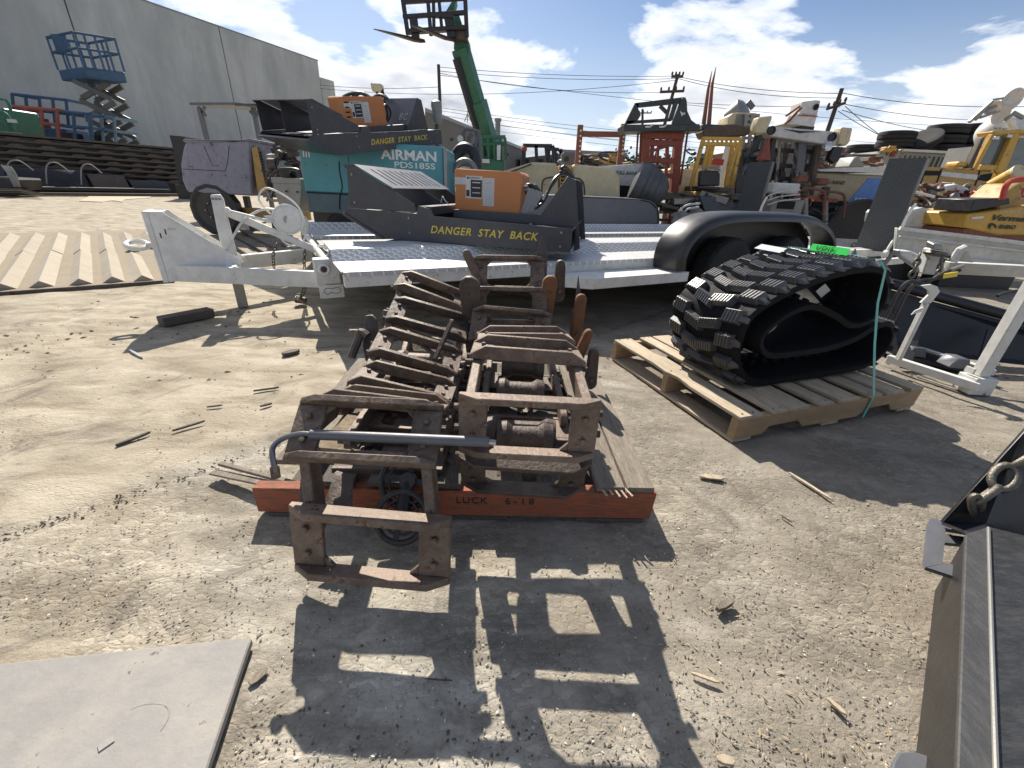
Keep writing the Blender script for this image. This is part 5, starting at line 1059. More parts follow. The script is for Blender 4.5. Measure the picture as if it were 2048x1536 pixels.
p0 = far+wd*0.02; m = WB(); m.ex([p0, p0+wd*1.6, p0+wd*1.6+V((0, 0, 9.1)), p0+V((0, 0, 9.1))], wn_*0.35); m.build('end_pier', M_wall, wh, smooth=0)
p0 = wp+wd*(tot*0.72)+V((0, 0, 3.4)); m = WB(); m.beam(p0-wn_*0.4, p0, 0.05, 0.05); m.box(p0-wn_*0.45+V((0, 0, 0.1)), (0.3, 0.15, 0.25)); m.build('wall_lamp', M_steelg, wh)
# ------------------------------------------------ scissor lifts
YL = 23.0
def rails(parent, name, mat, u0, v0, u1, v1, Y, n, r=0.035, depth=1.1, lean=0, slope=0.0):
    """guard rail cage: near and far rows with posts, standing over a rectangle of the photo"""
    for dy in (0, depth):
        for f in (0.0, 0.5):
            va, vb = v0+(v1-v0)*f, v0+(v1-v0)*f+slope; WB().ln([(u0+lean*(1-f), va), (u1+lean*(1-f), vb)], Y+dy, r).build(name+'_rail', mat, parent)
        for k in range(n+1):
            u = u0+(u1-u0)*k/n; WB().ln([(u+lean, v0+slope*k/n), (u, v1+slope*k/n)], Y+dy, r).build(name+'_post', mat, parent)
    for u in (u0, u1):
        for f in (0.0, 0.5): WB().beam(at(u+lean*(1-f), v0+(v1-v0)*f+(slope if u == u1 else 0), Y), at(u+lean*(1-f), v0+(v1-v0)*f+(slope if u == u1 else 0), Y)+V((0, depth, 0)), r*1.8, r*1.8).build(name+'_rail', mat, parent)
sl = thing('scissor_lift', 'blue scissor lift raised high above the steel pile, left', 'scissor lift', place(215, 340, YL))
dk = [at(126, 153, YL), at(175, 143, YL-0.8), at(258, 172, YL), at(228, 180, YL+0.8)]
c0, c1, c2 = at(124, 162, YL), at(176, 160, YL-1.0), at(258, 175, YL-0.3); up_ = V((0, 0, 0.42)); c3 = c0+(c2-c1)
c3 = V((c3.x, c3.y, c0.z)); c1.z = c2.z = c0.z
m = WB(); m.ex([c0, c1, c2, c3], up_); m.build('platform', M_blue, sl, bevel=0.03)
cor = [c0, c1, c2, c3]; H_ = 1.2
for i in range(4):
    a, b = cor[i]+up_, cor[(i+1) % 4]+up_; n = 2 if i % 2 == 0 else 4
    for f in (0.55, 1.0): WB().cyl(a+V((0, 0, H_*f)), b+V((0, 0, H_*f)), 0.05, n=7).build('guard_rail', M_blue, sl)
    for k in range(n): p = a.lerp(b, k/n); WB().cyl(p, p+V((0, 0, H_)), 0.045, n=7).build('guard_post', M_blue, sl)
m = WB(); p = c0.lerp(c1, 0.45)+up_; m.box(p+V((0.05, -0.05, 0.9)), (0.75, 0.10, 0.65), (0, 0, -0.2)); m.build('control_box', M_blue, sl, bevel=0.02)
M_sciss = material('scissor_grey', (0.12, 0.12, 0.11), 0.55, dirt=0.4, scale=3, bump=0.05)
ns = 4; ztop = c0.z; z0 = 1.5; xc = (c0.x+c2.x)/2+0.15; yc = (c0.y+c2.y)/2
for k in range(ns):
    za, zb = z0+(ztop-z0)*k/ns, z0+(ztop-z0)*(k+1)/ns
    for dy in (-0.35, 0.35):
        for s_ in (-1, 1):
            WB().beam(V((xc-s_*0.75, yc+dy+0.06*s_, za+0.05)), V((xc+s_*0.75, yc+dy+0.06*s_, zb-0.05)), 0.09, 0.20).build('scissor_arm', M_sciss, sl)
    WB().cyl(V((xc, yc-0.45, (za+zb)/2)), V((xc, yc+0.45, (za+zb)/2)), 0.07, n=8).build('pivot_pin', M_sciss, sl)
m = WB(); m.span((xc-1.1, yc-0.5, 0.35), (xc+1.1, yc+0.5, z0)); m.build('chassis', M_blue, sl, bevel=0.03)
for x in (-0.8, 0.8):
    for y in (-0.5, 0.5): WB().lathe((xc+x, yc+y, 0.35), (0, 1, 0), [(0.1, -0.12), (0.35, -0.12), (0.35, 0.12), (0.1, 0.12)], 18).build('wheel', M_tyre, sl)
def low_lift(label, mat, u0, v0, u1, v1, Y, n, slope, lean=-4, extra=True):
    t = thing('scissor_lift', label, 'scissor lift', place((u0+u1)/2, 340, Y))
    rails(t, 'guard', mat, u0, v0, u1, v0+(v1-v0)*0.5, Y, n, 0.06, 1.2, lean, slope)
    WB().px(u0, v0+(v1-v0)*0.55+slope*0.5, u1, v1+slope*0.5, Y+0.05, 1.2).build('chassis', mat, t, bevel=0.04)
    WB().px(u0+8, v0+(v1-v0)*0.36+slope*0.5, u0+(u1-u0)*0.45, v0+(v1-v0)*0.53+slope*0.5, Y+0.3, 0.5).build('machine_box', M_black, t)
    for k in (0.12, 0.85):
        p = at(u0+(u1-u0)*k, v1, Y); WB().lathe((p.x, Y+0.1, 0.4), (0, 1, 0), [(0.1, -0.12), (0.4, -0.12), (0.4, 0.12), (0.1, 0.12)], 18).build('wheel', M_tyre, t)
    return t
low_lift('dark blue lowered lift cage rising behind the red lift', M_blue, 30, 188, 138, 300, 22.8, 4, 12, -6)
low_lift('faded red lowered lift just left of the blue lowered one', material('faded_lift_red', (0.40, 0.09, 0.06), 0.6, dirt=0.4, scale=3), 24, 212, 118, 330, 21.0, 3, 8, -4)
low_lift('bright blue lowered lift in front of the raised lift', M_blue, 116, 222, 185, 335, 21.2, 2, 6, -4)
low_lift('pale blue lift rail frame right under the raised lift', material('pale_blue', (0.13, 0.22, 0.30), 0.55, dirt=0.4, scale=3), 182, 230, 232, 335, 21.8, 2, 6, -4)
gl = thing('boom_base', 'green machine with hoses standing at the far left edge', 'machine', place(8, 330, 17.5))
WB().poly([(-40, 225), (6, 215), (20, 250), (36, 300), (20, 330), (-40, 330)], 17.5, 1.2).build('body', M_green, gl, bevel=0.05)
for p in (((-20, 198), (12, 200), (24, 230)), ((0, 222), (16, 232), (30, 262)), ((-10, 240), (14, 250), (26, 290))): WB().ln(p, 17.3, 0.05, 7, 4).build('hose', M_green, gl)
WB().px(14, 238, 28, 245, 17.2, 0.1).build('decal', M_paper, gl); WB().px(-30, 262, 24, 280, 17.0, 0.4).build('muffler', M_steelg, gl)
for x in (-1.2, 0.6): WB().span((gl.location.x+x, 17.6, 0), (gl.location.x+x+0.3, 18.2, 0.7)).build('stand', M_black, gl)
# ------------------------------------------------ pile of sheet piles
sd = V((0.45, 0.893, 0)).normalized(); sn = V((-0.893, 0.45, 0)); sb = V((-17.2, 14.4, 0))
pile = thing('steel_pile', 'long dark stack of rusty corrugated steel sheets in front of the wall', 'steel stack', (sb.x, sb.y, 0), group=None)
Hs = [0.45+0.19*k for k in range(8)]
for k, z in enumerate(Hs):
    L0_, L1_ = -4.0+random.uniform(-0.3, 0.3), 7.6-0.15*k+random.uniform(-0.3, 0.3); p0, p1 = sb+sd*L0_, sb+sd*L1_
    m = WB(); off = sn*(0.04*k+random.uniform(-0.05, 0.1)+0.35)
    m.ex([p0+off+V((0, 0, z)), p0+off+V((0, 0, z+0.07)), p0+off+sn*1.6+V((0, 0, z+0.07)), p0+off+sn*1.6+V((0, 0, z))], (p1-p0)); m.build('steel_sheet', M_debris, pile)
    if k % 1 == 0 and k < 7:
        for j in range(14):
            q = p0.lerp(p1, (j+0.5)/14); m = WB(); m.ex([q+off-sd*0.24+V((0, 0, z+0.071)), q+off+sd*0.24+V((0, 0, z+0.071)), q+off+sd*0.10+V((0, 0, z+0.13)), q+off-sd*0.10+V((0, 0, z+0.13))], sn*1.3); m.build('spacer', M_rust2, pile)
p0 = sb+sd*-4; m = WB(); m.ex([p0+sn*0.75, p0+sn*0.75+V((0, 0, 1.74)), p0+sn*1.8+V((0, 0, 1.74)), p0+sn*1.8], sd*10.6); m.build('dark_gap_fill', M_black, pile)  # black filler box added to make the gaps between the sheets dark
fb = thing('attachment_row', 'dark forklift frames and chutes lined up on the ground before the steel stack', 'attachment row', (sb.x, sb.y, 0))
for k, (s0, s1, h, mt) in enumerate(((-3.6, -1.9, 0.75, M_black), (-1.8, 0.4, 0.80, M_navy), (0.5, 2.4, 0.82, M_black), (2.5, 3.6, 0.70, M_debris), (3.7, 5.0, 0.55, M_black))):
    p0, p1 = sb+sd*s0-sn*0.3, sb+sd*s1-sn*0.3; m = WB(); m.ex([p0+V((0, 0, 0.20)), p1+V((0, 0, 0.20)), p1+V((0, 0, h))+sn*0.25, p0+V((0, 0, h))+sn*0.25], sn*0.25); m.build('chute', mt, fb, bevel=0.02)
for k in range(6):
    p0 = sb+sd*(-2.4+k*0.9)-sn*0.45; WB().tube([p0+V((0, 0, 0.35)), p0+V((0.1, 0, 0.9))+sd*0.1, p0+V((0, 0, 1.02))+sd*0.45, p0+V((0, 0, 0.75))+sd*0.7], 0.022, 6, 5).build('hose', M_steelg, fb)
m = WB(); m.beam(sb+sd*-3.0-sn*0.95+V((0, 0, 0.22)), sb+sd*4.6-sn*0.95+V((0, 0, 0.22)), 0.16, 0.10); m.build('long_channel', M_black, fb, bevel=0.01)
m = WB(); m.beam(sb+sd*-3.4-sn*1.3+V((0, 0, 0.07)), sb+sd*5.0-sn*1.3+V((0, 0, 0.07)), 0.12, 0.10); m.build('long_channel', M_debris, fb, bevel=0.01)
for s0, s1 in ((-2.6, -1.9), (-1.3, 0.2), (0.5, 1.2), (1.6, 3.4)):
    m = WB(); m.beam(sb+sd*s0-sn*0.99+V((0, 0, 0.275)), sb+sd*s1-sn*0.99+V((0, 0, 0.275)), 0.14, 0.012); m.build('pale_strip', M_white2, fb)
fk2 = thing('fork_bundle', 'black machine end with bundled rods at the left edge', 'attachment', place(20, 385, 14.2))
WB().poly([(-30, 352), (30, 356), (34, 378), (-30, 384)], 13.6, 0.8).build('body', M_black, fk2, bevel=0.05)
for k in range(5): WB().ln([(-20, 378+k*2.2), (40, 378+k*2), (86, 388+k*0.6)], 13.2+0.1*k, 0.025).build('rod', M_steelg if k % 2 else M_debris, fk2)
for k in range(4): WB().ln([(2+k*6, 330+k), (16+k*5, 348), (30+k*3, 374)], 13.5, 0.025, 6, 4).build('tine', M_steelg, fk2)
# ------------------------------------------------ awning and black hopper
aw = thing('awning_frame', 'flat grey canopy roof on thin posts behind the lilac welder', 'awning', place(450, 340, 11.0))
m = WB(); m.ex([at(380, 210, 11), at(470, 210, 10.6), at(520, 216, 10.6), at(512, 222, 12.6), at(440, 216, 12.6)], (0, 0, 0.05)); m.build('roof_sheet', M_grey, aw)
for k in range(12): WB().beam(at(472+k*4.4, 209.5, 10.6), at(466+k*4.4, 212, 12.5), 0.03, 0.04).build('roof_rib', M_black, aw)
for a, b in (((396, 214), (412, 232)), ((410, 214), (400, 230)), ((500, 222), (512, 236)), ((518, 222), (510, 240))): WB().bar(a, b, 11, 0.05).build('brace', M_grey, aw)
for u in (399, 507): p = at(u, 216, 11); WB().beam(p, V((p.x, p.y, 0)), 0.08, 0.08).build('post', M_grey, aw)
hb = thing('black_hopper', 'tapered black hopper standing behind the lilac welder on the left', 'hopper', place(352, 320, 17))
WB().poly([(338, 270), (369, 273), (366, 300), (362, 350), (352, 350), (346, 300)], 17, 0.9).build('hopper_body', M_black, hb, bevel=0.02)
p = at(355, 345, 17); WB().span((p.x-0.2, 17.2, 0.5), (p.x+0.2, 17.5, p.z+0.05)).build('stand', M_black, hb)
WB().span((hb.location.x-0.3, 17.0, 0.0), (hb.location.x+0.5, 17.8, 0.499)).build('base', M_black, hb)
# ------------------------------------------------ green telehandler
Yt = 11.0
th = thing('telehandler', 'green telehandler behind the compressors with its boom and forks raised to the sky', 'telehandler', place(985, 345, Yt))
b0, b1 = at(986, 318, Yt+0.6), at(921, 96, Yt)
m = WB(); m.beam(b0, b0.lerp(b1, 0.55), 0.36, 0.40, up=(0.9, -0.3, 0.2)); m.build('boom', M_green, th, bevel=0.02)
m = WB(); m.beam(b0.lerp(b1, 0.5), b1, 0.30, 0.33, up=(0.9, -0.3, 0.2)); m.build('inner_boom', M_green, th, bevel=0.02)
m = WB(); m.beam(b0.lerp(b1, 0.03)+V((-0.17, -0.16, 0)), b0.lerp(b1, 0.9)+V((-0.15, -0.16, 0)), 0.10, 0.14); m.build('boom_rail', M_black, th)
m = WB(); m.ex([at(908, 82, Yt-0.1), at(936, 76, Yt-0.1), at(940, 104, Yt-0.1), at(930, 116, Yt-0.1), at(915, 112, Yt-0.1), at(907, 98, Yt-0.1)], (0, 0.4, 0)); m.build('boom_head', M_green, th, bevel=0.02)
m = WB(); m.ex([at(905, 26, Yt), at(912, 3, Yt), at(911, -10, Yt), at(888, 28, Yt)], (0, 0.25, 0)); m.build('tilt_link', M_green, th, bevel=0.01)
m = WB(); m.ex([at(905, 60, Yt), at(905, 30, Yt), at(918, 30, Yt), at(928, 60, Yt), at(932, 84, Yt), at(912, 84, Yt)], (0, 0.25, 0)); m.build('quick_coupler', M_green, th, bevel=0.01)
cg = thing('fork_carriage', 'dark fork carriage with two long forks held up by the green telehandler boom', 'fork carriage', (th.location.x, Yt, 0))
Yc = Yt-0.35
for a, b, w in (((804, 4), (931, -4), .09), ((806, 34), (933, 25), .08), ((814, 64), (933, 56), .16), ((804, -12), (816, 70), .08), ((930, -12), (934, 74), .08), ((856, 2), (862, 72), .07), ((867, 2), (868, 60), .06), ((878, 1), (884, 60), .06), ((826, 30), (832, 80), .16), ((896, 28), (904, 76), .18), ((862, 30), (908, 34), .12)):
    WB().bar(a, b, Yc, w, 0.07).build('carriage_bar', M_black, cg, bevel=0.008)
m = WB(); m.ex([at(746, 57, Yc-1.3), at(835, 76, Yc), at(838, 84, Yc), at(826, 84, Yc-0.05), at(746, 59, Yc-1.3)], (0.14, 0.05, 0.0)); m.build('fork', M_rust2, cg, bevel=0.008)
m = WB(); m.ex([at(820, 49, Yc-1.3), at(898, 76, Yc), at(900, 83, Yc), at(888, 80, Yc-0.05), at(820, 52, Yc-1.3)], (0.14, 0.05, 0.0)); m.build('fork', M_rust2, cg, bevel=0.008)
m = WB(); m.px(902, 58, 934, 78, Yc+0.02, 0.25); m.build('mount_block', M_rust2, cg, bevel=0.01)
# body
m = WB(); m.px(962, 318, 1008, 352, Yt, 1.2); m.build('chassis', M_green, th, bevel=0.04)
for u in (964, 976, 988, 1000, 1010): WB().ln([(u, 275), (u+2, 320)], Yt+0.05, 0.035).build('cab_post', M_green, th)
for v in (274, 288): WB().ln([(962, v), (1011, v)], Yt+0.05, 0.04).build('cab_bar', M_green, th)
for u in (964, 1010): WB().ln([(u, 275), (u+2, 320)], Yt+1.0, 0.035).build('cab_post', M_green, th)
m = WB(); m.px(994, 290, 1001, 320, Yt-0.05, 0.2); m.build('cylinder', M_alu, th)
m = WB(); m.px(963, 318, 979, 326, Yt-0.08, 0.05); m.build('decal', M_paper, th)
for u in (950, 1012):
    p = at(u, 350, Yt); wheel(th, (p.x-th.location.x, 0.1, 0.52), (0, 1, 0), 0.52, 0.35, M_green, n=24)
    wheel(th, (p.x-th.location.x, 1.6, 0.52), (0, 1, 0), 0.52, 0.35, M_green, n=24)
WB().span((th.location.x-1.2, Yt+0.3, 0.45), (th.location.x+1.0, Yt+1.4, 0.8)).build('frame', M_green, th)
# ------------------------------------------------ cage, hoses and engine near it
cl = clutter('engine_unit', 'open engine with red pump and hose arch, right of the teal compressor', 'engine', 890, 322, 958, 420, 7.2, 0.8, [M_steelg, M_rust2, M_redor, M_black, M_alu], 30, 11, 10)
WB().ln([(906, 380), (912, 335), (930, 322), (948, 335), (958, 372)], 7.0, 0.05, 8, 5).build('intake_hose', M_steelg, cl)
WB().ln([(900, 340), (920, 300), (945, 305), (955, 350)], 7.4, 0.09, 8, 5).build('air_duct', M_black, cl)
fc = thing('rollover_frame', 'dark tubular rollover frame with round lamp left of the green telehandler', 'frame', place(940, 350, 8.4))
for pts in (((928, 350), (926, 265), (932, 258), (958, 262), (962, 350)), ((936, 350), (938, 275), (945, 268)), ((958, 345), (950, 300), (958, 262))): WB().ln(pts, 8.4, 0.035, 7).build('tube', M_grey, fc)
WB().lathe(at(921, 278, 8.3), (0, -1, 0), [(0.01, -0.02), (0.05, 0), (0.055, 0.03), (0.01, 0.03)], 16).build('lamp', M_alu, fc)
WB().ln([(921, 280), (923, 345)], 8.35, 0.03).build('lamp_post', M_grey, fc)
for u in (928, 962): p = at(u, 350, 8.4); WB().beam(p, V((p.x, p.y, 0)), 0.07, 0.07).build('leg', M_grey, fc)
# ------------------------------------------------ warehouses in the distance
fb_ = thing('distant_warehouse', 'long low grey warehouse with sloping roofline behind the green telehandler', 'building', place(960, 345, 30))
m = WB(); m.ex([at(850, 221, 24), at(1052, 302, 46), at(1052, 340, 46), at(850, 345, 24)], (-0.3, 4, 0)); m.build('side_wall', material('grey_block_wall', (0.19, 0.18, 0.16), 0.9, dirt=0.4, scale=0.8, bump=0.1), fb_)
m = WB(); m.ex([at(850, 215, 23.9), at(1054, 298, 45.9), at(1054, 303, 45.9), at(850, 223, 23.9)], (0.0, 5, 0.4)); m.build('roof_edge', M_steelg, fb_)
for k in range(6): u = 900+k*22; WB().px(u, 276+k*6, u+7, 282+k*6, 22+k*3.4, 0.1).build('vent', M_black, fb_)
fw = thing('distant_warehouse', 'dark flat industrial building on the horizon behind the cream compressor', 'building', place(1150, 345, 42))
WB().poly([(1040, 316), (1130, 306), (1250, 305), (1250, 350), (1040, 350)], 42, 10).build('wall', material('dark_distant_wall', (0.13, 0.13, 0.125), 0.9, dirt=0.4, scale=0.5, bump=0), fw)
WB().px(1125, 302, 1255, 307, 41.8, 10).build('roof_edge', M_steelg, fw)
for k in range(7): WB().px(1046+k*28, 318, 1058+k*28, 330, 41.7, 0.2).build('window', M_slot, fw)
fe = thing('distant_warehouse', 'low rusty-roofed building line behind the white-topped compressor, right', 'building', place(1700, 360, 26))
WB().poly([(1480, 310), (1960, 318), (1960, 372), (1480, 372)], 26, 6).build('wall', material('mauve_wall', (0.24, 0.20, 0.19), 0.9, dirt=0.4, scale=0.8, bump=0), fe)
WB().poly([(1480, 300), (1830, 291), (1960, 305), (1960, 322), (1480, 314)], 25.7, 6).build('roof_edge', M_brownred, fe)
for k in range(11): WB().px(1500+k*36, 322, 1522+k*36, 338, 25.8, 0.2).build('window', M_slot, fe)
# trees and skyline beyond
M_leaf = material('hazy_tree_leaf', (0.055, 0.075, 0.04), 0.8, dirt=0.3, dirtcol=(0.10, 0.12, 0.06), scale=1, bump=0, vary=0.3)
def tree(u, v, vt, Y, label):
    t = thing('distant_tree', label, 'tree', place(u, v, Y)); r = random.Random(u)
    top = at(u, vt, Y).z; WB().cyl(V((t.location.x, Y, 0)), V((t.location.x, Y, top*0.7)), 0.18, 0.08, 7).build('trunk', M_debris, t)
    m = WB()
    for i in range(700):
        a, b, c = r.gauss(0, 0.45), r.gauss(0, 0.45), r.gauss(0, 0.33); p = V((t.location.x+a*top*0.42, Y+b*top*0.4, top*0.62+c*top*0.42))
        m.box(p, (0.28, 0.24, 0.05), (r.random()*3, r.random()*3, r.random()*3))
    m.build('crown', M_leaf, t, smooth=0, kind='stuff')
tree(1262, 345, 300, 55, 'small dark tree on the horizon behind the orange mast')
tree(1330, 345, 306, 60, 'low rounded tree on the skyline between orange mast and yellow mast')
# ------------------------------------------------ dark forklifts, small cabs
for i, (u0, u1, v0, Y, lab) in enumerate(((1046, 1112, 291, 13, 'dark forklift overhead guard with red lamp behind the cream compressor'), (1096, 1126, 298, 15, 'second dark forklift guard peeking out right of the first'))):
    t = thing('forklift', lab, 'forklift', place((u0+u1)/2, 345, Y))
    for a, b in (((u0, v0), (u1-8, v0+1)), ((u1-8, v0+1), (u1, v0+14)), ((u1, v0+14), (u1, v0+50)), ((u0+2, v0), (u0, v0+45)), ((u0+26, v0), (u0+28, v0+45)), ((u1-20, v0+2), (u1-16, v0+50))):
        WB().bar(a, b, Y, 0.09, 0.09).build('guard_bar', M_black, t); WB().bar((*a, Y+1.0), (*b, Y+1.0), Y, 0.09, 0.09).build('guard_bar', M_black, t)
    WB().px(u0-4, v0+36, u1+4, v0+58, Y, 1.4).build('body', M_debris, t, bevel=0.05)
    if i == 0: WB().lathe(at(1049, 297, Y-0.06), (0, -1, 0), [(0.01, 0), (0.07, 0), (0.05, 0.05), (0.01, 0.06)], 12).build('red_lamp', M_red, t)
    for u in (u0+4, u1-4): p = at(u, 345, Y); WB().lathe((p.x, Y+0.2, 0.3), (0, 1, 0), [(0.05, -0.1), (0.3, -0.1), (0.3, 0.1), (0.05, 0.1)], 16).build('wheel', M_tyre, t)
gc = thing('switch_cabinet', 'small grey rounded cabinet with dark emblem behind the cream compressor', 'cabinet', place(1137, 340, 9.5))
WB().px(1123, 304, 1151, 340, 9.5, 0.4).build('case', M_grey, gc, bevel=0.03); WB().lathe(at(1133, 318, 9.48), (0, -1, 0), [(0.005, 0), (0.05, 0), (0.05, 0.01), (0.005, 0.01)], 12).build('emblem', M_black, gc)
WB().span((gc.location.x-0.2, 9.6, 0), (gc.location.x+0.2, 9.8, at(1137, 341, 9.5).z)).build('stand', M_grey, gc)
# ------------------------------------------------ cream compressor
Yk = 7.6; kc = thing('cream_compressor', 'cream compressor with two rounded engine covers and a yellow grille between', 'compressor', place(1120, 395, Yk))
m = WB(); m.poly([(998, 352), (1006, 342), (1065, 324), (1110, 326), (1116, 330), (1118, 400), (1000, 400)], Yk, 1.1); m.build('cover', M_cream, kc, bevel=0.03)
m = WB(); m.poly([(1146, 330), (1150, 328), (1222, 335), (1232, 342), (1240, 355), (1240, 404), (1146, 402)], Yk, 1.1); m.build('cover', M_cream, kc, bevel=0.03)
m = WB(); m.poly([(1119, 330), (1145, 331), (1145, 402), (1119, 402)], Yk+0.06, 0.9); m.build('grille_frame', M_yellow, kc, bevel=0.01)
for r_ in range(9):
    for c2 in range(2): WB().px(1122+c2*11, 338+r_*7, 1130+c2*11, 341.5+r_*7, Yk+0.045, 0.03).build('grille_slot', M_slot, kc)
WB().ln([(1083, 392), (1085, 365), (1093, 356), (1116, 354)], Yk-0.01, 0.012, 6, 3).build('trim_strip', M_debris, kc); WB().ln([(1147, 356), (1160, 358), (1168, 370), (1169, 395)], Yk-0.01, 0.012, 6, 3).build('trim_strip', M_debris, kc)
m = WB(); m.ln([(1003, 350), (1040, 337), (1063, 328)], Yk-0.02, 0.012, 6); m.build('lid_edge', M_debris, kc)
WB().ln([(1117, 326), (1121, 322), (1123, 330)], Yk-0.02, 0.03, 8, 3).build('filler_cap', M_steelg, kc)
WB().span((kc.location.x-1.0, Yk+0.1, 0.25), (kc.location.x+1.1, Yk+0.9, at(1120, 404, Yk).z-0.005)).build('chassis', M_black, kc)
for x in (-0.7, 0.7): wheel(kc, (x, 0.1, 0.28), (0, 1, 0), 0.28, 0.18, M_cream, n=20)
# ------------------------------------------------ rust-red posts with a beam
rp = thing('stake_rack', 'rusty red stake rack: two perforated posts and a beam against the sky', 'rack', place(1205, 350, 9.0))
for a, b in (((1161, 250), (1158, 328)), ((1248, 248), (1243, 312))):
    p, q = at(*a, 9.0), at(*b, 9.0); WB().beam(p, V((q.x, q.y, 0)), 0.10, 0.09).build('post', M_brownred, rp, bevel=0.005)
    for k in range(7): c = p.lerp(q, 0.15+k*0.13); WB().lathe(c+V((0, -0.06, 0)), (0, -1, 0), [(0.004, 0), (0.018, 0), (0.018, 0.004), (0.004, 0.004)], 8).build('peg_hole', M_paper, rp)
WB().bar((1164, 268), (1246, 269), 9.0, 0.06, 0.09).build('crossbeam', M_brownred, rp)
# assorted dark machinery behind
clutter('parked_machinery', 'jumble of dark parked machinery behind the white compressor, under the stake rack', 'machinery', 1150, 305, 1262, 340, 10.5, 1.5, [M_black, M_debris, M_steelg, M_yellow2], 26, 21, 6)
# ------------------------------------------------ white compressor with lettering
Yw = 8.3; wc = thing('white_compressor', 'white compressor with INGERSOLL-RAND lettering, left of the orange mast', 'compressor', place(1240, 370, Yw))
m = WB(); m.poly([(1196, 332), (1290, 326), (1292, 395), (1196, 395)], Yw, 1.1); m.build('body', M_white2, wc, bevel=0.03)
wtext('INGERSOLL-RAND', 1206, 347, Yw-0.012, 7, M_letk, wc, 1.0, 0.2, 0.001, u2=1276)
WB().px(1196, 370, 1260, 392, Yw-0.03, 0.02).build('radiator', M_slot, wc)
WB().span((wc.location.x-0.5, Yw+0.2, 0), (wc.location.x+0.5, Yw+0.6, at(1240, 398, Yw).z)).build('base', M_black, wc)
wc2 = thing('white_compressor', 'second compressor with -RAND lettering between orange and yellow masts', 'compressor', place(1400, 370, 8.6))
m = WB(); m.poly([(1340, 336), (1432, 340), (1432, 395), (1340, 395)], 8.6, 1.0); m.build('body', M_cream, wc2, bevel=0.03)
wtext('INGERSOLL-RAND', 1345, 355, 8.58, 7, M_letw, wc2, 1.0, 0.1, 0.001, u2=1388)
WB().px(1345, 352, 1425, 360, 8.58, 0.01).build('stripe', M_redor, wc2) if False else None
WB().span((wc2.location.x-0.4, 8.8, 0), (wc2.location.x+0.4, 9.2, at(1390, 398, 8.6).z)).build('base', M_black, wc2)
# ------------------------------------------------ orange mast with dark frame on top
Yo = 8.5; om = thing('orange_mast', 'red-orange forklift mast with chains and rods carrying a dark frame', 'forklift mast', place(1320, 400, Yo))
def Bz(u, v): return at(u, v, Yo)
for a, b, w, d in (((1292, 262), (1285, 402), .13, .16), ((1358, 262), (1345, 402), .13, .16), ((1306, 270), (1301, 345), .06, .08), ((1335, 270), (1330, 400), .05, .06), ((1316, 300), (1310, 400), .04, .06)):
    WB().bar(a, b, Yo, w, d).build('mast_rail', M_redor, om, bevel=0.01)
for a, b, w, d in (((1290, 266), (1366, 270), .10, .16), ((1292, 285), (1360, 288), .05, .10), ((1290, 320), (1352, 322), .06, .08), ((1290, 352), (1348, 352), .06, .08), ((1300, 303), (1340, 290), .04, .05)):
    WB().bar(a, b, Yo-0.06, w, d).build('mast_tie', M_redor, om, bevel=0.008)
for a, b in (((1276, 266), (1268, 395)), ((1282, 266), (1276, 390)), ((1375, 266), (1360, 370)), ((1368, 268), (1352, 340)), ((1336, 284), (1336, 320))): WB().ln([a, b], Yo+0.05, 0.018).build('tie_rod', M_brownred, om)
for u in (1287, 1347): p = at(u, 400, Yo); WB().beam(p, V((p.x, p.y, 0)), 0.12, 0.15).build('mast_foot', M_redor, om)
df = thing('attachment_cradle', 'dark olive attachment frame with a white cat emblem on top of the orange mast', 'frame', place(1310, 260, Yo-0.2))
Yd = Yo-0.25; M_olive = material('olive_black', (0.03, 0.035, 0.033), 0.5, dirt=0.2, scale=4)
for pts in ([(1250, 247), (1270, 207), (1278, 206), (1276, 216), (1282, 230), (1276, 240), (1262, 247)], [(1270, 206), (1368, 194), (1366, 206), (1276, 215)], [(1254, 242), (1340, 236), (1343, 242), (1254, 248)]):
    WB().poly(pts, Yd, 0.06).build('frame_plate', M_olive, df)
WB().poly([(1345, 245), (1364, 196), (1371, 194), (1374, 202), (1375, 222), (1383, 240), (1396, 250), (1346, 252)], Yd-0.03, 0.07).build('gusset_plate', M_olive, df, bevel=0.006)
WB().bar((1320, 212), (1336, 228), Yd, .05, .05).build('brace', M_olive, df); WB().bar((1340, 240), (1352, 204), Yd, .07, .05).build('brace', M_olive, df)
WB().poly([(1247, 249), (1400, 248), (1400, 262), (1248, 263)], Yd-0.05, 0.5).build('base_plate', M_olive, df, bevel=0.008)
for k in range(2): WB().ln([(1290+k*28, 254), (1300+k*28, 254), (1306+k*28, 249)], Yd-0.07, 0.016).build('bent_rod', M_alu, df)
m = WB(); m.poly([(1360, 221), (1362, 228), (1364, 233), (1366, 229), (1370, 229), (1370, 224), (1368, 226), (1364, 225)], Yd-0.036, 0.004); m.build('emblem', M_letw, df)
fs = thing('fork_spikes', 'pair of tall brown forklift forks pointing straight up by the dark frame', 'forks', place(1418, 260, 8.7))
for a, b in (((1425, 141), (1408, 250)), ((1433, 133), (1418, 255))):
    p, q = at(*a, 8.7), at(*b, 8.7); m = WB(); m.ex([p, p+V((0.02, 0, -0.25)), q+V((0.035, 0, 0)), q+V((-0.035, 0, 0)), p+V((-0.02, 0, -0.25))], (0, 0.04, 0)); m.build('fork_blade', M_brownred, fs, bevel=0.004)
WB().px(1404, 250, 1500, 262, 8.55, 0.5).build('carriage', M_olive, fs, bevel=0.01)
m = WB(); m.poly([(1404, 262), (1420, 252), (1470, 248), (1500, 254), (1498, 270), (1450, 274), (1410, 276)], 8.5, 0.35); m.build('torn_hose_bundle', M_debris, fs, bevel=0.02)
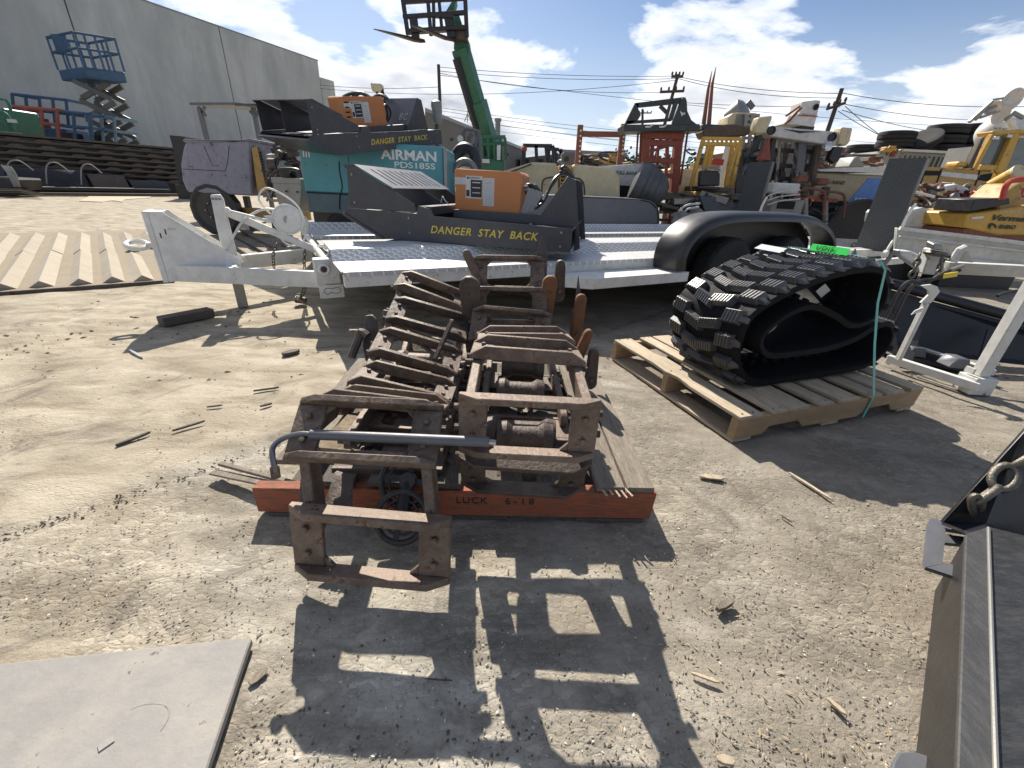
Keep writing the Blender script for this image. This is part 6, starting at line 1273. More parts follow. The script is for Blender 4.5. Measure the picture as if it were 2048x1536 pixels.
# ------------------------------------------------ yellow mast
Yy = 8.1; ym = thing('yellow_mast', 'tall yellow forklift overhead guard and mast beside the upright ramp', 'forklift mast', place(1440, 385, Yy))
for a, b, w in (((1406, 280), (1382, 372), .06), ((1416, 290), (1400, 370), .05), ((1482, 282), (1462, 380), .06), ((1474, 292), (1452, 372), .05)): WB().bar(a, b, Yy, w, 0.06).build('guard_post', M_yellow, ym, bevel=0.008)
for a, b in (((1424, 288), (1412, 350)), ((1468, 290), (1452, 370))): WB().cyl(at(*a, Yy+0.3), at(*b, Yy+0.3), 0.055, n=12).build('lift_cylinder', M_yellow, ym)
for v, h in ((277, .05), (288, .06)): WB().bar((1404, v), (1484, v+1), Yy, 0.06, h).build('guard_bar', M_yellow, ym, bevel=0.006)
for k in range(9): WB().bar((1408+k*9, 279), (1408+k*9, 287), Yy, 0.035, 0.03).build('guard_slat', M_yellow, ym)
WB().poly([(1392, 382), (1468, 384), (1466, 420), (1388, 418)], Yy-0.1, 0.8).build('body', M_yellow, ym, bevel=0.02)
WB().px(1396, 374, 1464, 382, Yy-0.15, 0.7).build('seat_deck', M_rust2, ym)
for u in (1402, 1462): p = at(u, 418, Yy); WB().beam(p, V((p.x, p.y, 0)), 0.1, 0.1).build('leg', M_yellow2, ym)
se = thing('operator_seat', 'black rounded seat back in front of the yellow mast', 'seat', place(1418, 380, Yy-0.3))
WB().poly([(1400, 345), (1404, 340), (1436, 342), (1441, 346), (1440, 372), (1398, 372)], Yy-0.32, 0.1).build('backrest', M_black, se, bevel=0.02)
WB().ln([(1406, 342), (1412, 335), (1434, 335), (1440, 342)], Yy-0.3, 0.014, 6, 3).build('grab_rail', M_steelg, se)
WB().px(1398, 373, 1442, 379, Yy-0.35, 0.35).build('cushion', M_black, se, bevel=0.01)
# ------------------------------------------------ concrete mixer drum
Ym = 7.8; md = thing('concrete_mixer', 'dark ribbed concrete mixer drum behind the far fender', 'mixer', place(1300, 400, Ym))
ca, cb = at(1276, 365, Ym), at(1322, 385, Ym-0.05); ax_ = (cb-ca).normalized()
pf = [(0.12, -0.06), (0.24, -0.05), (0.27, 0.02), (0.275, 0.06), (0.255, 0.075), (0.26, 0.10), (0.26, 0.14), (0.243, 0.155), (0.245, 0.18), (0.24, 0.22), (0.22, 0.235), (0.21, 0.29), (0.16, 0.36), (0.10, 0.40), (0.04, 0.41)]
WB().lathe(ca, ax_, [(a_*1.26, b_*1.26) for a_, b_ in pf], 32).build('drum', material('mixer_drum', (0.06, 0.065, 0.07), 0.5, dirt=0.4, dirtcol=(0.16, 0.15, 0.14), scale=5, bump=0.1), md, smooth=30)
WB().beam(V((ca.x, Ym+0.1, 0)), V((ca.x, Ym+0.1, ca.z)), 0.08, 0.08).build('stand', M_black, md); WB().beam(V((cb.x, Ym+0.1, 0)), V((cb.x, Ym+0.1, cb.z)), 0.08, 0.08).build('stand', M_black, md)
# white steering handles, tarps and hoses by the drum
clutter('scrap_heap', 'heap of black hoses and machine scrap below the yellow mast', 'scrap heap', 1315, 385, 1500, 440, 7.75, 0.8, [M_black, M_steelg, M_rust2, M_debris, M_black], 60, 31, 16)  # black doubled in the mix to paint the backlit dark of the heap
hs = thing('white_hose', 'loop of white hose lying before the torn grey sign', 'hose', place(1370, 440, 7.6))
WB().ln([(1400, 407), (1375, 410), (1358, 422), (1362, 432), (1385, 430), (1405, 434)], 7.6, 0.018, 8, 6).build('hose_loop', M_white2, hs)
WB().ln([(1398, 414), (1376, 418), (1368, 426)], 7.6, 0.018, 8, 6).build('hose_loop', M_white2, hs)
tg = tag(WB().poly([(1400, 392), (1460, 395), (1476, 425), (1412, 430)], 7.7, 0.03).build('torn_sign', material('chalked_slate', (0.05, 0.055, 0.07), 0.6, dirt=0.5, dirtcol=(0.2, 0.2, 0.22), scale=14), bevel=0.002), 'torn dark slate-coloured board leaning among the hoses', 'board')
tb = tag(WB().poly([(1480, 350), (1496, 346), (1502, 420), (1470, 420), (1472, 365)], 7.9, 0.05).build('rubber_flap', M_black, bevel=0.01), 'black rounded flap leaning left of the upright far ramp', 'flap')
gm = thing('grey_tarp', 'crumpled grey tarp stuffed behind the near fender', 'tarp', place(1365, 445, 7.5))
m = WB(); r = random.Random(5)
for k in range(14): u, v = 1345+r.random()*60, 428+r.random()*22; m.lathe(at(u, v, 7.5+r.random()*0.2), (r.random()-.5, r.random()-.5, r.random()), [(0.03, -0.08), (0.08+0.06*r.random(), 0.0), (0.03, 0.10)], 7)
m.build('cloth', material('grey_cloth', (0.20, 0.19, 0.175), 0.9, dirt=0.4, scale=9, bump=0.5), gm, kind='stuff')
# ------------------------------------------------ light bar machine, tower stack
Yq = 8.6; lb_ = thing('mast_lift', 'dark mast lift capped by a white light bar with two wing panels', 'lift', place(1600, 400, Yq))
m = WB(); m.poly([(1532, 252), (1545, 253), (1680, 264), (1672, 292), (1540, 272), (1530, 268)], Yq-0.2, 0.3); m.build('light_bar', M_white2, lb_, bevel=0.012)
m = WB(); m.poly([(1518, 234), (1544, 231), (1545, 236), (1532, 266), (1515, 268), (1508, 262)], Yq-0.25, 0.2); m.build('wing_panel', M_cream, lb_, bevel=0.015)
m = WB(); m.poly([(1684, 254), (1706, 256), (1700, 284), (1692, 292), (1676, 288)], Yq-0.25, 0.2); m.build('wing_panel', M_cream, lb_, bevel=0.015)
m = WB(); m.poly([(1516, 270), (1526, 270), (1516, 302), (1502, 305), (1502, 298)], Yq-0.22, 0.12); m.build('mud_flap', M_black, lb_, bevel=0.01)
m = WB(); m.poly([(1668, 293), (1688, 294), (1678, 322), (1668, 328), (1658, 318)], Yq-0.22, 0.12); m.build('mud_flap', M_black, lb_, bevel=0.01)
for u, v, R_ in ((1543, 261, 0.07), (1665, 274, 0.07)): WB().lathe(at(u, v, Yq-0.22), (0, -1, 0), [(0.01, -0.02), (R_, -0.02), (R_, 0.01), (R_*0.8, 0.01), (R_*0.75, -0.01), (0.01, -0.012)], 20).build('lamp_ring', M_black, lb_)
WB().lathe(at(1658, 292, Yq-0.3), (0.2, -1, 0.1), [(0.02, -0.1), (0.06, -0.06), (0.075, 0.0), (0.01, 0.01)], 18).build('round_lamp', M_alu, lb_)
m = WB(); m.poly([(1567, 258), (1600, 266), (1640, 263), (1602, 262)], Yq-0.21, 0.01); m.build('notch', M_slot, lb_)
for k, (a, b, w, mt) in enumerate((((1547, 272), (1532, 400), .08, M_black), ((1560, 274), (1548, 400), .05, M_steelg), ((1572, 276), (1556, 402), .07, M_debris), ((1602, 282), (1590, 400), .14, M_grey), ((1596, 282), (1584, 400), .04, M_steelg), ((1628, 286), (1612, 400), .07, M_black), ((1638, 288), (1618, 402), .08, M_debris), ((1527, 272), (1520, 330), .05, M_grey))):
    WB().bar(a, b, Yq+0.1*(k % 3), w, w).build('mast_rail', mt, lb_, bevel=0.006)
for v in (300, 330, 356, 380): WB().bar((1540-v*0.05+14, v), (1628-v*0.05+14, v+4), Yq+0.15, 0.05, 0.07).build('mast_tie', M_black, lb_)
for u in (1535, 1550, 1588, 1615): p = at(u, 398, Yq); WB().beam(p, V((p.x, p.y, 0)), 0.1, 0.1).build('leg', M_black, lb_)
for c in ((1562, 348), (1592, 348)): WB().ring(at(*c, Yq-0.1), (0.3, -1, 0.5), 0.09, 0.012, 20, 6).build('steering_wheel', M_black, lb_)
ws = thing('white_control_unit', 'white boxy unit with round port tilted above the light bar', 'machine head', place(1615, 250, 9.2))
m = WB(); m.poly([(1605, 203), (1632, 200), (1642, 201), (1634, 232), (1598, 228)], 9.2, 0.35); m.build('upper_box', M_white2, ws, bevel=0.01)
m = WB(); m.poly([(1578, 232), (1598, 228), (1634, 233), (1628, 254), (1600, 250), (1570, 248)], 9.15, 0.45); m.build('lower_box', M_white2, ws, bevel=0.01)
WB().lathe(at(1632, 214, 9.18), (0, -1, 0), [(0.01, 0), (0.05, 0), (0.05, 0.01), (0.01, 0.01)], 18).build('port', M_slot, ws)
m = WB(); m.px(1598, 230.5, 1636, 232.5, 9.13, 0.02); m.build('red_trim', M_red, ws)
for a, b in (((1572, 232), (1600, 212)), ((1576, 244), (1596, 222)), ((1570, 248), (1603, 215))): WB().bar(a, b, 9.1, .035, .035).build('strut', M_brownred, ws)
WB().px(1600, 252, 1628, 264, 9.2, 0.3).build('neck', M_black, ws); p = at(1612, 262, 9.3); WB().beam(p, V((p.x, p.y, 0)), 0.25, 0.25).build('pedestal', M_black, ws)
gt = thing('grey_tower_unit', 'grey slatted tower unit topped by a tilted round housing, left of the light bar', 'machine tower', place(1485, 330, 9.2))
m = WB(); m.poly([(1458, 232), (1470, 224), (1516, 226), (1514, 262), (1456, 250)], 9.2, 0.5); m.build('upper_box', M_cream, gt, bevel=0.02)
for k in range(6): WB().px(1472+k*3.2, 228, 1474+k*3.2, 250, 9.18, 0.03).build('slat', M_steelg, gt)
m = WB(); m.lathe(at(1487, 220, 9.4), (0.6, -0.6, 0.6), [(0.03, -0.3), (0.20, -0.28), (0.22, 0.0), (0.15, 0.05), (0.02, 0.06)], 18); m.build('round_housing', M_steelg, gt)
WB().bar((1496, 203), (1506, 216), 9.1, .05, .08).build('flap', M_grey, gt)
for v in (238, 250, 262, 276, 292, 306): WB().bar((1492, v), (1516, v+1), 9.15, .04, .05).build('rung', M_steelg, gt)
for u in (1492, 1504, 1516): WB().bar((u, 228), (u-8, 312), 9.15, .05, .05).build('tower_post', M_steelg, gt)
p = at(1498, 315, 9.3); WB().span((p.x-0.35, 9.3, 0), (p.x+0.2, 9.7, p.z+0.25)).build('base', M_steelg, gt)
cn = tag(WB().lathe(V((at(1526, 320, 8.3).x, 8.3, at(1526, 320, 8.3).z)), (0, 0, 1), [(0.12, 0), (0.11, 0.02), (0.015, 0.33)], 18).build('traffic_cone', M_redor), 'faded orange traffic cone left of the dark mast lift', 'traffic cone')
clutter('lift_machinery', 'greyish blue lift machinery behind the yellow mast and cone', 'machinery', 1486, 300, 1560, 362, 8.8, 1.0, [M_steelg, M_grey, M_black, M_blue, M_debris], 40, 41, 10)
clutter('parked_machinery', 'bits of teal, white and orange machinery between the two masts', 'machinery', 1372, 300, 1425, 345, 9.5, 1.0, [M_teal, M_white2, M_black, M_cream], 16, 43, 3)
tw = tag(WB().px(1424, 318, 1448, 330, 8.9, 0.2).build('red_sign', M_red, bevel=0.01), 'small dark red sign plate seen through the yellow guard', 'sign')
# ------------------------------------------------ INGERSOLL-RAND compressor right
Yi = 8.9; ir = thing('cream_compressor', 'cream compressor with INGERSOLL-RAND lettering, blue stripe and white lid', 'compressor', place(1690, 460, Yi))
m = WB(); m.poly([(1606, 343), (1800, 352), (1796, 404), (1742, 462), (1640, 458), (1600, 400)], Yi, 1.2); m.build('body', material('dull_cream', (0.40, 0.34, 0.22), 0.55, dirt=0.4, scale=3, chips=0.1), ir, bevel=0.03)
m = WB(); m.poly([(1620, 336), (1640, 338), (1770, 333), (1806, 334), (1806, 341), (1740, 345), (1640, 343)], Yi-0.05, 1.3); m.build('lid_sheet', M_white, ir, bevel=0.006)
m = WB(); m.poly([(1600, 403), (1798, 409), (1798, 405), (1600, 400)], Yi-0.006, 0.01); m.build('seam', M_debris, ir)
wtext('INGERSOLL-RAND', 1613, 364, Yi-0.012, 7, M_letk, ir, 1.0, 0.25, 0.001, u2=1690, slope=-0.02)
m = WB(); m.poly([(1738, 356), (1782, 357), (1748, 409), (1694, 407)], Yi-0.012, 0.01); m.build('blue_stripe', material('sticker_blue', (0.07, 0.20, 0.52), 0.5, dirt=0.4, dirtcol=(0.3, 0.3, 0.3), scale=6), ir)
wtext('185', 1706, 402, Yi-0.03, 6, M_letw, ir, 1.0, 0.0, 0.003, u2=1728)
wr = wheel(ir, (at(1725, 440, Yi).x-ir.location.x, -0.05, at(1725, 470, Yi).z+0.0), (0, 1, 0), 0.36, 0.2, M_rust2, n=28)
m = WB(); m.lathe((at(1725, 450, Yi).x, Yi-0.25, 0.42), (0, 1, 0), [(0.40, -0.02), (0.44, -0.02), (0.44, 0.25), (0.40, 0.25)], 32); m.build('wheel_arch', M_black, ir)
WB().px(1620, 400, 1690, 440, Yi-0.02, 0.1).build('opening', M_slot, ir, bevel=0.02)
for x in (-0.6, 0.5): WB().span((ir.location.x+x, Yi+0.2, 0), (ir.location.x+x+0.1, Yi+0.3, 0.6)).build('stand', M_black, ir)
pl = tag(WB().px(1668, 478, 1728, 500, 8.3, 0.04).build('marked_board', M_white2), 'whitish board with black CGE scrawl behind the near fender', 'board')
o = lettering('CGE', 0.12, M_letk, pl, basis(at(1700, 494, 8.28), (1, 0, 0), (0, 0, 1)), 0.001, 1.0, 0.2, 0.002)
# two tamping rammers in front of it
def rammer(label, u, dv, Y):
    t = thing('tamping_rammer', label, 'rammer', place(u, 445, Y))
    WB().px(u-14, 350+dv, u+6, 365+dv, Y, 0.16).build('fuel_tank', M_brownred, t, bevel=0.02)
    WB().lathe(at(u-4, 384+dv, Y), (0.1, 0, -1), [(0.03, -0.14), (0.075, -0.12), (0.06, -0.10), (0.08, -0.07), (0.06, -0.04), (0.08, -0.01), (0.06, 0.02), (0.08, 0.05), (0.05, 0.09)], 14).build('bellows', M_debris, t)
    WB().ln([(u-22, 392+dv), (u-4, 378+dv), (u+28, 380+dv), (u+38, 392+dv), (u+34, 430+dv)], Y-0.05, 0.022, 8, 3).build('guide_handle', M_brownred, t)
    WB().px(u-24, 390+dv, u+24, 398+dv, Y-0.03, 0.1).build('engine_mount', M_redor, t)
    WB().cyl(at(u-2, 396+dv, Y), at(u-2, 436+dv, Y), 0.05, n=12).build('leg_tube', M_steelg, t)
    p = at(u, 438+dv, Y); WB().span((p.x-0.14, Y-0.1, 0.0), (p.x+0.14, Y+0.16, 0.06)).build('foot', M_debris, t); WB().cyl(V((p.x, Y, 0.06)), V((p.x, Y, p.z)), 0.04, n=10).build('leg_tube', M_steelg, t)
    return t
rammer('rusty tamping rammer with bellows, standing left before the cream compressor', 1612, 0, 8.1)
rammer('second rusty tamping rammer tucked just right of the first', 1652, 6, 8.3)
wm = thing('plate_compactor', 'small white plate compactor with tube handles between ramp and rammers', 'compactor', place(1565, 440, 8.0))
WB().px(1546, 366, 1600, 388, 8.0, 0.3).build('engine_cover', M_white2, wm, bevel=0.02); WB().px(1540, 398, 1606, 440, 8.0, 0.35).build('body', M_steelg, wm, bevel=0.02)
for k in range(3): WB().ln([(1535, 392+k*9), (1560, 384+k*9), (1600, 380+k*9)], 7.9, 0.012, 6, 3).build('handle_tube', M_white2, wm)
WB().px(1556, 402, 1590, 418, 7.98, 0.03).build('panel', M_slot, wm); WB().span((wm.location.x-0.3, 8.05, 0), (wm.location.x+0.3, 8.3, at(1570, 441, 8.0).z)).build('base_plate', M_steelg, wm)
dw = tag(WB().lathe(V((at(1718, 445, 8.35).x, 8.35, 0.50)), (0.1, 1, 0), [(0.02, -0.02), (0.55, -0.03), (0.58, 0.0), (0.58, 0.05), (0.02, 0.05)], 36).build('steel_disc', M_black, smooth=30), 'large dark steel disc leaning behind the near ramp', 'disc')
clutter('scrap_heap', 'dark tangle of hoses and parts at the foot of the rammers', 'scrap heap', 1540, 415, 1700, 470, 8.45, 0.6, [M_black, M_debris, M_rust2, M_black], 34, 51, 12)  # extra black in the mix puts the silhouetted dark into the parts
# ------------------------------------------------ container with tyres
Yx = 13.0; ct = thing('shipping_container', 'pale ribbed shipping container carrying stacked tyres', 'container', place(1850, 355, Yx))
top = at(1830, 304, Yx).z; x0, x1 = at(1795, 330, Yx).x, at(2010, 330, Yx).x
WB().span((x0, Yx+0.06, 0.1), (x1, Yx+2.4, top)).build('box', M_steelg, ct)
n = 22
for k in range(n):
    xa = x0+(x1-x0)*k/n; WB().span((xa+0.02, Yx, 0.15), (xa+(x1-x0)/n*0.55, Yx+0.058, top-0.08)).build('rib', M_steelg, ct)
WB().span((x0-0.02, Yx-0.02, top+0.001), (x1, Yx+2.4, top+0.06)).build('top_rail', M_white2, ct)
def tyre_thing(u, v, Y, R_, h, lab, ax=(0, 0, 1), grp='tyres stacked on the container'):
    c = at(u, v, Y); t = thing('tyre', lab, 'tyre', c, group=grp)
    MB().lathe((0, 0, 0), ax, [(R_*0.55, -h*0.40), (R_*0.85, -h*0.5), (R_*0.98, -h*0.42), (R_, -h*0.2), (R_, h*0.2), (R_*0.98, h*0.42), (R_*0.85, h*0.5), (R_*0.55, h*0.40)], 36).build('carcass', M_tyre, t, smooth=40)
    MB().lathe((0, 0, 0), ax, [(R_*1.004, -h*0.04), (R_*1.008, -h*0.03), (R_*1.008, h*0.03), (R_*1.004, h*0.04)], 36).build('groove_band', M_rubber, t); return t
Yx2 = Yx+0.6; ttop = at(1900, 304, Yx2).z; hh_ = 0.0
def zrow(v0, v1): return abs(at(1900, v0, Yx2).z-at(1900, v1, Yx2).z)
rows = [('bottom', 297, 17), ('middle', 278.5, 18), ('top', 258, 20)]
for nm, v, dv in rows:
    h = zrow(v-dv/2, v+dv/2)*0.98
    for side_, u in (('left', 1889), ('right', 1948)):
        uu = u + {'bottom': -2, 'middle': 0, 'top': 7}[nm] + (0 if side_ == 'left' else 2)
        tyre_thing(uu, v+(2 if side_ == 'left' else 1), Yx2, 0.47, h, 'flat tyre, %s of the %s three-high tyre stack on the container' % (nm, side_))
tyre_thing(1794, 272, Yx2, 0.44, zrow(262, 279), 'upper flat tyre of the separate pair left on the container')
tyre_thing(1790, 288, Yx2, 0.45, zrow(280, 297), 'lower flat tyre of the separate pair left on the container')
tyre_thing(1728, 298, Yx2+1.5, 0.48, 0.2, 'single flat tyre left of all the stacks, half hidden')
tyre_thing(1846, 280, Yx2-0.2, 0.42, 0.18, 'leaning tyre propped against the left side of the big tyre stack', ax=(-0.55, -0.25, 0.8))
clutter('small_engine', 'small tan and red engine sitting behind the upright near ramp', 'engine', 1762, 292, 1806, 316, 11.5, 0.4, [M_brownred, M_yellow2, M_steelg, M_cream], 14, 61, 4)
clutter('parked_machinery', 'pale scrap panels and mauve machinery behind the white compressor lid', 'machinery', 1640, 305, 1770, 335, 12.0, 1.2, [M_brownred, M_white2, M_steelg, M_debris], 26, 63, 5)
tri = tag(WB().poly([(1698, 334), (1710, 314), (1718, 312), (1730, 334)], 10.5, 0.5).build('angled_bin', M_steelg, bevel=0.02), 'grey triangular bin poking up behind the white lid', 'bin')
# ------------------------------------------------ yellow loader
Yl = 9.6; ld_ = thing('wheel_loader', 'big yellow wheel loader with tinted cab at the right edge', 'wheel loader', place(1960, 400, Yl))
m = WB(); m.poly([(1853, 333), (1986, 340), (1972, 400), (1826, 400)], Yl, 0.9); m.build('hood', M_yellow2, ld_, bevel=0.03)
m = WB(); m.poly([(1842, 342), (1852, 342), (1838, 384), (1828, 390)], Yl+0.0, 0.2); m.build('grille', M_slot, ld_)
m = WB(); m.poly([(1852, 341), (1884, 342), (1880, 351), (1849, 351)], Yl-0.012, 0.01); m.build('decal', M_slot, ld_)
m = WB(); m.poly([(1885, 343), (1960, 350), (1955, 360), (1881, 352)], Yl-0.012, 0.01); m.build('decal', M_paper, ld_)
m = WB(); m.poly([(1961, 350), (1986, 346), (1980, 363), (1956, 360)], Yl-0.012, 0.01); m.build('decal', M_slot, ld_)
for a, b in (((1884, 337), (1872, 370)), ((1960, 342), (1950, 372))): WB().bar(a, b, Yl-0.01, 0.02, 0.012).build('panel_gap', M_slot, ld_)
m = WB(); m.poly([(1986, 262), (2040, 258), (2100, 262), (2100, 268), (2030, 268), (1990, 272)], Yl-0.05, 0.35); m.build('cab_roof', M_yellow, ld_, bevel=0.02)
for a, b, w in (((1984, 268), (1946, 338), .07), ((2030, 262), (1992, 345), .11), ((1958, 335), (1996, 336), .06), ((1984, 268), (2030, 266), .05)): WB().bar(a, b, Yl, w, .10).build('cab_pillar', M_yellow, ld_, bevel=0.01)
m = WB(); m.poly([(1986, 274), (2020, 270), (1990, 330), (1956, 333)], Yl+0.05, 0.02); m.build('windscreen', M_glass, ld_)
m = WB(); m.poly([(2040, 276), (2080, 274), (2080, 340), (2012, 336)], Yl+0.02, 0.02); m.build('side_window', M_glass, ld_)
m = WB(); m.poly([(1995, 346), (2030, 268), (2042, 270), (2012, 342), (2080, 346), (2080, 400), (1976, 400)], Yl-0.02, 0.1); m.build('cab_side', M_yellow, ld_, bevel=0.01)
m = WB(); m.poly([(1966, 275), (1972, 272), (1946, 336), (1936, 336)], Yl-0.1, 0.12); m.build('exhaust_stack', M_debris, ld_, bevel=0.01)
WB().px(1916, 323, 1938, 334, Yl-0.05, 0.3).build('pre_cleaner', M_yellow, ld_, bevel=0.03); WB().px(1840, 321, 1856, 333, Yl+0.2, 0.3).build('beacon', material('amber_lens', (0.6, 0.16, 0.02), 0.3, dirt=0), ld_, bevel=0.02)
for u, v in ((1990, 272), (2016, 268)): WB().px(u, v, u+10, v+8, Yl-0.12, 0.1).build('work_lamp', M_alu, ld_, bevel=0.01)
for x in (-0.9, 1.3): wheel(ld_, (x, 0.0, 0.48), (0, 1, 0), 0.48, 0.4, M_yellow2, n=24); 
WB().span((ld_.location.x-1.3, Yl+0.3, 0.35), (ld_.location.x+1.8, Yl+1.3, at(1960, 400, Yl).z)).build('frame', M_yellow2, ld_)
# tank with lights above
tk = thing('light_tower', 'white tank with folded floodlight tower above the loader cab', 'light tower', place(2000, 300, 11.0))
m = WB(); m.lathe(at(1962, 264, 11.6), (1, 0, 0), [(0.05, 0.0), (0.22, 0.06), (0.33, 0.2), (0.38, 0.5), (0.38, 2.6)], 28); m.build('tank', M_white2, tk)
m = WB(); m.ln([(2010, 238), (2022, 242), (2028, 262), (2026, 280)], 11.1, 0.06, 8, 4); m.build('white_hose', M_white, tk)
wtext('WATER BOY', 1986, 259, 11.15, 4, M_letk, tk, 1.0, 0.2, 0.002, u2=2014)
for a, b, w in (((1938, 244), (1985, 202), .06), ((1950, 240), (1972, 216), .05), ((1985, 200), (2008, 196), .04), ((1972, 222), (2004, 206), .05), ((1960, 235), (1998, 222), .05), ((2010, 240), (2030, 224), .06), ((2028, 226), (2046, 236), .06)): WB().bar(a, b, 10.8, w, w).build('tower_arm', M_steelg, tk)
for u, v, R_, a_ in ((2024, 200, 0.22, (0.05, -0.95, -0.25)), (1986, 216, 0.14, (-0.3, -0.8, -0.4)), (2002, 230, 0.18, (0.0, -0.9, -0.2))):
    c = at(u, v, 10.8); WB().lathe(c, a_, [(0.03, -R_*1.3), (R_*0.35, -R_*1.1), (R_*0.6, -R_*0.6), (R_, 0), (R_*0.96, 0.015), (0.01, -R_*0.2)], 24).build('floodlight', M_white2, tk)
p = at(2000, 270, 11.6); WB().span((p.x-0.8, 11.3, 0), (p.x+1.4, 11.9, p.z-0.3)).build('skid', M_steelg, tk)
# ------------------------------------------------ yellow trencher with lettering
Yv = 5.6; vm = thing('trencher', 'yellow trencher body with Vermeer and RHINO lettering and black box on top', 'trencher', place(2000, 480, Yv))
m = WB(); m.poly([(1937, 427), (2060, 412), (2120, 412), (2120, 472), (1995, 470), (1928, 455)], Yv, 0.8); m.build('body', M_yellow, vm, bevel=0.015)
m = WB(); m.poly([(1938, 424), (1950, 398), (2020, 396), (2022, 408)], Yv-0.05, 0.5); m.build('black_box', M_black, vm, bevel=0.01)
m = WB(); m.poly([(1990, 404), (2032, 368), (2046, 366), (2046, 420), (1998, 420)], Yv+0.1, 0.4); m.build('arm', M_yellow2, vm, bevel=0.02)
WB().ln([(2005, 398), (2012, 372), (2028, 360), (2060, 358)], Yv-0.1, 0.03, 8, 4).build('red_guard', M_red, vm)
wtext('Vermeer', 1979, 440, Yv-0.012, 10, M_letk, vm, 1.0, 0.25, 0.0025, u2=2070)
wtext('RHINO', 1996, 457, Yv-0.012, 7, M_letk, vm, 1.0, 0.1, 0.002, u2=2030)
m = WB(); m.poly([(1977, 456), (1979, 448), (1985, 446), (1991, 448), (1994, 453), (1992, 457), (1989, 452), (1984, 451), (1980, 457)], Yv-0.012, 0.008); m.build('emblem', M_letk, vm)
wtext('LOS ANGELES', 2000, 425, Yv-0.012, 4, M_paper, vm, 1.0, 0.1, 0.0, u2=2052)
WB().poly([(1944, 434), (1968, 432), (1966, 437), (1942, 438)], Yv-0.012, 0.008).build('decal', M_paper, vm)
m = WB(); m.poly([(1928, 458), (2100, 470), (2100, 486), (1925, 470)], Yv+0.02, 0.6); m.build('underframe', M_brownred, vm)
WB().span((vm.location.x-0.2, Yv+0.3, 0), (vm.location.x+0.8, Yv+0.6, 0.5)).build('stand', M_black, vm)
sy = thing('yellow_chute', 'pale yellow tube with dark open end pointing up right of the loader hood', 'chute', place(2010, 370, 8.2))
m = WB(); m.cyl(at(1982, 372, 8.3), at(2034, 346, 8.0), 0.10, 0.12, 16); m.build('tube', M_yellow, sy); m = WB(); m.cyl(at(2033, 346.5, 8.0), at(2040, 343, 7.96), 0.125, n=16); m.build('rim', M_cream, sy); WB().cyl(at(1990, 368, 8.3), V((at(1990, 368, 8.3).x, 8.3, 0)), 0.05, n=8).build('post', M_yellow2, sy)
# bright yard clutter between the ramp and the trencher
clutter('scrap_heap', 'bright heap of white, red and yellow machine scrap before the loader', 'scrap heap', 1838, 368, 1945, 420, 7.4, 0.8, [M_white2, M_black, M_red, M_cream, M_brownred, M_white, M_debris, M_steelg], 70, 71, 16)
clutter('scrap_heap', 'red and white machine frames behind the black box of the trencher', 'scrap heap', 1935, 368, 2040, 405, 7.0, 0.6, [M_white2, M_red, M_brownred, M_black, M_debris], 34, 73, 8)
wt = thing('white_body_panel', 'white machine hood with red and grey stripes behind the right trailer', 'hood', place(1850, 455, 6.2))
m = WB(); m.poly([(1806, 425), (1850, 415), (1880, 424), (1882, 458), (1800, 454)], 6.2, 0.7); m.build('hood_shell', M_white2, wt, bevel=0.03)
m = WB(); m.poly([(1858, 428), (1884, 420), (1880, 456), (1858, 456)], 6.15, 0.4); m.build('side_panel', material('greenish_grey', (0.17, 0.22, 0.21), 0.5, dirt=0.2, scale=4), wt, bevel=0.01)
WB().bar((1862, 448), (1882, 440), 6.13, .012, .02).build('red_stripe', M_red, wt); WB().bar((1862, 453), (1882, 446), 6.13, .012, .015).build('dark_stripe', M_black, wt)
WB().span((wt.location.x-0.3, 6.3, 0), (wt.location.x+0.3, 6.8, at(1850, 458, 6.2).z)).build('base', M_black, wt)
fan = thing('seat_post', 'dark seat on a bent post in the middle of the bright scrap', 'seat', place(1910, 440, 6.4))
WB().lathe(at(1909, 395, 6.4), (0.2, -1, 0.3), [(0.01, -0.01), (0.06, -0.02), (0.065, 0.02), (0.01, 0.03)], 18).build('seat_disc', M_grey, fan); WB().ln([(1910, 400), (1912, 420), (1916, 448)], 6.4, 0.02, 7).build('post', M_black, fan); WB().bar((1870, 405), (1925, 425), 6.4, .025, .03).build('arm', M_black, fan); WB().bar((1880, 418), (1930, 414), 6.4, .03, .03).build('arm', M_black, fan)
p = at(1914, 446, 6.4); WB().cyl(V((p.x, 6.4, 0)), p, 0.02, n=7).build('post', M_black, fan)
clutter('engine_unit', 'small dark engine between white hood and trencher', 'engine', 1880, 425, 1935, 462, 6.5, 0.4, [M_black, M_debris, M_steelg, M_white2], 20, 75, 6)
rw = tag(WB().ring(at(1838, 402, 7.0), (0.1, -0.5, 1), 0.17, 0.018, 28, 8).build('spoked_wheel', M_rust2, smooth=60), 'rusty round handwheel lying left of the bright scrap', 'wheel')
ld2 = thing('long_pole', 'white slanting pole leaning over the spoked wheel', 'pole', place(1845, 400, 7.0)); WB().cyl(at(1822, 382, 7.0), at(1868, 394, 7.0), 0.02, n=8).build('tube', M_white, ld2)
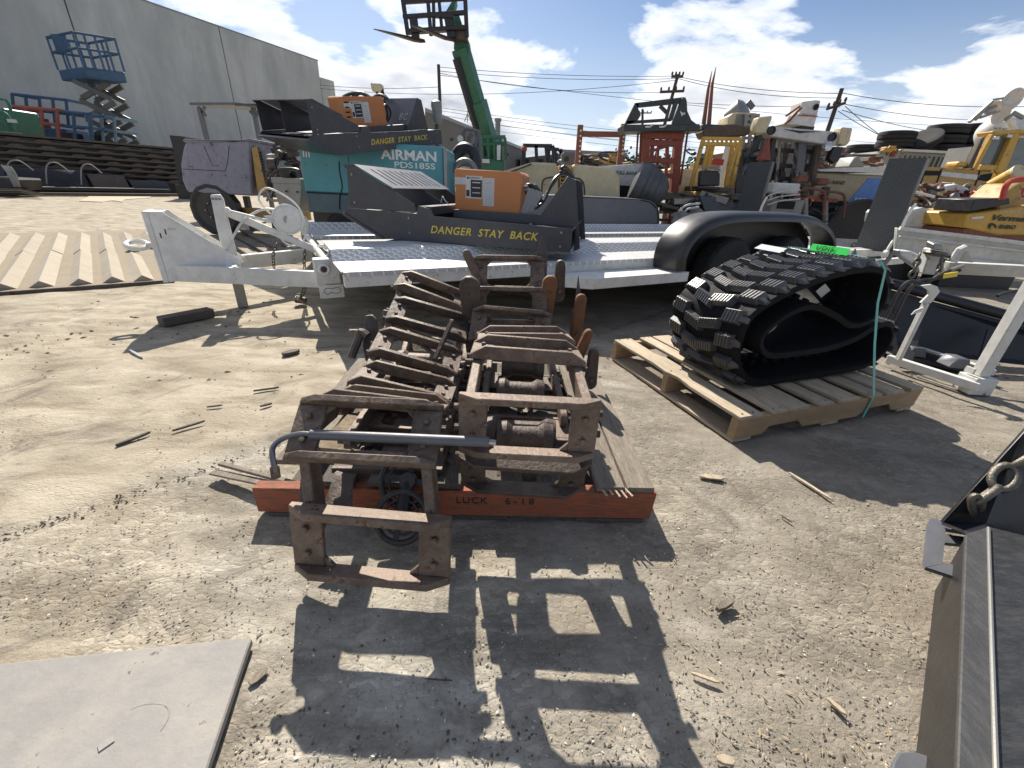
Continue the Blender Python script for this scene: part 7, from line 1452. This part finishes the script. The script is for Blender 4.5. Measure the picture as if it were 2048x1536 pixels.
# ------------------------------------------------ lamp head, hanging glove, small posts on the skyline
lh = thing('flood_lamp', 'pale square lamp head on a short mast above the upper brush cutter', 'lamp', place(754, 200, 9.0))
WB().poly([(740, 166), (762, 167), (764, 184), (744, 182)], 9.0, 0.15).build('lamp_head', M_cream, lh, bevel=0.01); WB().ln([(754, 184), (756, 196), (756, 240)], 9.05, 0.03).build('mast', M_debris, lh); p = at(756, 238, 9.05); WB().cyl(p, V((p.x, p.y, 0)), 0.04, n=8).build('mast', M_debris, lh)
for pts in (((684, 196), (700, 188), (720, 186), (740, 195)), ((704, 196), (722, 186), (742, 196), (752, 202)), ((746, 196), (760, 190), (776, 198))): WB().ln(pts, 6.7, 0.022, 7, 5).build('looped_hose', M_hose, bc2 if False else lh)
mf = thing('muffler', 'grey double-lobed muffler standing by the right end of the upper cutter', 'muffler', place(872, 230, 7.2))
WB().lathe(at(873, 212, 7.2), (0.05, 0, -1), [(0.03, -0.07), (0.075, -0.05), (0.08, 0.0), (0.065, 0.08), (0.075, 0.15), (0.06, 0.22), (0.02, 0.24)], 20).build('can', M_steelg, mf); p = at(873, 238, 7.2); WB().cyl(p, V((p.x, p.y, 0)), 0.03, n=8).build('pipe', M_debris, mf)
# ------------------------------------------------ utility poles and wires
M_pole = material('dark_pole_wood', (0.06, 0.045, 0.035), 0.9, dirt=0.3, bump=0.1)
def pole(label, u, v, ub, vb, Y, arms, r=0.13):
    t = thing('utility_pole', label, 'utility pole', place(u, 345, Y)); a, b = at(u, v, Y), at(ub, vb, Y); k = a.z/max(a.z-b.z, 0.1); base = a+(b-a)*k
    WB().cyl(base, a, r, r*0.7, 8).build('pole', M_pole, t)
    for (p, q) in arms:
        WB().bar(p, q, Y-0.15, 0.14, 0.12).build('crossarm', M_pole, t)
        for f in (0.03, 0.35, 0.65, 0.97): c = at(p[0]+(q[0]-p[0])*f, p[1]+(q[1]-p[1])*f, Y-0.15); WB().lathe(c, (0, 0, 1), [(0.02, 0.06), (0.07, 0.10), (0.05, 0.22), (0.01, 0.25)], 8).build('insulator', M_debris, t)
    return t
pole('tall utility pole with two crossarms behind the orange mast', 1356, 149, 1341, 205, 30, [((1343, 153), (1366, 153)), ((1320, 184), (1368, 182))])
for a, b in (((1323, 184), (1319, 194)), ((1337, 184), (1333, 195)), ((1366, 183), (1362, 193))): pass
pole('leaning utility pole with a heavy crossarm, right of the light bar', 1684, 177, 1655, 262, 24, [((1654, 218), (1690, 206))])
pole('bare thin pole behind the muffler, left of the boom', 877, 129, 880, 205, 30, [])
pole('short dark pole just left of the telehandler boom base', 946, 215, 947, 245, 32, [], 0.09)
pole('small far utility pole seen through the dark olive frame', 1285, 218, 1285, 260, 60, [((1278, 226), (1303, 226))], 0.2)
sk = thing('stack_pipe', 'grey vertical pipe rising right of the telehandler boom base', 'pipe', place(996, 300, 14)); WB().cyl(at(996, 240, 14), V((at(996, 240, 14).x, 14, 0)), 0.075, n=12).build('pipe', M_steelg, sk); WB().cyl(at(996, 237, 14), at(996, 243, 14), 0.10, n=12).build('cap', M_steelg, sk)
an = thing('antenna_mast', 'thin tripod antenna on the distant roof left of the boom', 'antenna', place(936, 250, 26)); 
for a, b in (((936, 196), (935, 245)), ((935, 228), (929, 243)), ((935, 228), (943, 244))): WB().bar(a, b, 26, 0.04, 0.04).build('rod', M_steelg, an)
def wire(u0, v0, Y0, u1, v1, Y1, sag, i):
    a, b = at(u0, v0, Y0), at(u1, v1, Y1); pts = [a.lerp(b, k/14)-V((0, 0, sag*1.3*(k/14)*(1-k/14))) for k in range(15)]
    m = MB(); m.tube(pts, 0.015, 4); return m.build('wire', M_pole, wires)
wires = thing('power_lines', 'thin dark power lines sagging across the sky over the yard', 'power lines', (0, 0, 0))
WL = [(877, 134, 30, 1356, 152, 30, 0.5), (877, 142, 30, 1356, 157, 30, 0.6), (877, 150, 30, 2048, 260, 40, 1.2), (877, 146, 30, 1366, 183, 30, 1.2), (640, 170, 36, 877, 174, 30, 0.4), (640, 177, 36, 1356, 160, 30, 1.6), (1356, 153, 30, 1684, 187, 24, 0.6), (1356, 157, 30, 1684, 196, 24, 0.8), (1684, 186, 24, 2060, 213, 22, 0.6),
      (1366, 205, 30, 1680, 214, 24, 0.2), (860, 212, 34, 1460, 280, 34, 0.6), (860, 218, 34, 1460, 290, 34, 0.6), (860, 226, 34, 1250, 282, 34, 0.4), (990, 250, 40, 1500, 305, 40, 0.3), (990, 262, 40, 1500, 318, 40, 0.3), (1688, 208, 24, 1950, 240, 30, 0.4), (1684, 220, 24, 1870, 263, 30, 0.3), (1676, 222, 24, 1770, 276, 24, 0.1), (1690, 212, 24, 1760, 270, 24, 0.1), (1690, 280, 40, 1790, 288, 40, 0.1)]
for i, w in enumerate(WL): wire(*w, i)
for u, v in ((1342, 203), (1338, 230)): pass

clutter('parked_machinery', 'dense dark masts, hoses and frames behind the grey tower unit', 'machinery', 1500, 268, 1660, 345, 10.2, 1.2, [M_black, M_debris, M_steelg, M_brownred], 44, 81, 14)
clutter('parked_machinery', 'dark engine parts behind the orange mast, just above the mixer drum', 'machinery', 1262, 330, 1380, 380, 9.4, 0.8, [M_black, M_debris, M_steelg, M_redor], 26, 83, 8)
# ------------------------------------------------ loose bits on the ground
def stick(label, p, q, w=0.012, h=0.008, mat=M_woodg, name='stick', cat='stick', z=0.004):
    a, b = G(*p, z), G(*q, z); m = MB(); mid = a.lerp(b, 0.5)+V((random.uniform(-.004, .004), random.uniform(-.004, .004), 0.002)); m.beam(a, mid, w, h); m2 = MB(); d = (b-a).normalized(); n_ = V((-d.y, d.x, 0))
    m = MB(); m.ex([a-n_*w*0.3, a.lerp(b, 0.3)-n_*w*0.5, b.lerp(a, 0.2)-n_*w*0.45, b, b.lerp(a, 0.15)+n_*w*0.4, a.lerp(b, 0.4)+n_*w*0.5, a+n_*w*0.2], (0, 0, h)); return tag(m.build(name, mat, bevel=0.001), label, cat)
stick('long dark stick lying lower of the two sticks left of the pile', (232, 893), (302, 866), 0.014, 0.010, M_woodd)
stick('dark stick lying upper right of the two sticks left of the pile', (345, 863), (411, 843), 0.012, 0.008, M_woodd)
stick('thin dark stick on the slab between joint and pile', (507, 783), (559, 776), 0.010, 0.008, M_woodd)
stick('short dark splinter left of the hose bend', (414, 815), (446, 811), 0.010, 0.006, M_woodd)
stick('tiny dark splinter right of the short splinter', (520, 814), (545, 808), 0.012, 0.008, M_woodd)
stick('flat brown board piece near the timber block', (565, 712), (600, 704), 0.05, 0.02, M_woodd, 'wood_chip', 'wood chip')
stick('bright steel rod tip beside the shadow of the ring', (260, 702), (286, 718), 0.014, 0.012, M_alu, 'steel_rod', 'rod')
stick('square pale wood stub right of the foreground shadow', (1432, 1222), (1466, 1202), 0.020, 0.014, M_woodg, 'wood_stub', 'wood stub')
stick('tan cardboard scrap right of the orange pallet', (1398, 952), (1450, 958), 0.030, 0.006, M_wood, 'cardboard_scrap', 'cardboard')
stick('long thin tan plank splinter below the pine pallet', (1578, 946), (1666, 1002), 0.014, 0.006, M_wood, 'plank_splinter', 'splinter')
stick('bent tan splinter lower right of the foreground shadow', (1382, 1346), (1441, 1368), 0.008, 0.005, M_wood, 'splinter', 'splinter')
stick('tan wood flake near the bottom right', (1655, 1398), (1692, 1432), 0.012, 0.006, M_wood, 'wood_flake', 'wood flake')
stick('yellowish wood flake at the lower right corner of the shadow', (1432, 1518), (1470, 1527), 0.016, 0.008, M_wood, 'wood_flake', 'wood flake')
stick('grey dead leaf beside the steel plate corner', (498, 1368), (536, 1336), 0.022, 0.003, M_woodg, 'dead_leaf', 'leaf')
stick('thin dark twig lying in the foreground shadow', (905, 1362), (848, 1358), 0.004, 0.003, M_woodd, 'twig', 'twig')
stick('dark twig lying in the sun below the track shadow', (1560, 1030), (1585, 1046), 0.006, 0.004, M_woodd, 'twig', 'twig')
# chain heap under the trailer
chp = thing('chain_heap', 'small heap of dark chain on the ground under the trailer pivot', 'chain', (0, 0, 0))
r = random.Random(9); pp0 = [att(612, 545, 3.1)]
pp0 = [at(612, 568, 3.0), at(606, 585, 2.98), at(600, 598, 2.95)]
g0 = G(600, 606, 0.02)
for k in range(16): a = k*1.9; pp0.append(g0+V((0.05*math.cos(a)*(0.5+r.random()), 0.035*math.sin(a)*(0.5+r.random()), 0.01+0.0025*k)))
chain('c', pp0, chp, 0.036, 0.005)
# stones, flakes, splinters strewn over the yard
def strew(name, label, cat, n, mat, lo, hi, region, flat=0.45, aniso=1.5, pw=2.2):
    rr = np.random.default_rng(len(name)*7+n); V_, F_ = [], []
    base = [(-1, 0, 0), (0, -0.8, 0.1), (1, 0.1, 0), (0.1, 0.9, -0.1), (0.1, 0.05, 1), (-0.1, -0.05, -1)]
    fs = [(0, 1, 4), (1, 2, 4), (2, 3, 4), (3, 0, 4), (1, 0, 5), (2, 1, 5), (3, 2, 5), (0, 3, 5)]
    c = 0
    while c < n:
        u = rr.uniform(-60, 2108); v = rr.uniform(region[0], region[1]); p = G(u, v, 0.0)
        if region[2] and rr.random() > region[2](p): continue
        # keep the number per square metre even
        s = lo+(hi-lo)*rr.random()**pw; a = rr.uniform(0, 6.28); ca, sa = math.cos(a), math.sin(a); k = len(V_)
        for x, y, z in base:
            x, y, z = x*s*aniso*rr.uniform(.7, 1.2), y*s*rr.uniform(.7, 1.2), z*s*flat*rr.uniform(.7, 1.2); V_.append((p.x+x*ca-y*sa, p.y+x*sa+y*ca, z+s*flat*0.12-0.002))
        F_ += [[i+k for i in f] for f in fs]; c += 1
    me = bpy.data.meshes.new(name); me.from_pydata(V_, [], F_); me.materials.append(mat); o = bpy.data.objects.new(name, me); COL.objects.link(o); return tag(o, label, cat, kind='stuff')
M_peb = material('pale_pebble', (0.37, 0.335, 0.285), 0.9, dirt=0.5, dirtcol=(0.2, 0.17, 0.13), scale=30, bump=0.2, vary=0.3)
M_peb2 = material('dark_grit', (0.10, 0.085, 0.07), 0.9, dirt=0.5, dirtcol=(0.2, 0.17, 0.13), scale=30, bump=0.2, vary=0.3)
M_fl = material('straw_flake', (0.40, 0.32, 0.20), 0.85, dirt=0.3, scale=30, bump=0.1, vary=0.3)
M_fl2 = material('bleached_flake', (0.55, 0.52, 0.46), 0.85, dirt=0.3, scale=30, bump=0.1, vary=0.3)
def off_plate(p): return 0.0 if (p.x < -0.5 and p.y < 0.58 and p.x+0.0 < -0.5) else 1.0
strew('pebbles', 'pale pebbles and flaked aggregate strewn over the yard ground', 'gravel', 12000, M_peb, 0.0007, 0.0038, (620, 1560, off_plate))
strew('dark_grit', 'dark grit scattered across the dusty ground', 'gravel', 3500, M_peb2, 0.0008, 0.0038, (560, 1560, off_plate))
strew('straw_flakes', 'thin straw-coloured wood flakes scattered on the right-hand ground', 'wood flakes', 1100, M_fl, 0.0008, 0.0034, (880, 1560, lambda p: 0.0 if p.x < 0.2 else 1.0), 0.12, 3.2, 2.5)
strew('bleached_flakes', 'tiny bleached shards glinting in the foreground dirt', 'shards', 700, M_fl2, 0.0008, 0.0034, (1000, 1560, off_plate), 0.2, 1.6, 3)
strew('far_stones', 'small stones on the dirt around the trailer jack', 'gravel', 1600, M_peb2, 0.003, 0.014, (440, 760, lambda p: 1.0 if p.y > 1.8 else 0.0), 0.5, 1.5, 3)
for o in list(bpy.data.objects):       # drop unused prototypes
    if o.type == 'MESH' and o.parent is None and 'category' not in o.keys() and 'kind' not in o.keys(): print('loose', o.name)
